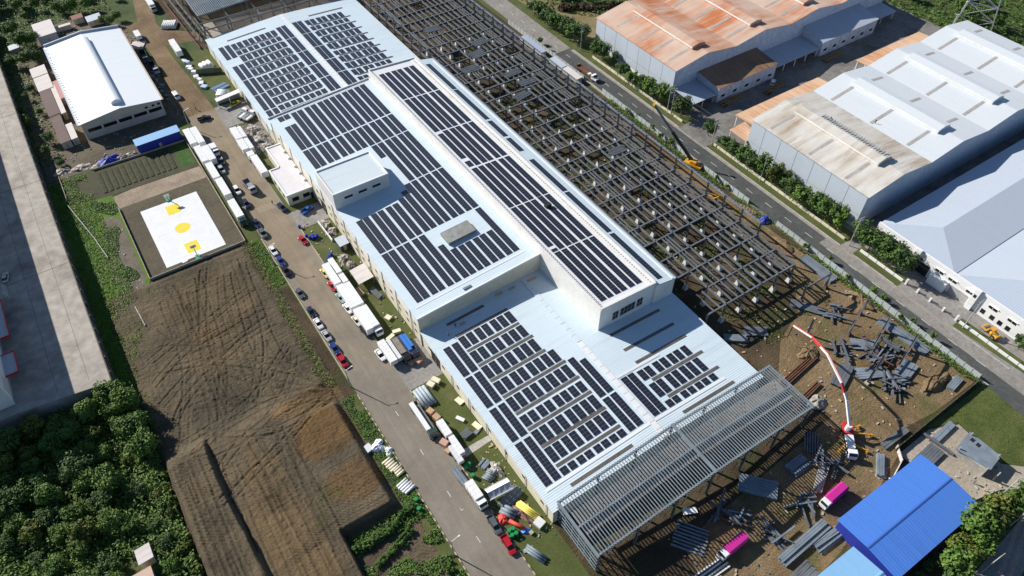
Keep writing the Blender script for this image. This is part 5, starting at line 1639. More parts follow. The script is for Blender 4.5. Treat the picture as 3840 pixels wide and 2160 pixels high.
def cab(t_, m, y, W=2.3, h=2.7, nose=False):
    c_ = loft([(y - 0.9, ring(W / 2, 0.7, h - 0.1)), (y + 0.35, ring(W / 2, 0.7, h)), (y + 0.8, ring(W / 2 - 0.05, 0.7, h - 0.75)), (y + 1.0, ring(W / 2 - 0.1, 0.7, 1.7))]).build('cab', m, t_)
    MB().hexa([(-W / 2 + 0.15, y + 0.42, h - 0.12), (W / 2 - 0.15, y + 0.42, h - 0.12), (W / 2 - 0.15, y + 0.46, h - 0.1), (-W / 2 + 0.15, y + 0.46, h - 0.1)],
              [(-W / 2 + 0.15, y + 0.85, h - 0.85), (W / 2 - 0.15, y + 0.85, h - 0.85), (W / 2 - 0.15, y + 0.89, h - 0.83), (-W / 2 + 0.15, y + 0.89, h - 0.83)]).build('windscreen', M_GLASS, c_)
    for sx in (-1, 1):
        MB().box(min(sx * W / 2, sx * (W / 2 + 0.02)), max(sx * W / 2, sx * (W / 2 + 0.02)), y - 0.5, y + 0.3, 1.6, h - 0.35).build('side_window', M_GLASS, c_)
        MB().box(sx * 0.8 - 0.16, sx * 0.8 + 0.16, y + 1.0, y + 1.05, 0.9, 1.1).build('headlight', M_LAMP, t_)
    if nose:
        loft([(y + 0.9, ring(W / 2 - 0.1, 0.7, 1.75)), (y + 2.2, ring(W / 2 - 0.25, 0.7, 1.5))]).build('bonnet', m, t_)
        MB().box(-0.6, 0.6, y + 2.2, y + 2.24, 0.8, 1.4).build('grille', M_BLACK, t_)
    MB().box(-W / 2, W / 2, y + (2.25 if nose else 1.05), y + (2.42 if nose else 1.2), 0.5, 0.75).build('bumper', M_BLACK, t_)
    return c_


def axles(t_, ys, W=2.2, r=0.5):
    for y in ys:
        for sx in (-1, 1):
            wheel(t_, sx * (W / 2 - 0.15), y, r)


def trailer(label, x, ya, yb_, W=2.45, h=3.4, m=None, cab_m=None, cab_end=-1, rz=0.0, group='white trailers along the street', zb=0.95, cat='trailer'):
    """white box trailer between ya and yb_ (world), optional cab at the -y (cab_end=-1) or +y end"""
    L = abs(yb_ - ya)
    t_ = thing('box_trailer' if cab_m is None else 'box_truck', label, cat if cab_m is None else 'truck', (x, (ya + yb_) / 2, 0.012), R(rz) + (math.pi if cab_end < 0 else 0), group)
    box_body(t_, L, W, zb, h, m or M_BOX)
    MB().box(-0.5, 0.5, -L / 2 + 0.2, L / 2 - 0.2, 0.55, 0.94).build('underframe', M_BLACK, t_)
    if cab_m is None:
        axles(t_, (-L / 2 + 1.3, -L / 2 + 2.5), W)
        for sx in (-1, 1):
            MB().box(sx * 0.8 - 0.08, sx * 0.8 + 0.08, L / 2 - 2.2, L / 2 - 2.0, 0, 0.94).build('landing_leg', M_BLACK, t_)
    else:
        axles(t_, (-L / 2 + 1.3, -L / 2 + 2.5, L / 2 + 1.2), W)
        cab(t_, cab_m, L / 2 + 1.2)
        MB().box(-0.5, 0.5, L / 2 - 0.2, L / 2 + 1.8, 0.5, 0.9).build('chassis', M_BLACK, t_)
    return t_


M_BOX = noisy('box_white', [(0.3, (0.72, 0.72, 0.71)), (0.7, (0.80, 0.80, 0.79))], 0.4, 0.45, fine=1.0, var=0.08)
M_BOXG = noisy('box_offwhite', [(0.3, (0.60, 0.61, 0.61)), (0.7, (0.70, 0.71, 0.71))], 0.4, 0.5, fine=1.0, var=0.1)
trailer('white trailer at the far end of the left row, next to the garden', -27.3, 201.6, 191.0)
trailer('white trailer beside the far trailer of the left row, on the street side', -24.7, 201.2, 190.0)
trailer('white trailer by the bright vegetable bed, left of its twin', -27.0, 188.8, 178.2)
trailer('white trailer by the bright vegetable bed, on the street side of its twin', -24.5, 187.4, 177.6)
trailer('single white trailer beside the sand strip and the silver car', -26.6, 176.6, 166.8)
trailer('white trailer beside the white SUV at the court wall', -26.4, 165.9, 155.6)
trailer('white trailer truck with dark cab at the end of the left row', -26.6, 152.4, 142.2, cab_m=P['darkgreen'])
trailer('white box truck beside the trailers on the left of the street', -21.9, 188.0, 184.6, 2.2, 3.0, cab_m=P['white'])
trailer('white trailer against the low scrap wall, far one of the right row', -12.0, 192.6, 184.5)
trailer('white trailer squeezed against the scrap wall beside the far one of the right row', -9.9, 192.2, 184.7, 1.6, 3.2)
trailer('white trailer second in the right row beside the scrap wall', -12.3, 183.8, 176.8)
trailer('narrow white trailer beside the second one of the right row', -10.2, 183.6, 176.4, 1.7, 3.2)
trailer('short white container between the scrap wall and the annex', -11.7, 175.4, 172.6, 2.4, 3.0)
trailer('white trailer parked right in front of the annex', -11.4, 171.6, 160.0)
for i, (x, ya, yb_, lb_) in enumerate(((-11.9, 106.0, 95.9, 'far one of the long white trailers beside the grass, street side'), (-9.6, 107.2, 100.0, 'short white trailer beside the far long one, factory side'), (-9.6, 99.2, 95.2, 'very short white container behind the short trailer'),
                                        (-11.9, 95.2, 84.4, 'middle one of the long white trailers, street side'), (-9.8, 94.8, 84.4, 'middle one of the long white trailers, factory side'),
                                        (-11.7, 83.6, 74.0, 'near one of the long white trailers, street side'), (-9.6, 83.4, 74.2, 'near one of the long white trailers, factory side'))):
    trailer(lb_, x, ya, yb_, 2.2 if i not in (1, 2) else 1.7, 3.3, M_BOX, cab_m=(P['white'] if i == 6 else None))
trailer('white trailer with blue-grey side beside the truck loaded with tarpaulins', -11.0, 69.0, 60.2, 2.2, 2.7, M_BOX)
trailer('narrow pale trailer beside the brown loaded flatbed', -9.0, 68.6, 60.4, 1.1, 2.4, M_BOXG)
trailer('white trailer at the top of the dirt road beside a dark truck', -10.8, 322.0, 308.5, cab_m=P['silver'])
trailer('small white container beside the dirt road behind the hall corner', -23.6, 290.0, 284.0, 2.3, 2.6)
trailer('white trailer on the dirt road opposite the dark dump trucks', -12.6, 271.5, 259.5)
trailer('white box trailer with slot loads beside the green strip', -10.0, 36.4, 31.2, 2.0, 2.6, M_BOX)
trailer('white container between cardboard boxes and the footpath', -9.8, 30.6, 24.6, 1.6, 2.6, M_BOX)
trailer('white container street side of the one by the footpath', -11.2, 28.4, 22.8, 1.5, 2.3, M_BOXG)
trailer('white delivery truck parked beside the white event tent', -12.7, 16.9, 11.6, 2.3, 3.0, cab_m=P['white'])
M_MAG = mat('magenta', (0.50, 0.02, 0.24), 0.5)
for x, y, rz, lb_ in ((61.6, -35.8, 93, 'magenta covered cargo truck in the striped shadow near the blue shed'), (31.8, -31.2, 92, 'magenta covered cargo truck near the bottom edge below the canopy frame')):
    t_ = thing('cargo_truck', lb_, 'truck', (x, y, 0), R(rz), 'magenta trucks')
    b = loft([(-3.2, [(-1.2, 0.9), (1.2, 0.9), (1.2, 2.5), (0.8, 2.9), (-0.8, 2.9), (-1.2, 2.5)]), (3.2, [(-1.2, 0.9), (1.2, 0.9), (1.2, 2.5), (0.8, 2.9), (-0.8, 2.9), (-1.2, 2.5)])]).build('cover', M_MAG, t_)
    r_ = MB()
    for i in range(14):
        y_ = -3.1 + i * 0.47
        r_.box(-1.23, -1.2, y_, y_ + 0.15, 0.95, 2.5).box(1.2, 1.23, y_, y_ + 0.15, 0.95, 2.5)
    r_.build('cover_rib', M_MAG, b)
    MB().box(-0.6, 0.6, -3.2, 4.2, 0.5, 0.88).build('chassis', M_BLACK, t_)
    cab(t_, P['white'], 4.2, 2.2, 2.5)
    axles(t_, (-2.0, 4.3), 2.2, 0.45)
# open trucks ---------------------------------------------------------------------


def open_truck(label, x, y, ang, L, bedm, cabm, load=None, loadm=None, nose=False, group='open trucks', W=2.4, wallh=0.7, z=0.0):
    t_ = thing('dump_truck' if wallh > 0.9 else 'flatbed_truck', label, 'truck', (x, y, 0.012 + z), R(-ang), group)
    bed = MB().box(-W / 2, W / 2, -L / 2, L / 2, 1.0, 1.15)
    for b in ((-W / 2, -W / 2 + 0.08, -L / 2, L / 2), (W / 2 - 0.08, W / 2, -L / 2, L / 2), (-W / 2 + 0.08, W / 2 - 0.08, -L / 2, -L / 2 + 0.08), (-W / 2 + 0.08, W / 2 - 0.08, L / 2 - 0.08, L / 2)):
        bed.box(*b, 1.15, 1.15 + wallh)
    bed.build('bed', bedm, t_)
    MB().box(-0.5, 0.5, -L / 2, L / 2 + 2.0, 0.55, 0.98).build('chassis', M_BLACK, t_)
    cab(t_, cabm, L / 2 + 1.25, 2.3, 2.7, nose)
    axles(t_, (-L / 2 + 1.0, -L / 2 + 2.1, L / 2 + 1.3), W)
    if load:
        for b in load:
            MB().box(*b).build('load', loadm, t_)
    return t_


open_truck('truck with rust-brown flatbed and white cab driving on the road', 126.7, 151.5, 180, 10.0, M_RUSTST, P['white'], [(-0.9, 0.6, 2.2, 3.4, 1.16, 1.5)], M_BOX, True, 'trucks on the road')
open_truck('grey open truck standing in the middle of the street near the crossing', -18.3, 159.2, 176, 5.4, mat('grey_bed', (0.24, 0.23, 0.25), 0.6), P['silver'], wallh=1.0)
open_truck('dark dump truck on the dirt road, the farther of two beside the hall', -26.0, 268.5, 182, 6.5, M_BLACK, P['grey'], wallh=1.3)
open_truck('dark dump truck on the dirt road, the nearer of two beside the hall', -25.0, 257.0, 178, 6.5, M_BLACK, P['silver'], wallh=1.3)
open_truck('flatbed truck with long white load and dark cab beside the round logs', -13.1, 40.6, 180, 10.2, mat('bed_grey', (0.20, 0.20, 0.20), 0.7), P['darkgreen'], [(-0.1, 1.15, -5.0, 5.0, 1.16, 2.3)], M_BOX)
fl = thing('flatbed_trailer', 'narrow grey flatbed trailer behind the white delivery truck', 'trailer', (-13.3, 20.2, 0), R(2))
MB().box(-0.9, 0.9, -3.0, 3.0, 0.9, 1.05).build('bed', M_STEELB, fl)
for x in (-0.5, 0.3):
    MB().box(x, x + 0.25, -3.0, 3.0, 1.051, 1.25).build('load', M_GALV, fl)
axles(fl, (-1.8, -0.8), 1.8, 0.4)
open_truck('flatbed truck loaded with bright blue tarpaulin rolls', -4.6, 64.6, 180, 7.4, M_STEEL, P['navy'], [(-1.0, -0.1, -3.3, 2.0, 1.16, 2.0), (0.0, 1.0, -3.4, 3.0, 1.16, 2.1)], mat('blue_tarp', (0.02, 0.16, 0.55), 0.5))
open_truck('truck with dull brown load between the pale trailer and the blue tarpaulins', -7.2, 64.8, 180, 7.2, M_STEEL, P['black'], [(-0.9, 0.9, -3.3, 3.0, 1.16, 2.0)], noisy('brown_load', [(0.3, (0.17, 0.15, 0.13)), (0.7, (0.28, 0.25, 0.22))], 0.7, 0.9))
for i, (x, y, ang, lb_) in enumerate(((-5.9, 201.8, 58, 'white truck by the gate apron, the left one of the pair'), (-4.2, 198.8, 62, 'white truck by the gate apron, the right one of the pair'))):
    open_truck(lb_, x, y, ang, 3.6, M_BOX, P['white'], wallh=0.5)
for i, (x, y, ang, lb_) in enumerate(((163.0, 101.8, 87, 'yellow skeletal trailer in front of the brown lean-to'), (223.5, 101.2, 88, 'yellow skeletal trailer in front of the striped lean-to'), (184.0, 98.3, 86, 'yellow skeletal trailer beside the white jeep'))):
    t_ = thing('skeletal_trailer', lb_, 'trailer', (x, y, 0.012), R(-ang), 'yellow trailers')
    for sx in (-0.7, 0.7):
        MB().box(sx - 0.12, sx + 0.12, -6, 6, 1.0, 1.4).build('beam', mat('shade_darkened_yellow', (0.24, 0.145, 0.02), 0.6), t_)  # yellow paint darkened: the shade of the yard is put into its colour
    for q in range(7):
        MB().box(-1.2, 1.2, -5.8 + q * 1.9, -5.6 + q * 1.9, 1.05, 1.35).build('cross_member', mat('shade_darkened_yellow', (0.24, 0.145, 0.02), 0.6), t_)
    axles(t_, (-4.8, -3.6), 2.3, 0.5)
# ---------------------------------------------------------------- machines
pt = thing('concrete_pump_truck', 'concrete pump truck with long red and white arched boom on the building site', 'pump truck', (76.6, -27.6, 0), R(138))
MB().box(-1.2, 1.2, -4.6, 3.4, 1.1, 1.5).build('chassis', M_BLACK, pt)
MB().box(-1.25, 1.25, -4.8, -1.4, 1.5, 2.4).build('hopper', M_RED, pt)
MB().box(-1.0, 1.0, -1.2, 2.6, 1.5, 2.2).build('pump_body', M_WHITE, pt)
cab(pt, P['white'], 4.4, 2.4, 2.9)
axles(pt, (-3.6, -2.4, 4.4), 2.4, 0.52)
M_BOOMW = mat('boom_white', (0.78, 0.76, 0.75), 0.45)
M_BOOMR = mat('boom_red', (0.55, 0.05, 0.04), 0.45)
wpart(pt, 'turret', MB().tube((78.0, -25.4, 2.2), (78.0, -25.4, 4.4), 0.7, 10), M_WHITE)
bp = [(78.0, -25.4, 4.2), (79.8, -21.0, 9.0), (80.6, -17.4, 12.0), (83.0, -10.0, 14.0), (85.8, -3.0, 12.0), (88.2, 4.3, 8.0)]
for i, (a_, b_) in enumerate(zip(bp[:-1], bp[1:])):
    wpart(pt, 'boom_section', MB().bar(a_, b_, 0.55 - 0.07 * i, 0.62 - 0.08 * i), M_BOOMW)
    a2, b2 = Vector(a_) + Vector((0.36, 0, 0.2)), Vector(b_) + Vector((0.32, 0, 0.18))
    wpart(pt, 'delivery_pipe', MB().tube(a2, b2, 0.13, 6), M_BOOMR)
    if i in (1, 3):
        wpart(pt, 'boom_stripe', MB().bar(Vector(a_) * 0.55 + Vector(b_) * 0.45, b_, 0.58 - 0.07 * i, 0.65 - 0.08 * i), M_BOOMR)
wpart(pt, 'hose', MB().tube(bp[-1], (88.3, 4.6, 2.0), 0.12, 6), M_BLACK)
for a_, b_ in (((76.8, -27.4), (72.4, -28.2)), ((76.0, -28.0), (78.4, -32.2)), ((78.4, -26.0), (83.2, -29.8)), ((78.6, -25.4), (82.8, -26.2))):
    wpart(pt, 'outrigger', MB().bar((*a_, 1.4), (*b_, 0.9), 0.3, 0.35), M_YEL)
    wpart(pt, 'outrigger_foot', MB().box(b_[0] - 0.35, b_[0] + 0.35, b_[1] - 0.35, b_[1] + 0.35, 0, 0.9), M_YEL)

cr = thing('mobile_crane', 'orange mobile crane with long dark telescopic boom reaching over the road', 'crane', (121.6, 80.2, 0), R(20))
MB().box(-1.3, 1.3, -3.8, 3.0, 0.9, 1.6).build('carrier', M_YEL, cr)
loft([(-1.6, ring(1.1, 1.6, 2.9)), (0.6, ring(1.1, 1.6, 2.9)), (1.2, ring(0.9, 1.6, 2.2))]).build('superstructure', M_YEL, cr)
MB().box(0.3, 1.15, 0.6, 1.9, 1.6, 3.0).build('operator_cab', M_GLASS, cr)
axles(cr, (-2.8, -1.5, 1.0, 2.3), 2.5, 0.52)
wpart(cr, 'boom', MB().bar((121.4, 80.6, 2.6), (117.6, 89.0, 11.6), 0.8, 0.9), M_BLACK)
wpart(cr, 'boom_tip', MB().bar((117.6, 89.0, 11.6), (114.2, 96.6, 19.8), 0.55, 0.6), M_STEEL)
wpart(cr, 'jib_head', MB().box(113.8, 114.6, 96.2, 97.2, 19.6, 20.4), M_YEL)
wpart(cr, 'hoist_rope', MB().tube((114.2, 96.9, 19.6), (114.2, 96.9, 9.0), 0.05, 4), M_BLACK)


def excavator(label, x, y, ang, z=0.0, grp='site machines', kind='excavator'):
    t_ = thing(kind, label, kind, (x, y, z), R(-ang), grp)
    for sx in (-1, 1):
        loft([(-1.9, ring(0.28, 0.15, 0.75)), (-1.6, ring(0.28, 0.0, 0.9)), (1.6, ring(0.28, 0.0, 0.9)), (1.9, ring(0.28, 0.15, 0.75))]).build('track', M_TYRE, t_, (sx * 1.05, 0, 0))
    loft([(-1.9, ring(1.2, 0.95, 2.1)), (-0.2, ring(1.3, 0.95, 2.2)), (0.9, ring(1.25, 0.95, 1.9))]).build('house', M_YEL, t_)
    MB().box(-1.2, -0.35, -0.2, 1.3, 1.0, 2.8).build('cab', M_GLASS, t_)
    MB().box(-1.22, -0.33, -0.25, 1.35, 2.8, 2.9).build('cab_roof', M_YEL, t_)
    MB().bar((0.3, 0.8, 1.6), (0.3, 3.3, 4.0), 0.4, 0.55).bar((0.3, 3.3, 4.0), (0.3, 5.2, 1.6), 0.32, 0.45).build('boom', M_YEL, t_)
    MB().hexa([(-0.2, 4.9, 0.5), (0.8, 4.9, 0.5), (0.8, 5.8, 0.4), (-0.2, 5.8, 0.4)], [(-0.2, 4.9, 1.5), (0.8, 4.9, 1.5), (0.8, 5.3, 1.6), (-0.2, 5.3, 1.6)]).build('bucket', M_STEEL, t_)
    return t_


excavator('orange excavator working between the steel frame and the road', 113.8, 62.2, 155)
gr = thing('road_roller', 'yellow compactor machine parked on the office forecourt', 'compactor', (140.9, -27.0, 0), R(-15), 'site machines')
MB().tube((-1.0, 2.0, 0.75), (1.0, 2.0, 0.75), 0.75, 14).build('drum', M_STEEL, gr)
loft([(-2.4, ring(0.95, 0.7, 1.7)), (-0.2, ring(0.95, 0.7, 1.7)), (0.2, ring(0.7, 0.7, 1.5))]).build('engine_body', M_YEL, gr)
MB().box(-1.15, 1.15, 0.9, 3.0, 0.8, 1.25).build('drum_frame', M_YEL, gr)
MB().box(-0.8, 0.8, -0.6, 0.8, 2.5, 2.65).build('cab_roof', M_YEL, gr)
for sx in (-0.7, 0.7):
    for y in (-0.5, 0.7):
        MB().box(sx - 0.05, sx + 0.05, y - 0.05, y + 0.05, 1.5, 2.5).build('cab_post', M_BLACK, gr)
axles(gr, (-1.5,), 2.2, 0.7)

# ---------------------------------------------------------------- stacks, bundles, drums, boxes


def stack(name, label, cx, cy, ang, n_, m_h, L, sx, sz, m, cat='steel stack', group=None, gap=0.06, z=0.0, piece='bar', jitter=0.15, ib=False):
    """n_ pieces wide, m_h layers, each L long lying along local x, turned ang degrees"""
    t_ = thing(name, label, cat, (cx, cy, z), R(ang), group)
    mb = MB()
    if ib:
        mb.ibeam((-L / 2, 0, sz / 2), (L / 2, 0, sz / 2), sx, sz, 0.04)
    else:
        mb.box(-L / 2, L / 2, -sx / 2, sx / 2, 0, sz)
    me = mb.mesh(piece, m)
    w_ = n_ * (sx + gap)
    for j in range(m_h):
        for i in range(n_):
            if j == m_h - 1 and rng.random() < 0.2 and m_h > 1:
                continue
            o = link(piece, me, t_, (rng.uniform(-jitter, jitter), -w_ / 2 + (i + 0.5) * (sx + gap), j * (sz + 0.02)))
            o.rotation_euler[2] = R(rng.uniform(-1.2, 1.2)) if jitter else 0
    return t_


G1 = 'steel stacks on the building site'
stack('steel_stack', 'neat stack of blue-grey box sections in the dark area under the canopy edge, right one', 60.6, -25.1, 0, 7, 2, 6.0, 0.5, 0.4, M_STEELB, group=G1)
stack('steel_stack', 'long blue-grey steel sections under the canopy edge, left of the neat stack', 47.6, -23.5, -50, 6, 2, 9.5, 0.75, 0.45, M_STEELB, group=G1)
stack('steel_stack', 'short bundle of blue-grey sections beside the white barrier panels', 78.2, -36.9, 38, 4, 2, 6.4, 0.55, 0.5, M_STEELB, group=G1)
stack('steel_stack', 'long pale steel beams in the bottom yard left of the blue shed', 46.2, -39.8, 2, 5, 2, 16.0, 0.5, 0.5, M_GALV, group=G1)
stack('steel_stack', 'grey ribbed sections against the corner of the blue shed', 51.6, -42.6, -2, 6, 2, 8.4, 0.42, 0.42, M_STEELB, group=G1)
stack('steel_stack', 'row of short beams near the bottom edge left of the pale blue shed', 40.0, -45.0, 4, 7, 1, 7.0, 0.5, 0.5, M_STEEL, group=G1)
stack('steel_stack', 'two long dark beams beside the mesh fence near the pump truck', 88.0, -33.6, 0, 3, 1, 9.6, 0.6, 0.7, M_STEEL, group=G1)
stack('steel_stack', 'large dark beams lying beside the far corner of the blue shed', 90.4, -42.0, 4, 6, 1, 8.4, 0.62, 0.7, M_STEEL, group=G1)
stack('steel_stack', 'single long dark beam across the yard behind the blue shed', 95.8, -41.0, -82, 1, 1, 8.5, 0.7, 0.8, M_STEEL, group=G1)
stack('steel_stack', 'blue-grey beam pair beside the green corner lot', 100.4, -39.6, 3, 2, 1, 8.0, 0.9, 0.7, M_STEELB, group=G1)
stack('steel_stack', 'small bundle of channels at the corner of the mesh fence', 116.5, -31.8, 8, 4, 2, 5.5, 0.5, 0.3, M_STEELB, group=G1)
stack('castellated_stack', 'long stack of grey ladder-like panels along the sheet fence, nearer one', 118.8, -13.2, 95, 9, 2, 15.5, 0.28, 0.35, M_STEELB, group=G1, gap=0.12)
stack('castellated_stack', 'long stack of grey ladder-like panels along the sheet fence, farther one', 119.2, 19.2, 92, 10, 2, 12.5, 0.28, 0.35, M_STEELB, group=G1, gap=0.12)
stack('girder_stack', 'stack of grey girders lying on the brown ground under the boom, left one', 92.4, -12.6, 20, 4, 1, 9.0, 0.9, 0.7, M_STEEL, group=G1, ib=True)
stack('girder_stack', 'stack of grey girders beside the mound at the middle of the site', 106.5, -9.0, -40, 5, 1, 7.5, 0.7, 0.6, M_STEELB, group=G1, ib=True)
stack('girder_stack', 'blue-grey girders lying right of the boom at the near end', 107.8, -21.6, 12, 5, 1, 9.5, 0.8, 0.6, M_STEELB, group=G1, ib=True)
stack('girder_stack', 'loose girders crossing each other below the leaning columns', 99.6, -16.4, -28, 5, 1, 8.0, 0.7, 0.6, M_STEELB, group=G1, ib=True, jitter=0.6)
stack('girder_stack', 'grey girders near the end of the boom tip', 84.0, 12.0, -35, 6, 1, 7.0, 0.5, 0.5, M_STEEL, group=G1, ib=True, jitter=0.5)
stack('girder_stack', 'girders lying under the front row of the steel frame', 77.0, 13.5, -38, 6, 2, 6.5, 0.35, 0.35, M_STEELB, group=G1, jitter=0.5)
stack('girder_stack', 'dark girders lying beside the small portal near the haul track', 104.0, 9.5, -58, 4, 1, 11.0, 0.7, 0.6, M_STEEL, group=G1, ib=True)
stack('rebar_cage', 'rusty reinforcement cages in the trench beside the canopy', 84.0, -4.6, 6, 4, 2, 15.0, 0.3, 0.3, M_RUSTST, 'rebar cage', G1, gap=0.3)
stack('rebar_cage', 'rusty reinforcement cage beside the rock pile at the canopy corner', 79.0, -11.6, 8, 3, 2, 12.0, 0.3, 0.3, M_RUSTST, 'rebar cage', G1, gap=0.3)
stack('steel_stack', 'dim dark beams under the canopy front, left part', 24.5, -24.0, -55, 8, 1, 8.0, 0.4, 0.4, M_STEELB, group=G1, gap=0.5)
stack('steel_stack', 'black and white striped beams below the canopy front near the magenta truck', 23.5, -32.6, -2, 4, 1, 8.5, 0.35, 0.4, M_BOXG, group=G1, gap=0.5)
stack('steel_stack', 'dark bundle beside the outrigger of the pump truck', 68.6, -22.4, 40, 6, 1, 6.5, 0.35, 0.4, M_STEEL, group=G1, gap=0.3)
stack('block_pallets', 'row of pale broken blocks beside the neat steel stack', 62.8, -30.6, 28, 3, 1, 8.0, 0.7, 0.7, M_CONC, 'block pile', G1, jitter=0.5)
for x, y, w_, l_, ang, lb_ in ((29.0, -18.8, 1.6, 3.6, -25, 'white panel lying in the dark below the canopy front'), (76.6, -42.2, 1.4, 4.0, 60, 'white panel leaning by the blue shed corner')):
    t_ = thing('white_board', lb_, 'board', (x, y, 0.3), R(ang))
    MB().box(-l_ / 2, l_ / 2, -w_ / 2, w_ / 2, 0.0, 0.12).build('sheet', M_WHITE, t_)
    MB().box(-l_ / 2, l_ / 2, -0.06, 0.06, -0.28, -0.002).build('bearer', M_WOOD, t_)
wall_run('barrier', 'line of white upright barrier panels between the site and the blue shed', [(86.0, -35.6), (83.4, -39.0), (78.0, -40.6), (70.4, -40.8)], 1.5, 0.1, M_OLDW, 'barrier', 2.4)
tr_ = random.Random(9)
for q, (x, y, n_, lb_) in enumerate(((104.5, -14.0, 16, 'tangled heap of dark girders in the middle of the corner site'), (111.0, -13.5, 12, 'tangled girders between the two leaning portals'), (101.0, -22.5, 14, 'tangled girders right of the pump truck boom'),
                                     (98.0, -6.5, 10, 'loose girders beside the arched boom'), (109.5, 3.5, 10, 'loose girders near the far lone portal'), (36.0, -24.5, 14, 'dim jumble of beams in the shade below the canopy front'),
                                     (66.5, -28.6, 10, 'jumble of pale sections beside the neat blue-grey stack'), (53.5, -33.0, 10, 'jumble of thin sections in the striped shade'), (42.5, -34.0, 10, 'jumble of timber and steel near the lower magenta truck'))):
    t_ = thing('steel_tangle', lb_, 'steel heap', (x, y, 0), tr_.uniform(0, 3), 'tangled steel heaps')
    for k_ in range(n_):
        a_ = tr_.choice((0.2, 0.35, 1.7, 1.85)) + tr_.uniform(-0.3, 0.3)
        L = tr_.uniform(3.0, 8.5)
        ox_, oy_, oz_ = tr_.uniform(-2.8, 2.8), tr_.uniform(-2.2, 2.2), 0.25 + 0.09 * k_ + tr_.uniform(0, 0.2)
        dz_ = tr_.uniform(-0.15, 0.5)
        MB().ibeam((ox_ - math.cos(a_) * L / 2, oy_ - math.sin(a_) * L / 2, oz_), (ox_ + math.cos(a_) * L / 2, oy_ + math.sin(a_) * L / 2, oz_ + dz_), tr_.uniform(0.3, 0.6), tr_.uniform(0.3, 0.6), 0.05).build('girder', tr_.choice((M_STEEL, M_STEEL, M_STEELB, M_RUSTST if k_ % 5 == 0 else M_STEEL)), t_)
# free-standing portal frames of the half-built corner
for i, (x, y, x2, y2, z, lb_) in enumerate(((115.2, -0.4, 106.0, -3.8, 6.4, 'lone portal frame near the haul track, far one'), (115.4, -8.6, 108.0, -11.2, 6.6, 'leaning portal frame in the middle of the corner site'),
                                             (116.0, -17.4, 108.6, -19.4, 6.4, 'lone portal frame nearest the green corner lot'), (104.2, 12.8, 115.0, 12.6, 6.6, 'portal frame standing apart at the end of the steel frame'))):
    t_ = thing('portal_frame', lb_, 'steel frame', (x, y, 0), 0, 'lone portal frames')
    for xx, yy in ((x, y), (x2, y2)):
        wpart(t_, 'column', MB().ibeam((xx, yy, 0.6), (xx + rng.uniform(-0.3, 0.3), yy + rng.uniform(-0.3, 0.3), z + 0.4), 0.5, 0.55, 0.06), M_STEEL)
        wpart(t_, 'pedestal', MB().hexa([(xx - 0.7, yy - 0.7, 0), (xx + 0.7, yy - 0.7, 0), (xx + 0.7, yy + 0.7, 0), (xx - 0.7, yy + 0.7, 0)], [(xx - 0.4, yy - 0.4, 0.9), (xx + 0.4, yy - 0.4, 0.9), (xx + 0.4, yy + 0.4, 0.9), (xx - 0.4, yy + 0.4, 0.9)]), M_RUSTST)
    wpart(t_, 'beam', MB().ibeam((x, y, z), (x2, y2, z), 0.4, 0.6, 0.06), M_STEEL)
    wpart(t_, 'brace', MB().bar((x2, y2, z), (x2 - 6.5, y2 - 2.0, z - 0.4), 0.3, 0.4), M_STEEL)
for i, (x, y) in enumerate(((102.3, -16.6), (96.4, -18.2), (96.0, 3.0))):
    t_ = thing('steel_column', f'single upright steel column on the corner site, {ORD[i]} from the green lot', 'column', (x, y, 0), 0, 'single columns')
    MB().ibeam((0, 0, 0.6), (0.3, 0.2, 6.4), 0.5, 0.55, 0.06).build('shaft', M_STEEL, t_)
    MB().box(-0.6, 0.6, -0.6, 0.6, 0, 0.6).build('pedestal', M_CONC, t_)


def drum(label, x, y, m, lying=0, group='drums', r=0.42, h=1.1, z=0.0):
    t_ = thing('drum', label, 'drum', (x, y, z), 0, group)
    mb = MB()
    for i in range(3):
        mb.tube((0, 0, i * h / 3 + 0.01), (0, 0, (i + 1) * h / 3 - 0.01), r, 12)
    mb.build('shell', m, t_)
    MB().tube((0, 0, 0), (0, 0, h + 0.02), r * 1.04, 12).build('rim', m, t_) if False else None
    MB().tube((0, 0, h - 0.02), (0, 0, h + 0.05), r * 0.8, 12).build('lid', m, t_)
    return t_


M_DRG = mat('drum_green', (0.01, 0.25, 0.07), 0.45)
M_DRB = mat('drum_blue', (0.015, 0.035, 0.30), 0.45)
for x, y, lb_ in ((-10.7, 21.6, 'green drum by the kerb, left one of the upper pair'), (-9.7, 21.8, 'green drum by the kerb, right one of the upper pair'), (-10.5, 18.6, 'single green drum behind the white delivery truck'),
                  (-25.6, 20.8, 'green drum left of the street, upper one'), (-26.2, 18.3, 'green drum left of the street, lower one'),
                  (-10.8, 1.3, 'green drum by the grey pickup, far left of four'), (-9.7, 1.2, 'green drum by the grey pickup, far right of four'), (-10.8, 0.0, 'green drum by the grey pickup, near left of four'), (-9.7, -0.1, 'green drum by the grey pickup, near right of four')):
    drum(lb_, x, y, M_DRG, group='green drums', r=0.55, h=1.2)
for i, (x, y) in enumerate(((-11.4, 129.4), (-11.2, 124.0), (-10.6, 122.6), (-9.8, 121.8), (-8.9, 121.6), (-9.4, 122.8), (-8.2, 122.2), (-9.6, 110.0), (-8.7, 110.8), (-9.9, 108.9), (-8.9, 109.6), (-7.9, 111.3))):
    drum({0: 'single blue drum at the kerb of the small lawn'}.get(i, 'blue drum in the cluster at the near kerb of the small lawn' if i < 7 else 'blue drum in the cluster at the head of the long white trailers'), x, y, M_DRB, group='blue drums on the lawn' if i < 7 else 'blue drums by the trailers', r=0.5, h=1.15)


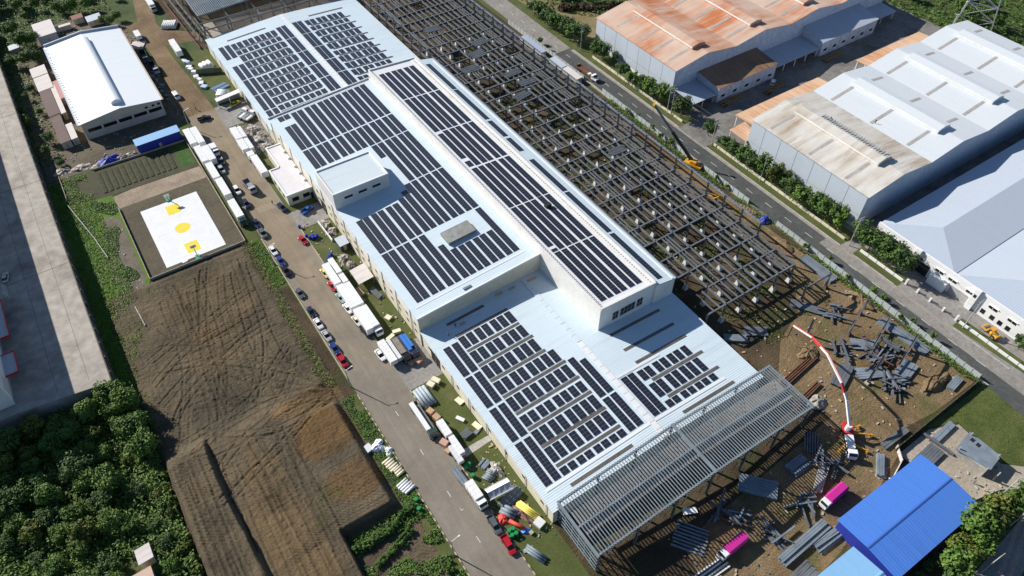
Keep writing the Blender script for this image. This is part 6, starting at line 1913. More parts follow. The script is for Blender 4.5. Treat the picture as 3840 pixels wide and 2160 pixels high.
def crate(label, x, y, sx, sy, h, ang=0, m=None, z=0.0, group='crates and boxes', name='crate'):
    t_ = thing(name, label, name.replace('_', ' '), (x, y, z), R(ang), group)
    m = m or M_WOOD
    MB().box(-sx / 2, sx / 2, -sy / 2, sy / 2, 0.12, h).build('box', m, t_, bevel=0.02)
    for y_ in (-sy / 3, sy / 3):
        MB().box(-sx / 2, sx / 2, y_ - 0.08, y_ + 0.08, 0, 0.118).build('runner', M_WOOD, t_)
    MB().box(-sx / 2 - 0.02, sx / 2 + 0.02, -sy / 2 - 0.02, sy / 2 + 0.02, h + 0.002, h + 0.05).build('lid', m, t_)
    return t_


M_CARD = noisy('cardboard', [(0.3, (0.42, 0.27, 0.16)), (0.7, (0.54, 0.37, 0.24))], 0.8, 0.85)
M_FOAM = noisy('cream_foam', [(0.3, (0.68, 0.62, 0.44)), (0.7, (0.78, 0.72, 0.54))], 0.8, 0.8)
for x, y, sx, sy, h, ang, m, lb_ in ((-10.3, 40.9, 1.6, 1.8, 1.6, 20, M_CARD, 'brown round-cornered crate behind the flatbed, upper one'), (-9.8, 38.4, 1.6, 1.8, 1.6, 15, M_CARD, 'brown crate behind the flatbed, lower one'),
                                     (-12.0, 30.6, 1.7, 2.0, 1.5, 25, mat('pink_card', (0.50, 0.30, 0.22), 0.85), 'pinkish cardboard crate by the cab of the dark flatbed'), (-12.2, 28.2, 1.4, 1.4, 1.0, 20, M_CARD, 'smaller crate below the pinkish one at the kerb'),
                                     (-5.8, 48.8, 1.6, 2.0, 1.0, 25, M_FOAM, 'cream crate at the corner of the lawn, left of two'), (-4.0, 49.2, 1.5, 2.4, 1.1, 30, M_FOAM, 'cream crate at the corner of the lawn, right of two'),
                                     (-4.8, 58.0, 1.8, 2.2, 1.2, 20, mat('pink_card', (0.50, 0.30, 0.22), 0.85), 'pink crate on the loading apron'), (-6.8, 58.6, 1.2, 1.4, 0.9, 20, M_CARD, 'small brown crate beside the pink crate on the loading apron'),
                                     (-7.6, 69.8, 2.6, 1.2, 1.1, 18, M_FOAM, 'cream foam block behind the trailers, left one'), (-5.0, 70.8, 2.4, 1.2, 1.1, -12, M_FOAM, 'cream foam block behind the trailers, right one'), (-9.2, 68.6, 2.6, 1.1, 1.0, 20, mat('pale_pink', (0.60, 0.48, 0.38), 0.85), 'pale pink slab at the head of the white trailers'),
                                     (-4.6, 77.2, 1.6, 1.8, 0.7, 25, M_FOAM, 'cream board lying by the factory wall'), (-1.8, 39.9, 1.6, 2.4, 0.35, 12, M_FOAM, 'cream board against the wall beside the lawn'), (-1.9, 30.6, 1.5, 2.6, 0.35, 14, M_FOAM, 'cream board against the wall above the footpath'),
                                     (-3.6, -1.0, 2.2, 2.2, 1.1, 15, M_BOXG, 'square pale concrete box at the end of the scrap heap'), (-6.5, -1.8, 0.9, 0.9, 0.6, 10, M_CONC, 'small hollow concrete block in the grass')):
    crate(lb_, x, y, sx, sy, h, ang, m)
# round grey logs and rolls


def rolls(name, label, cx, cy, ang, n_, L, r, m, cat='pipe stack', layers=1, group=None):
    t_ = thing(name, label, cat, (cx, cy, 0), R(ang), group)
    me = MB().tube((-L / 2, 0, 0), (L / 2, 0, 0), r, 12).mesh('roll', m)
    for p in me.polygons:
        p.use_smooth = len(p.vertices) == 4
    for j in range(layers):
        for i in range(n_ - j):
            link('roll', me, t_, (rng.uniform(-0.2, 0.2), (i + 0.5 * j - (n_ - 1) / 2) * 2.04 * r, r + j * 1.75 * r))
    return t_


rolls('pipe_stack', 'four fat grey-blue pipes lying at the corner of the lawn', -9.2, 46.4, 92, 4, 6.6, 0.48, noisy('pipe_grey', [(0.3, (0.30, 0.36, 0.40)), (0.7, (0.40, 0.46, 0.50))], 0.5, 0.5))
rolls('insulation_rolls', 'white insulation rolls in the grass left of the street', -26.0, 25.6, 14, 5, 3.2, 0.36, M_BOX, 'roll stack')
rolls('insulation_rolls', 'cream wrapped rolls in the grass left of the street, upper bundle', -26.4, 33.0, 12, 5, 2.6, 0.40, M_FOAM, 'roll stack')
rolls('insulation_rolls', 'cream wrapped rolls in the grass left of the street, lower bundle', -25.6, 30.2, 12, 3, 2.2, 0.38, M_FOAM, 'roll stack')
rolls('pipe_stack', 'silver pipes bundled among the scrap beside the event tent', -6.9, 16.4, 115, 5, 2.6, 0.30, M_GALV)
rolls('pipe_stack', 'grey fat pipes beside the crumpled red tarpaulin', -8.2, 5.6, 118, 3, 4.0, 0.45, M_STEELB)
rolls('pipe_stack', 'yellow and white long pipes by the corner of the factory', -4.0, 3.4, 108, 4, 6.4, 0.24, mat('yellow_pipe', (0.72, 0.62, 0.12), 0.5))
rolls('pipe_stack', 'long grey pipes at the bottom beside the red pickup', -8.6, -6.6, 112, 3, 5.6, 0.32, M_GALV)
rolls('tarpaulin_roll', 'red rolled tarpaulin on the pipes by the green drums', -8.3, 1.6, 118, 1, 4.4, 0.5, mat('red_tarp', (0.62, 0.06, 0.04), 0.6), 'tarpaulin')
rolls('wrapped_rolls', 'white plastic-wrapped rolls on the lawn below the blue steel pile', -6.8, 221.6, 150, 6, 4.4, 0.42, M_BOX, 'roll stack', 2)
rolls('wrapped_rolls', 'white wrapped roll pair inside the walled bay by the factory', -5.6, 246.5, 100, 3, 4.6, 0.85, M_BOX, 'roll stack')
rolls('wrapped_rolls', 'heap of white wrapped rolls beside the dirt road junction', -8.8, 290.5, 64, 8, 5.6, 0.42, M_BOX, 'roll stack', 2)
stack('sheet_stack', 'stack of blue roofing sheets on the lawn by the factory', -6.2, 227.4, 14, 8, 3, 6.6, 0.5, 0.16, mat('blue_sheet', (0.12, 0.20, 0.32), 0.5), 'sheet stack', gap=0.02)
stack('sheet_stack', 'stack of grey roofing sheets near the grey steel beside the tent', -5.6, 8.6, 18, 8, 2, 6.6, 0.35, 0.14, M_STEELB, 'sheet stack', gap=0.05)
stack('sheet_stack', 'white sheets heap at the hall corner beside the dirt road', -25.8, 281.0, 60, 9, 2, 6.0, 0.6, 0.2, M_OLDW, 'sheet stack', jitter=0.5)
stack('frame_stack', 'dark metal frames piled on the grass above the footpath', -5.6, 30.0, 10, 5, 3, 2.6, 0.4, 0.25, M_STEEL, 'frame stack')
stack('frame_stack', 'silver metal frames above the scrap beside the event tent', -6.2, 20.0, 20, 4, 2, 2.6, 0.5, 0.2, M_GALV, 'frame stack')
crate('white bag of rubble lying on the grass above the metal frames', -4.6, 34.8, 1.0, 2.4, 0.6, 30, M_BOX, name='sack')
crate('blue sheet board on the grass beside the metal frames', -2.7, 29.2, 1.8, 1.0, 0.25, 20, M_STEELB, name='board')
# walled bay on the lawn
wall_run('bay_wall', 'grey-green wall round the bay with white wrapped rolls', [(-10.8, 243.0), (-1.2, 238.6)], 2.4, 0.25, noisy('bay_green', [(0.3, (0.14, 0.15, 0.10)), (0.7, (0.22, 0.23, 0.16))], 0.4, 0.9))
# wrapped goods along the dirt road
for i in range(9):
    x, y = -12.4 + i * 0.14 + rng.uniform(-0.4, 0.5), 256.0 - i * 3.1
    crate(f'white and blue wrapped pallet along the dirt road, {ORD[i]} after the white trailer', x, y, rng.uniform(1.4, 2.2), rng.uniform(1.6, 2.4), rng.uniform(0.8, 1.6), rng.uniform(0, 90), rng.choice([M_BOX, M_BOXG, M_BOX, mat('tarp_pale_blue', (0.45, 0.50, 0.62), 0.6)]), name='wrapped_pallet', group='wrapped pallets')
# event tent
tn = thing('event_tent', 'white peaked event tent beside the factory wall', 'tent', (-7.4, 11.2, 0), R(-4))
M_TENT = mat('tent_white', (0.80, 0.80, 0.80), 0.7)
for i in range(4):
    x0_ = -3.2 + i * 1.6
    for (ya, yb_) in ((-1.6, 0.0), (1.6, 0.002)):
        MB().add([(x0_, ya, 2.3), (x0_ + 1.6, ya, 2.3), (x0_ + 1.55, yb_, 3.25), (x0_ + 0.05, yb_, 3.25), (x0_ + 0.8, ya * 0.5, 2.62)], [(0, 1, 4), (1, 2, 4), (2, 3, 4), (3, 0, 4)]).build('roof_panel', M_TENT if ya > 0 else mat('tent_shade_tone', (0.36, 0.39, 0.44), 0.7), tn)  # white cloth; slope away from the sun has its shade painted in
MB().box(-3.25, 3.25, 1.55, 1.65, 2.0, 2.45).build('valance', M_TENT, tn)
MB().box(-3.25, 3.25, -1.65, -1.55, 2.0, 2.45).build('valance', M_TENT, tn)
for x in (-3.2, 3.2):
    for y in (-1.6, 1.6):
        MB().tube((x, y, 0), (x, y, 2.3), 0.05, 6).build('pole', M_GALV, tn)


# irregular heaps: closed lumpy mounds -------------------------------------------
def mound(name, label, cx, cy, rx, ry, h, m, cat, ang=0, seed=0, rough=0.35, group=None, n_=18):
    mb = MB()
    rings = [(0.0, 1.0), (0.35, 0.86), (0.68, 0.60), (0.9, 0.30)]
    vs = []
    for zf, rf in rings:
        for i in range(n_):
            a = 2 * math.pi * i / n_
            k_ = 1 + rough * noise.noise(Vector((math.cos(a) * 1.3 + seed, math.sin(a) * 1.3, zf * 2 + seed)))
            vs.append((rx * rf * k_ * math.cos(a), ry * rf * k_ * math.sin(a), h * max(0, zf * (1 + rough * noise.noise(Vector((i * 0.7, seed, zf))))) - (0.1 if zf == 0 else 0)))
    vs.append((0, 0, h))
    fs = []
    for r_ in range(len(rings) - 1):
        for i in range(n_):
            a, b = r_ * n_ + i, r_ * n_ + (i + 1) % n_
            fs.append((a, b, b + n_, a + n_))
    for i in range(n_):
        fs.append(((len(rings) - 1) * n_ + i, (len(rings) - 1) * n_ + (i + 1) % n_, len(vs) - 1))
    mb.add(vs, fs)
    o = mb.build(name, m, None, (cx, cy, 0), R(ang), smooth=True)
    sb_ = o.modifiers.new('sub', 'SUBSURF')
    sb_.levels = sb_.render_levels = 2
    tx = bpy.data.textures.get('lump') or bpy.data.textures.new('lump', 'CLOUDS')
    tx.noise_scale = 0.55
    dm = o.modifiers.new('lumps', 'DISPLACE')
    dm.texture = tx
    dm.texture_coords = 'GLOBAL'
    dm.strength = min(0.5, h * 0.45)
    dm.mid_level = 0.5
    return tag(o, label, cat, group)


mound('tarpaulin', 'crumpled bright red tarpaulin beside the grey pickup', -10.3, 5.0, 1.8, 1.5, 0.9, mat('red_tarp', (0.62, 0.06, 0.04), 0.6), 'tarpaulin', 20, 1, 0.9)
mound('tarpaulin', 'crumpled bright blue plastic beside the green drums', -7.4, -0.6, 1.1, 0.9, 0.6, mat('blue_tarp', (0.02, 0.16, 0.55), 0.5), 'tarpaulin', 0, 2, 0.9)
mound('tarpaulin', 'dark blue tarpaulin heap in front of the hall wall', -56.5, 203.0, 4.6, 2.6, 1.4, M_BLUED, 'tarpaulin', 10, 3, 0.8)
mound('plastic_heap', 'big heap of white and pale blue plastic bags left of the street', -26.8, 39.6, 2.4, 1.8, 1.2, noisy('plastic_bags', [(0.35, (0.40, 0.50, 0.66)), (0.5, (0.78, 0.79, 0.80)), (0.7, (0.82, 0.82, 0.82))], 1.2, 0.5), 'heap', 0, 4, 1.0)
mound('plastic_heap', 'smaller white plastic heap below the big one left of the street', -25.2, 37.0, 1.2, 1.4, 0.8, M_BOX, 'heap', 0, 5, 1.0)
crate('pale blue wrapped box beside the big plastic heap', -29.2, 40.4, 2.0, 2.2, 0.8, 12, M_BOXG, name='wrapped_box')
mound('scrap_heap', 'grey scrap heap between silver pipes and factory wall by the tent', -4.4, 17.0, 1.8, 2.4, 1.0, noisy('scrap', [(0.35, (0.10, 0.10, 0.10)), (0.5, (0.35, 0.32, 0.28)), (0.65, (0.68, 0.68, 0.66))], 1.6, 0.8), 'scrap heap', 0, 6, 1.2)
mound('scrap_heap', 'dark scrap heap with purple-red rags near the yellow pipes', -5.8, 3.6, 1.0, 3.2, 0.7, noisy('rags', [(0.35, (0.06, 0.07, 0.14)), (0.5, (0.25, 0.10, 0.08)), (0.65, (0.40, 0.30, 0.26))], 1.4, 0.8), 'scrap heap', 14, 7, 1.2)
M_SCRAP = noisy('yard_scrap', [(0.35, (0.06, 0.055, 0.05)), (0.5, (0.24, 0.21, 0.18)), (0.66, (0.62, 0.60, 0.56))], 0.9, 0.85, 0.6)
for i, (x, y, rx, ry, h) in enumerate(((-5.2, 191.6, 2.6, 3.6, 1.0), (-4.6, 184.8, 2.8, 3.6, 1.1), (-4.2, 178.8, 2.2, 2.2, 0.9))):
    mound('scrap_heap', f'jumbled scrap heap inside the low cream wall, {ORD[i]} from the gate', x, y, rx, ry, h, M_SCRAP, 'scrap heap', 0, 10 + i, 1.1)
for i, (x, y) in enumerate(((-3.4, 126.0), (-3.0, 121.4), (-5.6, 107.4), (-4.4, 103.8))):
    mound('scrap_heap', f'pile of rusty tubs and blocks against the factory wall, {ORD[i]} from the annex', x, y, 1.7, 2.2, 1.0, M_SCRAP, 'scrap heap', 0, 20 + i, 1.1)
for i, (x, y, rx, ry, h) in enumerate(((-72.0, 206.0, 3.0, 2.2, 0.8), (-66.5, 204.6, 3.4, 2.0, 0.7), (-61.0, 201.8, 2.8, 1.6, 0.7), (-49.8, 202.0, 4.2, 1.4, 0.8))):
    mound('rubbish_heap', f'pale rubbish heap along the garden wall below the hall, {ORD[i]} from the left', x, y, rx, ry, h, noisy('rubbish', [(0.35, (0.12, 0.11, 0.10)), (0.5, (0.42, 0.36, 0.30)), (0.65, (0.72, 0.68, 0.62))], 0.8, 0.85, 0.6), 'rubbish heap', 0, 30 + i, 1.1)
for i, (x, y, rx, ry, h) in enumerate(((-27.2, 251.0, 2.2, 5.0, 1.4), (-27.0, 242.0, 2.0, 4.0, 1.2), (-27.4, 233.6, 1.8, 3.6, 1.0))):
    mound('scrap_heap', f'dark machine scrap between the hall and the dirt road, {ORD[i]} from the far end', x, y, rx, ry, h, noisy('dark_scrap', [(0.35, (0.02, 0.025, 0.02)), (0.5, (0.08, 0.09, 0.08)), (0.68, (0.40, 0.42, 0.42))], 0.9, 0.8, 0.6), 'scrap heap', 0, 40 + i, 1.0)
# tin-roofed scrap shelter and container at the wall
shed('scrap_shelter', 'patched pinkish tin shelter against the factory wall beside the trailers', -6.6, -1.4, 92.6, 99.6, 2.4, 3.0, M_OLDW, None, 'shelter', True)
shed('grey_cabin', 'small grey cabin with dark side against the factory wall by the lawn', -4.6, -1.2, 111.0, 115.6, 2.4, 2.6, M_BLUEGR, mat('dark_cladding', (0.05, 0.055, 0.06), 0.8), 'cabin')
crate('rusty brown steel plate box below the tin shelter', -7.6, 91.4, 2.2, 3.6, 0.8, 8, noisy('brown_plate', [(0.3, (0.24, 0.17, 0.10)), (0.7, (0.34, 0.26, 0.17))], 0.6, 0.8), name='steel_box')
stack('frame_stack', 'black metal frames beside the tin shelter', -3.2, 88.2, 100, 6, 2, 5.0, 0.25, 0.3, M_STEEL, 'frame stack', jitter=0.5)
# rocks and mounds on the site
M_ROCK = noisy('rubble_rock', [(0.3, (0.22, 0.20, 0.17)), (0.7, (0.42, 0.39, 0.34))], 0.8, 0.9, 0.6)
M_MOUND = noisy('mound_earth', [(0.3, (0.12, 0.078, 0.04)), (0.55, (0.20, 0.14, 0.075)), (0.75, (0.27, 0.20, 0.12))], 0.3, 0.95, 0.8)
for i, (x, y, rx, ry, h, lb_) in enumerate(((79.6, -14.6, 3.0, 2.2, 1.4, 'grey rock heap at the corner of the canopy frame'), (119.6, 3.0, 2.6, 5.0, 1.4, 'long earth mound along the sheet fence by the corner site'), (90.5, -2.0, 3.2, 2.6, 1.2, 'brown earth mound beside the boom with grass on top'),
                                             (112.5, -28.8, 5.0, 2.0, 1.6, 'earth bank beside the mesh fence and girders'), (118.8, 33.0, 2.0, 4.0, 1.0, 'dark earth heap beside the sheet fence above the ladder panels'), (72.6, 6.0, 1.6, 3.4, 1.0, 'earth heap between the factory and the front of the steel frame'))):
    mound('rock_heap' if i == 0 else 'earth_mound', lb_, x, y, rx, ry, h, M_ROCK if i == 0 else M_MOUND, 'rock heap' if i == 0 else 'earth mound', 0, 50 + i, 0.8, n_=26)
# roadside shacks
for i, (x0_, x1_, y0_, y1_, m, lb_) in enumerate(((118.4, 121.6, 146.8, 157.0, M_OLDW, 'dirty white flat roof of the roadside shack nearest the brown truck'), (118.2, 121.6, 157.6, 166.5, M_BLUEGR, 'patched pale roof of the middle roadside shack'), (118.0, 121.2, 172.0, 188.5, streaky('shack_blue', (0.30, 0.36, 0.46), (0.40, 0.30, 0.30), 0.7, 'y', 0.7), 'long blue-grey shack roof at the far end of the site fence'))):
    shed('roadside_shack', lb_, x0_, x1_, y0_, y1_, 2.3, 2.6, m, None, 'shack')
mound('tarpaulin', 'dark blue tarpaulin tent by the road kerb near the excavator', 122.0, 44.6, 2.2, 1.8, 1.7, M_BLUED, 'tarpaulin', 0, 61, 0.5)
mound('tarpaulin', 'black tarpaulin heap behind the roadside fence', 119.8, 131.5, 1.8, 1.4, 0.8, M_BLACK, 'tarpaulin', 0, 62, 0.8)
wall_run('sheet_wall', 'row of ochre sheets leaning beside the dark tarpaulin tent', [(120.0, 55.0), (121.6, 48.4)], 1.4, 0.06, M_CARD, 'fence', 1.2)

# small loose debris, sacks and stones in the busy yards (nobody could count these)
db = MB()
for (x0_, x1_, y0_, y1_, n_) in ((-11, -1.2, 172, 198, 90), (-11, -1.2, 68, 130, 90), (-11, -1.2, -6, 24, 70), (-76, -30, 200, 219, 120), (-29, -24, 215, 300, 90), (72, 122, -34, 20, 200), (72, 112, 20, 180, 220), (20, 84, -44, -20, 120), (-72, -62, 124, 182, 60), (85, 105, -58, -38, 50), (-60, -32, 290, 318, 70)):
    for _ in range(n_):
        x, y, s_ = rng.uniform(x0_, x1_), rng.uniform(y0_, y1_), rng.uniform(0.10, 0.42)
        a = rng.uniform(0, math.pi)
        db.bar((x, y, s_ * 0.3), (x + math.cos(a) * s_ * 2.2, y + math.sin(a) * s_ * 2.2, s_ * 0.3), s_, s_ * 0.6, rng.randrange(3))
tag(db.build('loose_debris', [M_CONC, M_WOOD, M_STEEL]), 'small loose debris scattered over the yards and the building site', 'debris', kind='stuff')
# ---------------------------------------------------------------- vegetation


def leaf_mat(name, a, b, c):
    m = mat(name, b, 0.6, spec=0.25)
    k = NT(m)
    v = k.coord(which='World')
    n1 = k.noise(v, 0.35, 3, 0.6)
    col = k.ramp(n1, [(0.3, a), (0.55, b), (0.75, c)])
    oi = k.n('ShaderNodeObjectInfo')
    col = k.mix(0.6, col, k.ramp(oi.outputs['Random'], [(0.0, (0.7, 0.78, 0.7)), (1.0, (1.3, 1.18, 1.1))]), 'MULTIPLY')
    n2 = k.noise(v, 2.5, 2, 0.6)
    col = k.mix(0.5, col, k.ramp(n2, [(0.3, (0.6, 0.6, 0.6)), (0.7, (1.3, 1.3, 1.3))]), 'MULTIPLY')
    k.col(col)
    k.b.inputs['Subsurface Weight'].default_value = 0.0
    return m


LEAF = leaf_mat('leaf_green', (0.050, 0.100, 0.017), (0.092, 0.170, 0.028), (0.150, 0.215, 0.042))
LEAFD = leaf_mat('leaf_dark', (0.032, 0.068, 0.017), (0.062, 0.118, 0.028), (0.100, 0.150, 0.038))
LEAFY = leaf_mat('leaf_olive', (0.062, 0.088, 0.014), (0.105, 0.135, 0.022), (0.16, 0.165, 0.034))
LEAFR = leaf_mat('leaf_bronze', (0.050, 0.030, 0.018), (0.080, 0.050, 0.030), (0.10, 0.075, 0.04))


def crown_mesh(name, m, rx, rz, nb, nl, leaf, seed, zc):
    """leaf faces spread over the shells of several sub-clumps, so the outline is uneven and gaps show"""
    r_ = random.Random(seed)
    blobs = []
    for i in range(nb):
        a = r_.uniform(0, 2 * math.pi)
        d = rx * math.sqrt(r_.random()) * 0.75
        z = zc + r_.uniform(-0.7, 0.8) * rz * (1 - 0.5 * d / rx)
        blobs.append((d * math.cos(a), d * math.sin(a), z, r_.choice((0.18, 0.25, 0.32, 0.42)) * r_.uniform(0.85, 1.15) * rx))
    weights = [b[3] ** 2 for b in blobs]
    vs, fs = [], []
    for i in range(nl):
        bx, by, bz, br = r_.choices(blobs, weights)[0]
        u = Vector((r_.gauss(0, 1), r_.gauss(0, 1), r_.gauss(0.25, 1))).normalized()
        p = Vector((bx, by, bz)) + u * br * (0.25 + 1.05 * r_.random())
        nrm = (u + Vector((r_.gauss(0, 0.45), r_.gauss(0, 0.45), r_.gauss(0.3, 0.4)))).normalized()
        t1 = nrm.cross(Vector((r_.gauss(0, 1), r_.gauss(0, 1), r_.gauss(0, 1)))).normalized()
        t2 = nrm.cross(t1)
        s1, s2 = leaf * r_.uniform(0.6, 1.25), leaf * r_.uniform(0.35, 0.75)
        o = len(vs)
        vs += [tuple(p - t1 * s1), tuple(p + t2 * s2 - nrm * s2 * 0.2), tuple(p + t1 * s1), tuple(p - t2 * s2 - nrm * s2 * 0.2)]
        fs.append((o, o + 1, o + 2, o + 3))
    me = bpy.data.meshes.new(name)
    me.from_pydata(vs, [], fs)
    me.materials.append(m)
    return me, blobs


def trunk_mesh(name, h, r, blobs, seed):
    r_ = random.Random(seed)
    mb = MB()
    mb.tube((0, 0, -0.3), (r_.uniform(-0.1, 0.1), r_.uniform(-0.1, 0.1), h * 0.5), r, 7, r2=r * 0.7)
    mb.tube((0, 0, h * 0.5), (0.05, 0.05, h), r * 0.7, 6, r2=r * 0.3)
    for b in blobs[:6]:
        mb.tube((0, 0, h * r_.uniform(0.35, 0.6)), (b[0] * 0.9, b[1] * 0.9, b[2]), r * 0.4, 5, r2=r * 0.12)
    return mb.mesh(name, M_BARK)


PROTO = {}
for key, m, rx, rz, nb, nl, leaf, zc, h in (('street_a', LEAF, 2.9, 2.2, 20, 1500, 0.34, 4.3, 5.0), ('street_b', LEAFD, 3.1, 2.0, 22, 1600, 0.34, 4.0, 4.8), ('street_c', LEAF, 2.4, 2.6, 16, 1200, 0.32, 4.6, 5.6), ('street_y', LEAFY, 2.9, 2.2, 20, 1500, 0.34, 4.0, 4.6),
                                            ('wood_a', LEAF, 4.6, 3.4, 34, 2800, 0.46, 6.0, 7.6), ('wood_b', LEAFD, 5.0, 3.0, 36, 3000, 0.46, 5.4, 7.0), ('wood_y', LEAFY, 4.2, 3.0, 30, 2500, 0.44, 5.0, 6.6), ('wood_c', LEAF, 3.6, 3.8, 28, 2300, 0.42, 6.4, 8.2),
                                            ('bush_a', LEAF, 1.5, 1.0, 7, 420, 0.26, 1.0, 1.2), ('bush_d', LEAFD, 1.7, 0.9, 8, 460, 0.28, 0.9, 1.1), ('bush_y', LEAFY, 1.5, 0.9, 7, 420, 0.26, 0.9, 1.1), ('bush_r', LEAFR, 2.0, 1.1, 8, 500, 0.32, 1.1, 1.3)):
    for v_ in range(2):
        me, bl_ = crown_mesh('crown', m, rx, rz, nb, nl, leaf, sum(map(ord, key)) * 7 + v_, zc)
        PROTO[key, v_] = (me, trunk_mesh('trunk', h, 0.05 + 0.035 * rx, bl_, sum(map(ord, key)) + v_))


def tree(key, label, x, y, s_=1.0, group=None, z=0.0, cat='tree', name=None):
    t_ = thing(name or ('bush' if key.startswith('bush') else 'tree'), label, cat, (x, y, z), rng.uniform(0, 6.28), group)
    me, tr = PROTO[key, rng.randrange(2)]
    sz = s_ * rng.uniform(0.9, 1.12)
    link('crown', me, t_, (0, 0, 0), 0, (s_, s_, sz))
    link('trunk', tr, t_, (0, 0, 0), 0, (s_, s_, sz))
    return t_


# verge trees, from far to near: (y, x, key, scale)
V = [(205, 137.6, 'street_b', 1.0), (199.6, 137.2, 'street_a', 1.1), (193.7, 137.3, 'street_b', 1.15), (187.3, 137.0, 'street_a', 1.2), (181.5, 138.6, 'street_b', 1.2), (177.0, 137.6, 'street_a', 1.25), (172.0, 139.2, 'street_b', 1.25)]
for i, (y, x, k_, s_) in enumerate(V):
    tree(k_, f'dark verge tree above the orange warehouse, {ORD[i]} from the top edge', x, y, s_ * 1.15, 'verge trees beyond the road')
V = [(159.5, 140.2, 'street_a', 0.95), (155.5, 141.0, 'street_b', 0.95), (150.5, 143.0, 'street_c', 0.8), (140.3, 139.0, 'street_b', 0.9), (133.0, 138.6, 'street_a', 0.85), (128.8, 139.4, 'street_b', 0.95), (124.0, 139.6, 'street_a', 1.05), (119.6, 140.6, 'street_b', 1.05), (115.6, 141.0, 'street_a', 1.05), (106.0, 141.2, 'street_b', 1.15)]
for i, (y, x, k_, s_) in enumerate(V):
    tree(k_, f'green tree against the wall of the orange warehouse, {ORD[i]} from its far corner', x - 1.6, y, s_ * 1.2, 'trees at the orange warehouse')
V = [(90.6, 141.4, 'street_b', 0.85), (80.6, 139.6, 'street_c', 0.75), (76.6, 139.2, 'street_b', 0.8), (71.6, 139.6, 'street_a', 0.95), (67.4, 139.8, 'street_b', 0.95), (63.0, 140.4, 'street_a', 1.0), (57.6, 140.8, 'street_y', 1.05), (54.4, 141.6, 'street_y', 0.95), (49.2, 139.8, 'street_b', 1.0), (44.0, 139.4, 'street_a', 1.0), (40.6, 140.6, 'street_b', 1.05), (37.0, 140.2, 'street_a', 1.1), (33.6, 141.0, 'street_b', 1.1), (28.6, 139.8, 'street_a', 1.1)]
for i, (y, x, k_, s_) in enumerate(V):
    tree(k_, f'green tree against the wall of the white warehouse, {ORD[i]} from its far corner', x - 1.6, y, s_ * 1.2, 'trees at the white warehouse')
V = [(20.0, 141.8, 'street_b', 1.15), (15.6, 140.6, 'street_a', 1.2), (12.2, 142.0, 'street_b', 1.1), (8.6, 140.4, 'street_a', 1.1), (4.6, 140.8, 'street_b', 1.25)]
for i, (y, x, k_, s_) in enumerate(V):
    tree(k_, f'green tree in front of the white office, {ORD[i]} from the white warehouse', x - 1.6, y, s_ * 1.2, 'trees at the office')
for i, (x, y, s_) in enumerate(((142.6, -34.6, 0.75), (143.0, -37.6, 0.7))):
    tree('street_b', f'small tree beside the parked compactor, {ORD[i]} from it', x, y, s_, 'small trees at the compactor')
# young trees and weeds along the sheet fence
V = [(181.8, 124.6), (176.1, 124.6), (118.8, 122.6), (114.1, 124.4), (104.6, 123.6), (98.4, 122.4), (93.7, 123.2), (69.0, 122.6), (64.0, 123.0), (27.4, 122.6), (19.4, 125.0), (10.6, 122.4), (2.6, 124.6), (-1.0, 124.6), (-8.8, 122.8), (-11.6, 124.8), (-18.6, 124.2)]
for i, (y, x) in enumerate(V):
    tree('street_c' if i % 3 else 'street_a', f'small young tree along the site fence, {ORD[i]} from the far end', x, y, rng.uniform(0.35, 0.5), 'young trees along the site fence')
# bottom right trees
V = [(80.6, -59.6, 1.5, 'street_a'), (84.6, -61.2, 1.3, 'street_y'), (88.8, -60.2, 1.4, 'street_y'), (93.4, -62.0, 1.3, 'street_a'), (98.6, -63.4, 1.4, 'street_b'), (78.2, -63.0, 1.2, 'street_a'), (72.6, -61.4, 1.3, 'street_y'), (68.2, -62.8, 1.4, 'street_a'), (64.8, -65.4, 1.1, 'street_b'), (104.0, -63.2, 1.2, 'street_a')]
for i, (x, y, s_, k_) in enumerate(sorted(V)):
    tree(k_, f'leafy tree along the side road behind the blue shed, {ORD[i]} from the bottom edge', x, y, s_, 'trees behind the blue shed')
for i, (x, y) in enumerate(((62, -60.2), (58, -61.5), (66, -59.6))):
    tree('bush_d', f'dark shrub in the shade behind the blue shed, {ORD[i]} of three', x, y, 1.1, 'shrubs behind the blue shed', cat='bush')
# woodland, lower left: single trees that make up the mass
wr = random.Random(3)
pts = []
tries = 0
while len(pts) < 112 and tries < 9000:
    tries += 1
    x, y = wr.uniform(-132, -76.8), wr.uniform(12, 96.5)
    if y > 93 - max(0, (-80 - x)) * 0.02 and x < -80:
        if y > 94:
            continue
    if -92 < x < -82 and 33 < y < 49:
        continue
    if all((x - a) ** 2 + (y - b) ** 2 > 4.6 ** 2 for a, b in pts):
        pts.append((x, y))
for x, y in pts:
    gap = noise.noise(Vector((x * 0.045, y * 0.045, 5.0)))
    k_ = wr.choice(['wood_a', 'wood_b', 'wood_c', 'wood_y', 'wood_a', 'wood_b'] if x > -112 else ['wood_b', 'wood_a', 'wood_c'])
    s_ = wr.uniform(0.5, 0.85) if gap > -0.1 else wr.uniform(0.3, 0.5)
    if x > -79.5:
        s_ *= 0.7
    zone = ('beside the white tin hut in the woodland' if math.hypot(x + 85, y - 42) < 11 else 'at the foot of the raised yard in the woodland' if y > 80 else
            'in the woodland beside the earth field' if x > -83 else 'in the woodland at the bottom edge' if y < 32 else 'in the shaded left part of the woodland' if x < -102 else
            'in the upper middle of the woodland' if y > 58 else 'in the lower middle of the woodland')
    look = {'wood_a': 'mid-green', 'wood_b': 'dark green', 'wood_c': 'tall slim green', 'wood_y': 'olive yellowish'}[k_]
    tree(k_, f"{'large' if s_ > 0.62 else 'small' if s_ < 0.48 else 'medium'} {look} tree {zone}", x, y, s_, 'woodland trees below the raised yard', 0.0)
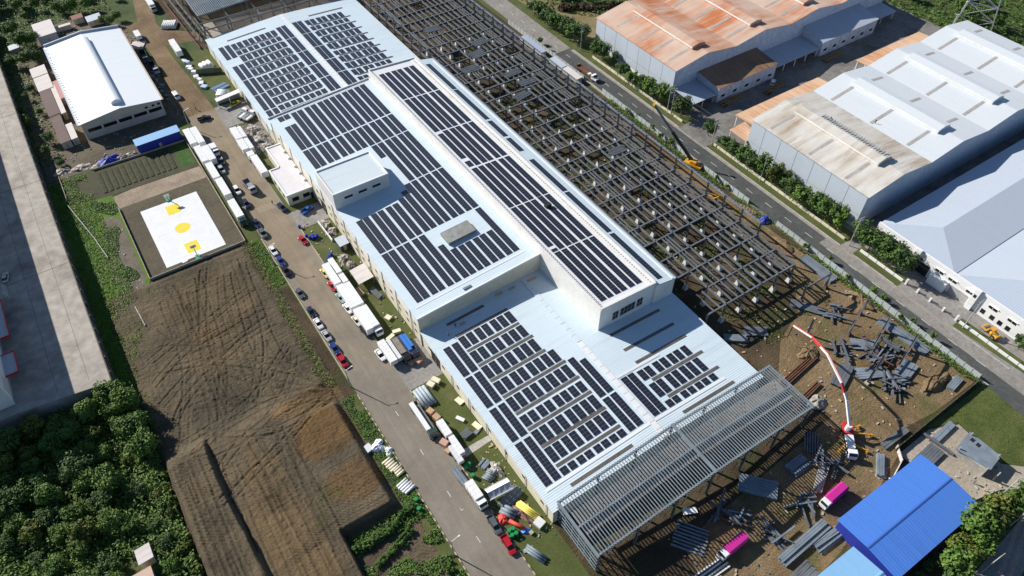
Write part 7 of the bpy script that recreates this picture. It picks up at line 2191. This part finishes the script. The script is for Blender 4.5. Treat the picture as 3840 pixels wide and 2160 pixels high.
for i in range(70):
    x, y = wr.uniform(-79, -75.2), wr.uniform(12, 93)
    bz = 'beside the tall trees' if y > 66 else 'halfway down' if y > 45 else 'level with the tin hut' if y > 34 else 'near the bottom edge'
    bk = wr.choice(['bush_y', 'bush_a', 'bush_y'])
    tree(bk, f"{'yellowish' if bk == 'bush_y' else 'green'} bush along the field edge of the woodland, {bz}", x, y, wr.uniform(0.7, 1.2), 'bushes along the woodland edge', 1.0 if y < 62 else 0.2, 'bush')
for i, (x, y, s_) in enumerate(((-80.6, 92.0, 0.85), (-77.6, 86.5, 0.8), (-78.0, 78.0, 0.85), (-77.4, 71.5, 0.8))):
    tree('wood_a', f'tall tree overhanging the edge of the earth field, {ORD[i]} below the yard corner', x, y, s_, 'tall trees at the field edge')
# undergrowth: one leafy carpet below the wood


def carpet(name, label, region, n_, m, leaf, hmin, hmax, seed, inside=None):
    r_ = random.Random(seed)
    vs, fs = [], []
    x0_, x1_, y0_, y1_ = region
    while len(fs) < n_:
        x, y = r_.uniform(x0_, x1_), r_.uniform(y0_, y1_)
        if inside and not inside(x, y):
            continue
        z = hmin + (hmax - hmin) * r_.random() * (0.5 + 0.5 * noise.noise(Vector((x * 0.3, y * 0.3, seed))) + 0.3)
        nrm = Vector((r_.gauss(0, 0.5), r_.gauss(0, 0.5), 1)).normalized()
        t1 = nrm.cross(Vector((r_.gauss(0, 1), r_.gauss(0, 1), 0.1))).normalized()
        t2 = nrm.cross(t1)
        s1, s2 = leaf * r_.uniform(0.6, 1.3), leaf * r_.uniform(0.3, 0.7)
        p = Vector((x, y, max(0.05, z)))
        o = len(vs)
        vs += [tuple(p - t1 * s1), tuple(p + t2 * s2), tuple(p + t1 * s1), tuple(p - t2 * s2)]
        fs.append((o, o + 1, o + 2, o + 3))
    me = bpy.data.meshes.new(name)
    me.from_pydata(vs, [], fs)
    me.materials.append(m)
    o = bpy.data.objects.new(name, me)
    C.objects.link(o)
    return tag(o, label, 'vegetation', kind='stuff')


carpet('undergrowth', 'dark undergrowth filling the woodland floor', (-135, -75.4, 8, 96.5), 42000, LEAF, 0.42, 0.2, 3.4, 1, lambda x, y: not (-91.5 < x < -82.8 and 33.5 < y < 45.6))
carpet('tall_grass', 'bright grass and weeds on the slope below the raised yard', (-78.6, -66, 94, 200), 22000, leaf_mat('weed_green', (0.075, 0.135, 0.014), (0.105, 0.21, 0.018), (0.14, 0.19, 0.034)), 0.22, 0.08, 0.8, 2, lambda x, y: x < -74 + (y - 94) * 0.3 and noise.noise(Vector((x * 0.12, y * 0.06, 0))) > -0.35)
carpet('weeds', 'green weeds between the court wall and the slope', (-74, -60.6, 126, 183), 5000, LEAF, 0.28, 0.08, 0.5, 3, lambda x, y: noise.noise(Vector((x * 0.16, y * 0.10, 2))) > 0.12)
carpet('verge_weeds', 'green weeds on the strip between the field and the street', (-29.0, -24.6, 10, 58), 5200, LEAF, 0.24, 0.04, 0.35, 4, lambda x, y: noise.noise(Vector((x * 0.2, y * 0.1, 2))) > -0.25)
carpet('verge_weeds', 'bright patch of grass between the court corner and the street', (-28.8, -24.8, 108, 132), 2400, leaf_mat('weed_green', (0, 0, 0), (0, 0, 0), (0, 0, 0)) if False else MATS['weed_green'], 0.24, 0.04, 0.4, 5)
carpet('fence_weeds', 'weeds growing along the sheet fence of the building site', (120.8, 124.0, -36, 130), 5200, LEAF, 0.28, 0.08, 0.9, 6, lambda x, y: noise.noise(Vector((x * 0.3, y * 0.09, 2))) > -0.2)
carpet('corner_weeds', 'overgrown grass on the low corner plot beside the street', (-44, -25, -30, 21), 9000, LEAF, 0.30, 0.10, 0.9, 7, lambda x, y: noise.noise(Vector((x * 0.12, y * 0.25, 4))) > 0.0 or y > 17.5)
carpet('site_weeds', 'patches of green weeds under the steel frame', (72, 112, 6, 180), 14000, LEAFY, 0.26, 0.05, 0.4, 8, lambda x, y: noise.noise(Vector((x * 0.11, y * 0.11, 7))) > 0.08)
carpet('field_margin', 'ragged weeds creeping from the margins into the earth field', (-75, -28, -20, 132), 5000, LEAFY, 0.22, 0.3, 0.9, 14, lambda x, y: (x < -73 + 3 * noise.noise(Vector((0, y * 0.1, 1))) and y > 62) or (x > -30.8 + 1.6 * noise.noise(Vector((3, y * 0.12, 1))) and y > 64))
carpet('meadow', 'uneven grass on the green corner lot', (100, 123, -60, -37), 1500, LEAFY, 0.16, 0.03, 0.14, 9, lambda x, y: y > -40 - (x - 106) * 1.5 or x > 108)
carpet('scrub', 'scrub covering the ground at the far left and behind the hall', (-110, -28, 212, 420), 16000, LEAF, 0.5, 0.1, 1.2, 10, lambda x, y: (x < -70 and y > 200) or y > 322)
carpet('far_scrub', 'scrub covering the hillside beyond the warehouses', (140, 420, 60, 330), 40000, LEAF, 0.8, 0.1, 1.4, 11, lambda x, y: (y > 181 + (0 if x > 165 else (165 - x) * 1.2)) or (x > 284 and y > 40))
# hedges of the low corner plot
for i in range(26):
    x = -43 + i * 0.62
    tree('bush_d' if i % 3 else 'bush_a', f'low bush in the long hedge on the corner plot, {ORD[i]} from its left end', x, 17.4 + 0.18 * math.sin(i) - (0.0 if i < 14 else (i - 14) * -0.25), wr.uniform(0.6, 0.9), 'hedge bushes on the corner plot', 0, 'bush')
for i in range(16):
    tree('bush_a', f'low bush in the second hedge row on the corner plot, {ORD[i]} from its left end', -41 + i * 0.7, 11.4 + i * 0.22, wr.uniform(0.55, 0.8), 'second hedge on the corner plot', 0, 'bush')
for i in range(10):
    tree('bush_a', 'bright bush at the kerb near the bottom of the street', -26.8 + wr.uniform(-1.6, 0.8), -3 + wr.uniform(-6, 6), wr.uniform(0.5, 0.9), 'bushes at the bottom kerb', 0, 'bush')
# trees, far left and behind the hall
pts = []
tries = 0
while len(pts) < 120 and tries < 9000:
    tries += 1
    x, y = wr.uniform(-100, -20), wr.uniform(205, 400)
    ok = (x < -71 and 207 < y < 330 and x > -78) or (x < -64 and y > 286) or y > 327
    if not ok or (-22 < x < -4) or (-75.5 < x < -69 and 302 < y < 310):
        continue
    if all((x - a) ** 2 + (y - b) ** 2 > 4.4 ** 2 for a, b in pts):
        pts.append((x, y))


def mass(name, label, items):
    """a far wood that reads as one mass: crowns joined into one object"""
    vs, fs = [], []
    for k_, x, y, s_ in items:
        me = PROTO[k_, wr.randrange(2)][0]
        o = len(vs)
        a = wr.uniform(0, 6.28)
        ca, sa = math.cos(a) * s_, math.sin(a) * s_
        vs += [(x + v.co.x * ca - v.co.y * sa, y + v.co.x * sa + v.co.y * ca, v.co.z * s_) for v in me.vertices]
        fs += [tuple(i + o for i in p.vertices) for p in me.polygons]
    me = bpy.data.meshes.new(name)
    me.from_pydata(vs, [], fs)
    me.materials.append(LEAF)
    return tag(link(name, me), label, 'vegetation', kind='stuff')


items = []
for x, y in pts:
    k_ = wr.choice(['wood_a', 'wood_b', 'wood_c', 'wood_a'])
    s_ = wr.uniform(0.4, 0.8) * (0.62 if x > -79 and y < 280 else 1)
    if x > -79.5 and y < 326:
        look = {'wood_a': 'mid-green', 'wood_b': 'dark green', 'wood_c': 'tall slim green'}[k_]
        zone = 'beside the near end of the maroon shed row' if y < 240 else 'beside the far end of the shed row' if y < 285 else 'between the shed row and the pale hut'
        tree(k_, f'{look} tree {zone}', x, y, s_, 'trees between the raised yard and the sheds')
    else:
        items.append((k_, x, y, s_))
mass('far_thicket', 'green thicket beyond the hall at the top left', items)
for i, (x, y, s_) in enumerate(((-31.0, 305.5, 0.5), (-27.6, 309.0, 0.5), (-33.6, 308.6, 0.45), (-66.5, 298.0, 0.6), (-65.4, 290.6, 0.45))):
    tree('wood_a', f'small tree in the clearing behind the hall, {ORD[i]} of five', x, y, s_, 'clearing trees')
# hillside beyond the warehouses
pts = []
tries = 0
while len(pts) < 130 and tries < 9000:
    tries += 1
    if wr.random() < 0.5:
        x, y = wr.uniform(288, 400), wr.uniform(40, 190)
    else:
        x, y = wr.uniform(150, 290), wr.uniform(183, 260)
        if y < 184 + max(0, (176 - x)) * 1.3:
            continue
    if all((x - a) ** 2 + (y - b) ** 2 > 6.0 ** 2 for a, b in pts):
        pts.append((x, y))
items = [(wr.choice(['wood_a', 'wood_b', 'wood_c', 'wood_a']), x, y, wr.uniform(0.55, 1.0)) for x, y in pts]
mass('hillside_wood', 'green wooded hillside beyond the warehouses at the top right', items)
for i in range(16):
    tree('bush_r', 'bronze-brown bush in the row beside the dry field', 150 + i * 1.75 + wr.uniform(-0.4, 0.4), 201.5 - i * 0.95 + wr.uniform(-0.8, 0.8), wr.uniform(1.0, 1.4), 'bronze bushes at the dry field', 0, 'bush')

# ---------------------------------------------------------------- poles, wires, pylon


def pole(label, x, y, h, arms=2, group='power poles', lamp=False, trans=False):
    t_ = thing('power_pole', label, 'pole', (x, y, 0), R(rng.uniform(-5, 5)), group)
    MB().tube((0, 0, 0), (0, 0, h), 0.17, 8, r2=0.11).build('shaft', M_POLE, t_)
    for i in range(arms):
        z = h - 0.5 - i * 1.1
        ar = MB().box(-1.2, 1.2, -0.06, 0.06, z, z + 0.12).build('cross_arm', M_STEEL, t_)
        for xx in (-1.1, -0.6, 0.6, 1.1):
            MB().tube((xx, 0, z + 0.12), (xx, 0, z + 0.42), 0.06, 6).build('insulator', M_WHITE, ar)
    if trans:
        MB().tube((0.45, 0, h - 4.2), (0.45, 0, h - 3.0), 0.38, 10).build('transformer', M_GALV, t_)
    if lamp:
        MB().bar((0, 0, h - 0.3), (-1.8, 0, h + 0.3), 0.08, 0.08).box(-2.3, -1.7, -0.14, 0.14, h + 0.2, h + 0.34).build('lamp_arm', M_WHITE, t_)
    return t_


roadpoles = [(136.4, 205.0, 12.0), (136.4, 167.5, 12.0), (136.2, 110.4, 12.5), (136.1, 85.2, 12.0), (136.3, 60.4, 12.0), (136.2, 20.8, 12.5), (136.3, -21.0, 12.4)]
for i, (x, y, h) in enumerate(roadpoles):
    pole(f'concrete power pole on the verge of the road, {ORD[i]} from the far end', x, y, h, 2, 'road power poles', trans=(i in (1, 2)))
pole('second power pole standing close beside the transformer pole at the yard gate', 136.6, 108.6, 12.0, 2, 'road power poles', trans=True)
for i, (x, y) in enumerate(((91.2, -64.4), (95.6, -58.6), (75.0, -67.2))):
    pole(f'power pole with many insulators behind the blue shed, {ORD[i]} listed from the trees', x, y, 10.0, 3, 'poles behind the blue shed', trans=(i == 0))
for i, (x, y) in enumerate(((-24.8, 4.0), (-24.8, 61.0), (-25.0, 118.0), (-25.2, 206.5))):
    t_ = pole(f'slim street lamp on the left kerb of the street, {ORD[i]} from the bottom', x, y, 8.0, 0, 'street lamps', lamp=True)
    t_.name = 'street_lamp'
    t_['category'] = 'street lamp'
    t_.rotation_euler[2] = math.pi
for i, (y0_, y1_) in enumerate(zip(roadpoles[:-1], roadpoles[1:])):
    wr_ = thing('overhead_wires', f'power wires between road poles, {ORD[i]} span from the far end', 'wires', (136.3, (y0_[1] + y1_[1]) / 2, 0), 0, 'road wires')
    for dx in (-1.1, 0.6, 1.1):
        mb = MB()
        prev = None
        for q in range(9):
            f_ = q / 8
            p = Vector((136.3 + dx, y0_[1] + (y1_[1] - y0_[1]) * f_, 11.6 - 4 * 0.5 * f_ * (1 - f_)))
            if prev is not None:
                mb.tube(prev, p, 0.025, 4)
            prev = p
        wpart(wr_, 'wire', mb, M_BLACK)
for i, (a_, b_) in enumerate((((60, -74), (91.2, -64.4)), ((91.2, -64.4), (124, -54)))):
    wr_ = thing('overhead_wires', f'power wires along the side road behind the blue shed, {ORD[i]} span', 'wires', (a_[0], a_[1], 0), 0, 'side road wires')
    for dz in (9.7, 8.6, 7.5):
        for o_ in (-0.9, 0.9):
            wpart(wr_, 'wire', MB().tube((a_[0], a_[1] + o_, dz), (b_[0], b_[1] + o_, dz), 0.025, 4), M_BLACK)
# lattice transmission tower, its foot behind the white warehouse
tw_ = thing('transmission_tower', 'tall steel lattice transmission tower behind the white warehouse', 'pylon', (298.5, 84.0, 0), R(25))
M_LAT = mat('lattice', (0.42, 0.43, 0.42), 0.5)


def tp(sx, sy, z):
    f_ = max(1.4, 8.2 - z * 0.17)
    return (sx * f_, sy * f_, z)


lv = [0, 7, 13, 18.5, 23.5, 28, 32, 36, 40]
for sx, sy in ((-1, -1), (1, -1), (1, 1), (-1, 1)):
    MB().bar(tp(sx, sy, 0), tp(sx, sy, 40), 0.5, 0.5).build('leg', M_LAT, tw_)
for z0_, z1_ in zip(lv[:-1], lv[1:]):
    for (a_, b_) in (((-1, -1), (1, -1)), ((1, -1), (1, 1)), ((1, 1), (-1, 1)), ((-1, 1), (-1, -1))):
        MB().bar(tp(*a_, z0_), tp(*b_, z1_), 0.26, 0.26).bar(tp(*b_, z0_), tp(*a_, z1_), 0.26, 0.26).build('lattice_brace', M_LAT, tw_)
        MB().bar(tp(*a_, z1_), tp(*b_, z1_), 0.16, 0.16).build('lattice_ring', M_LAT, tw_)
for z in (30, 35, 40):
    MB().bar((-7, 0, z), (7, 0, z), 0.3, 0.3).build('cross_arm', M_LAT, tw_)


# ---------------------------------------------------------------- people
def person(label, x, y, ang, shirt, trousers, z=0.0, arms=0.2, stride=0.12):
    t_ = thing('person', label, 'person', (x, y, z), R(-ang), 'people')
    v_ = [(0, 0, 0.95), (0, 0, 1.2), (0, 0.01, 1.42), (0, 0.02, 1.54), (0, 0.04, 1.66), (0, 0.03, 1.74),
          (-0.20, 0, 1.40), (-0.27, 0.02, 1.14), (-0.26, 0.02 + arms, 0.92), (0.20, 0, 1.40), (0.27, -0.02, 1.14), (0.26, -0.02 + arms * 0.4, 0.92),
          (-0.10, 0, 0.90), (-0.11, stride * 0.7, 0.50), (-0.11, stride, 0.08), (-0.11, stride + 0.14, 0.04), (0.10, 0, 0.90), (0.11, -stride * 0.3, 0.50), (0.11, -stride, 0.08), (0.11, -stride + 0.14, 0.04)]
    e_ = [(0, 1), (1, 2), (2, 3), (3, 4), (4, 5), (2, 6), (6, 7), (7, 8), (2, 9), (9, 10), (10, 11), (0, 12), (12, 13), (13, 14), (14, 15), (0, 16), (16, 17), (17, 18), (18, 19)]
    rd = [0.16, 0.15, 0.15, 0.065, 0.105, 0.08, 0.075, 0.055, 0.04, 0.075, 0.055, 0.04, 0.10, 0.075, 0.05, 0.045, 0.10, 0.075, 0.05, 0.045]
    me = bpy.data.meshes.new('body')
    me.from_pydata(v_, e_, [])
    m = mat('clothes_' + label[:18].replace(' ', '_'), shirt, 0.85)
    k = NT(m)
    px_ = k.sep(k.coord(which='Object'))[2]
    skin = (0.25, 0.14, 0.09)
    c1 = k.mix(k.math('GREATER_THAN', px_, 0.98), trousers, shirt)
    c2 = k.mix(k.math('GREATER_THAN', px_, 1.52), c1, skin)
    c3 = k.mix(k.math('GREATER_THAN', px_, 1.70), c2, (0.75, 0.62, 0.10) if 'helmet' in label else (0.015, 0.012, 0.01))
    k.col(c3)
    me.materials.append(m)
    o = link('body', me, t_)
    o.modifiers.new('skin', 'SKIN')
    for q, r_ in enumerate(rd):
        me.skin_vertices[0].data[q].radius = (r_, r_)
    me.skin_vertices[0].data[0].use_root = True
    sb_ = o.modifiers.new('sub', 'SUBSURF')
    sb_.levels = sb_.render_levels = 1
    return t_


person('person in dark clothes walking on the brown street by the crossing', -14.6, 146.0, 160, (0.05, 0.04, 0.05), (0.03, 0.03, 0.04))
person('person in dark trousers on the near roof beside the panels', 5.0, 56.6, 40, (0.30, 0.32, 0.36), (0.03, 0.03, 0.05), near(5.0), 0.25)
person('person in dark clothes crouched on the near roof by the shaded panels', 8.2, 58.2, 200, (0.05, 0.05, 0.08), (0.02, 0.02, 0.03), near(8.2), 0.3)
person('person painting the ridge vent of the white warehouse', 163.0, 58.0, 120, (0.05, 0.06, 0.10), (0.04, 0.04, 0.05), 16.9, 0.3)
person('person on the white warehouse roof below the second vent', 178.6, 50.0, 60, (0.10, 0.10, 0.14), (0.03, 0.03, 0.05), 14.15, 0.3)
person('person with helmet standing in the earth by the near pump outrigger', 83.6, -31.6, 200, (0.45, 0.25, 0.05), (0.05, 0.05, 0.08))
person('person standing in the clearing near the dark street edge above the black pickup', -19.4, 217.0, 120, (0.20, 0.18, 0.16), (0.04, 0.04, 0.05))
person('person in blue on the concrete slab of the corner lot', 93.8, -52.8, 150, (0.05, 0.10, 0.30), (0.03, 0.03, 0.05))
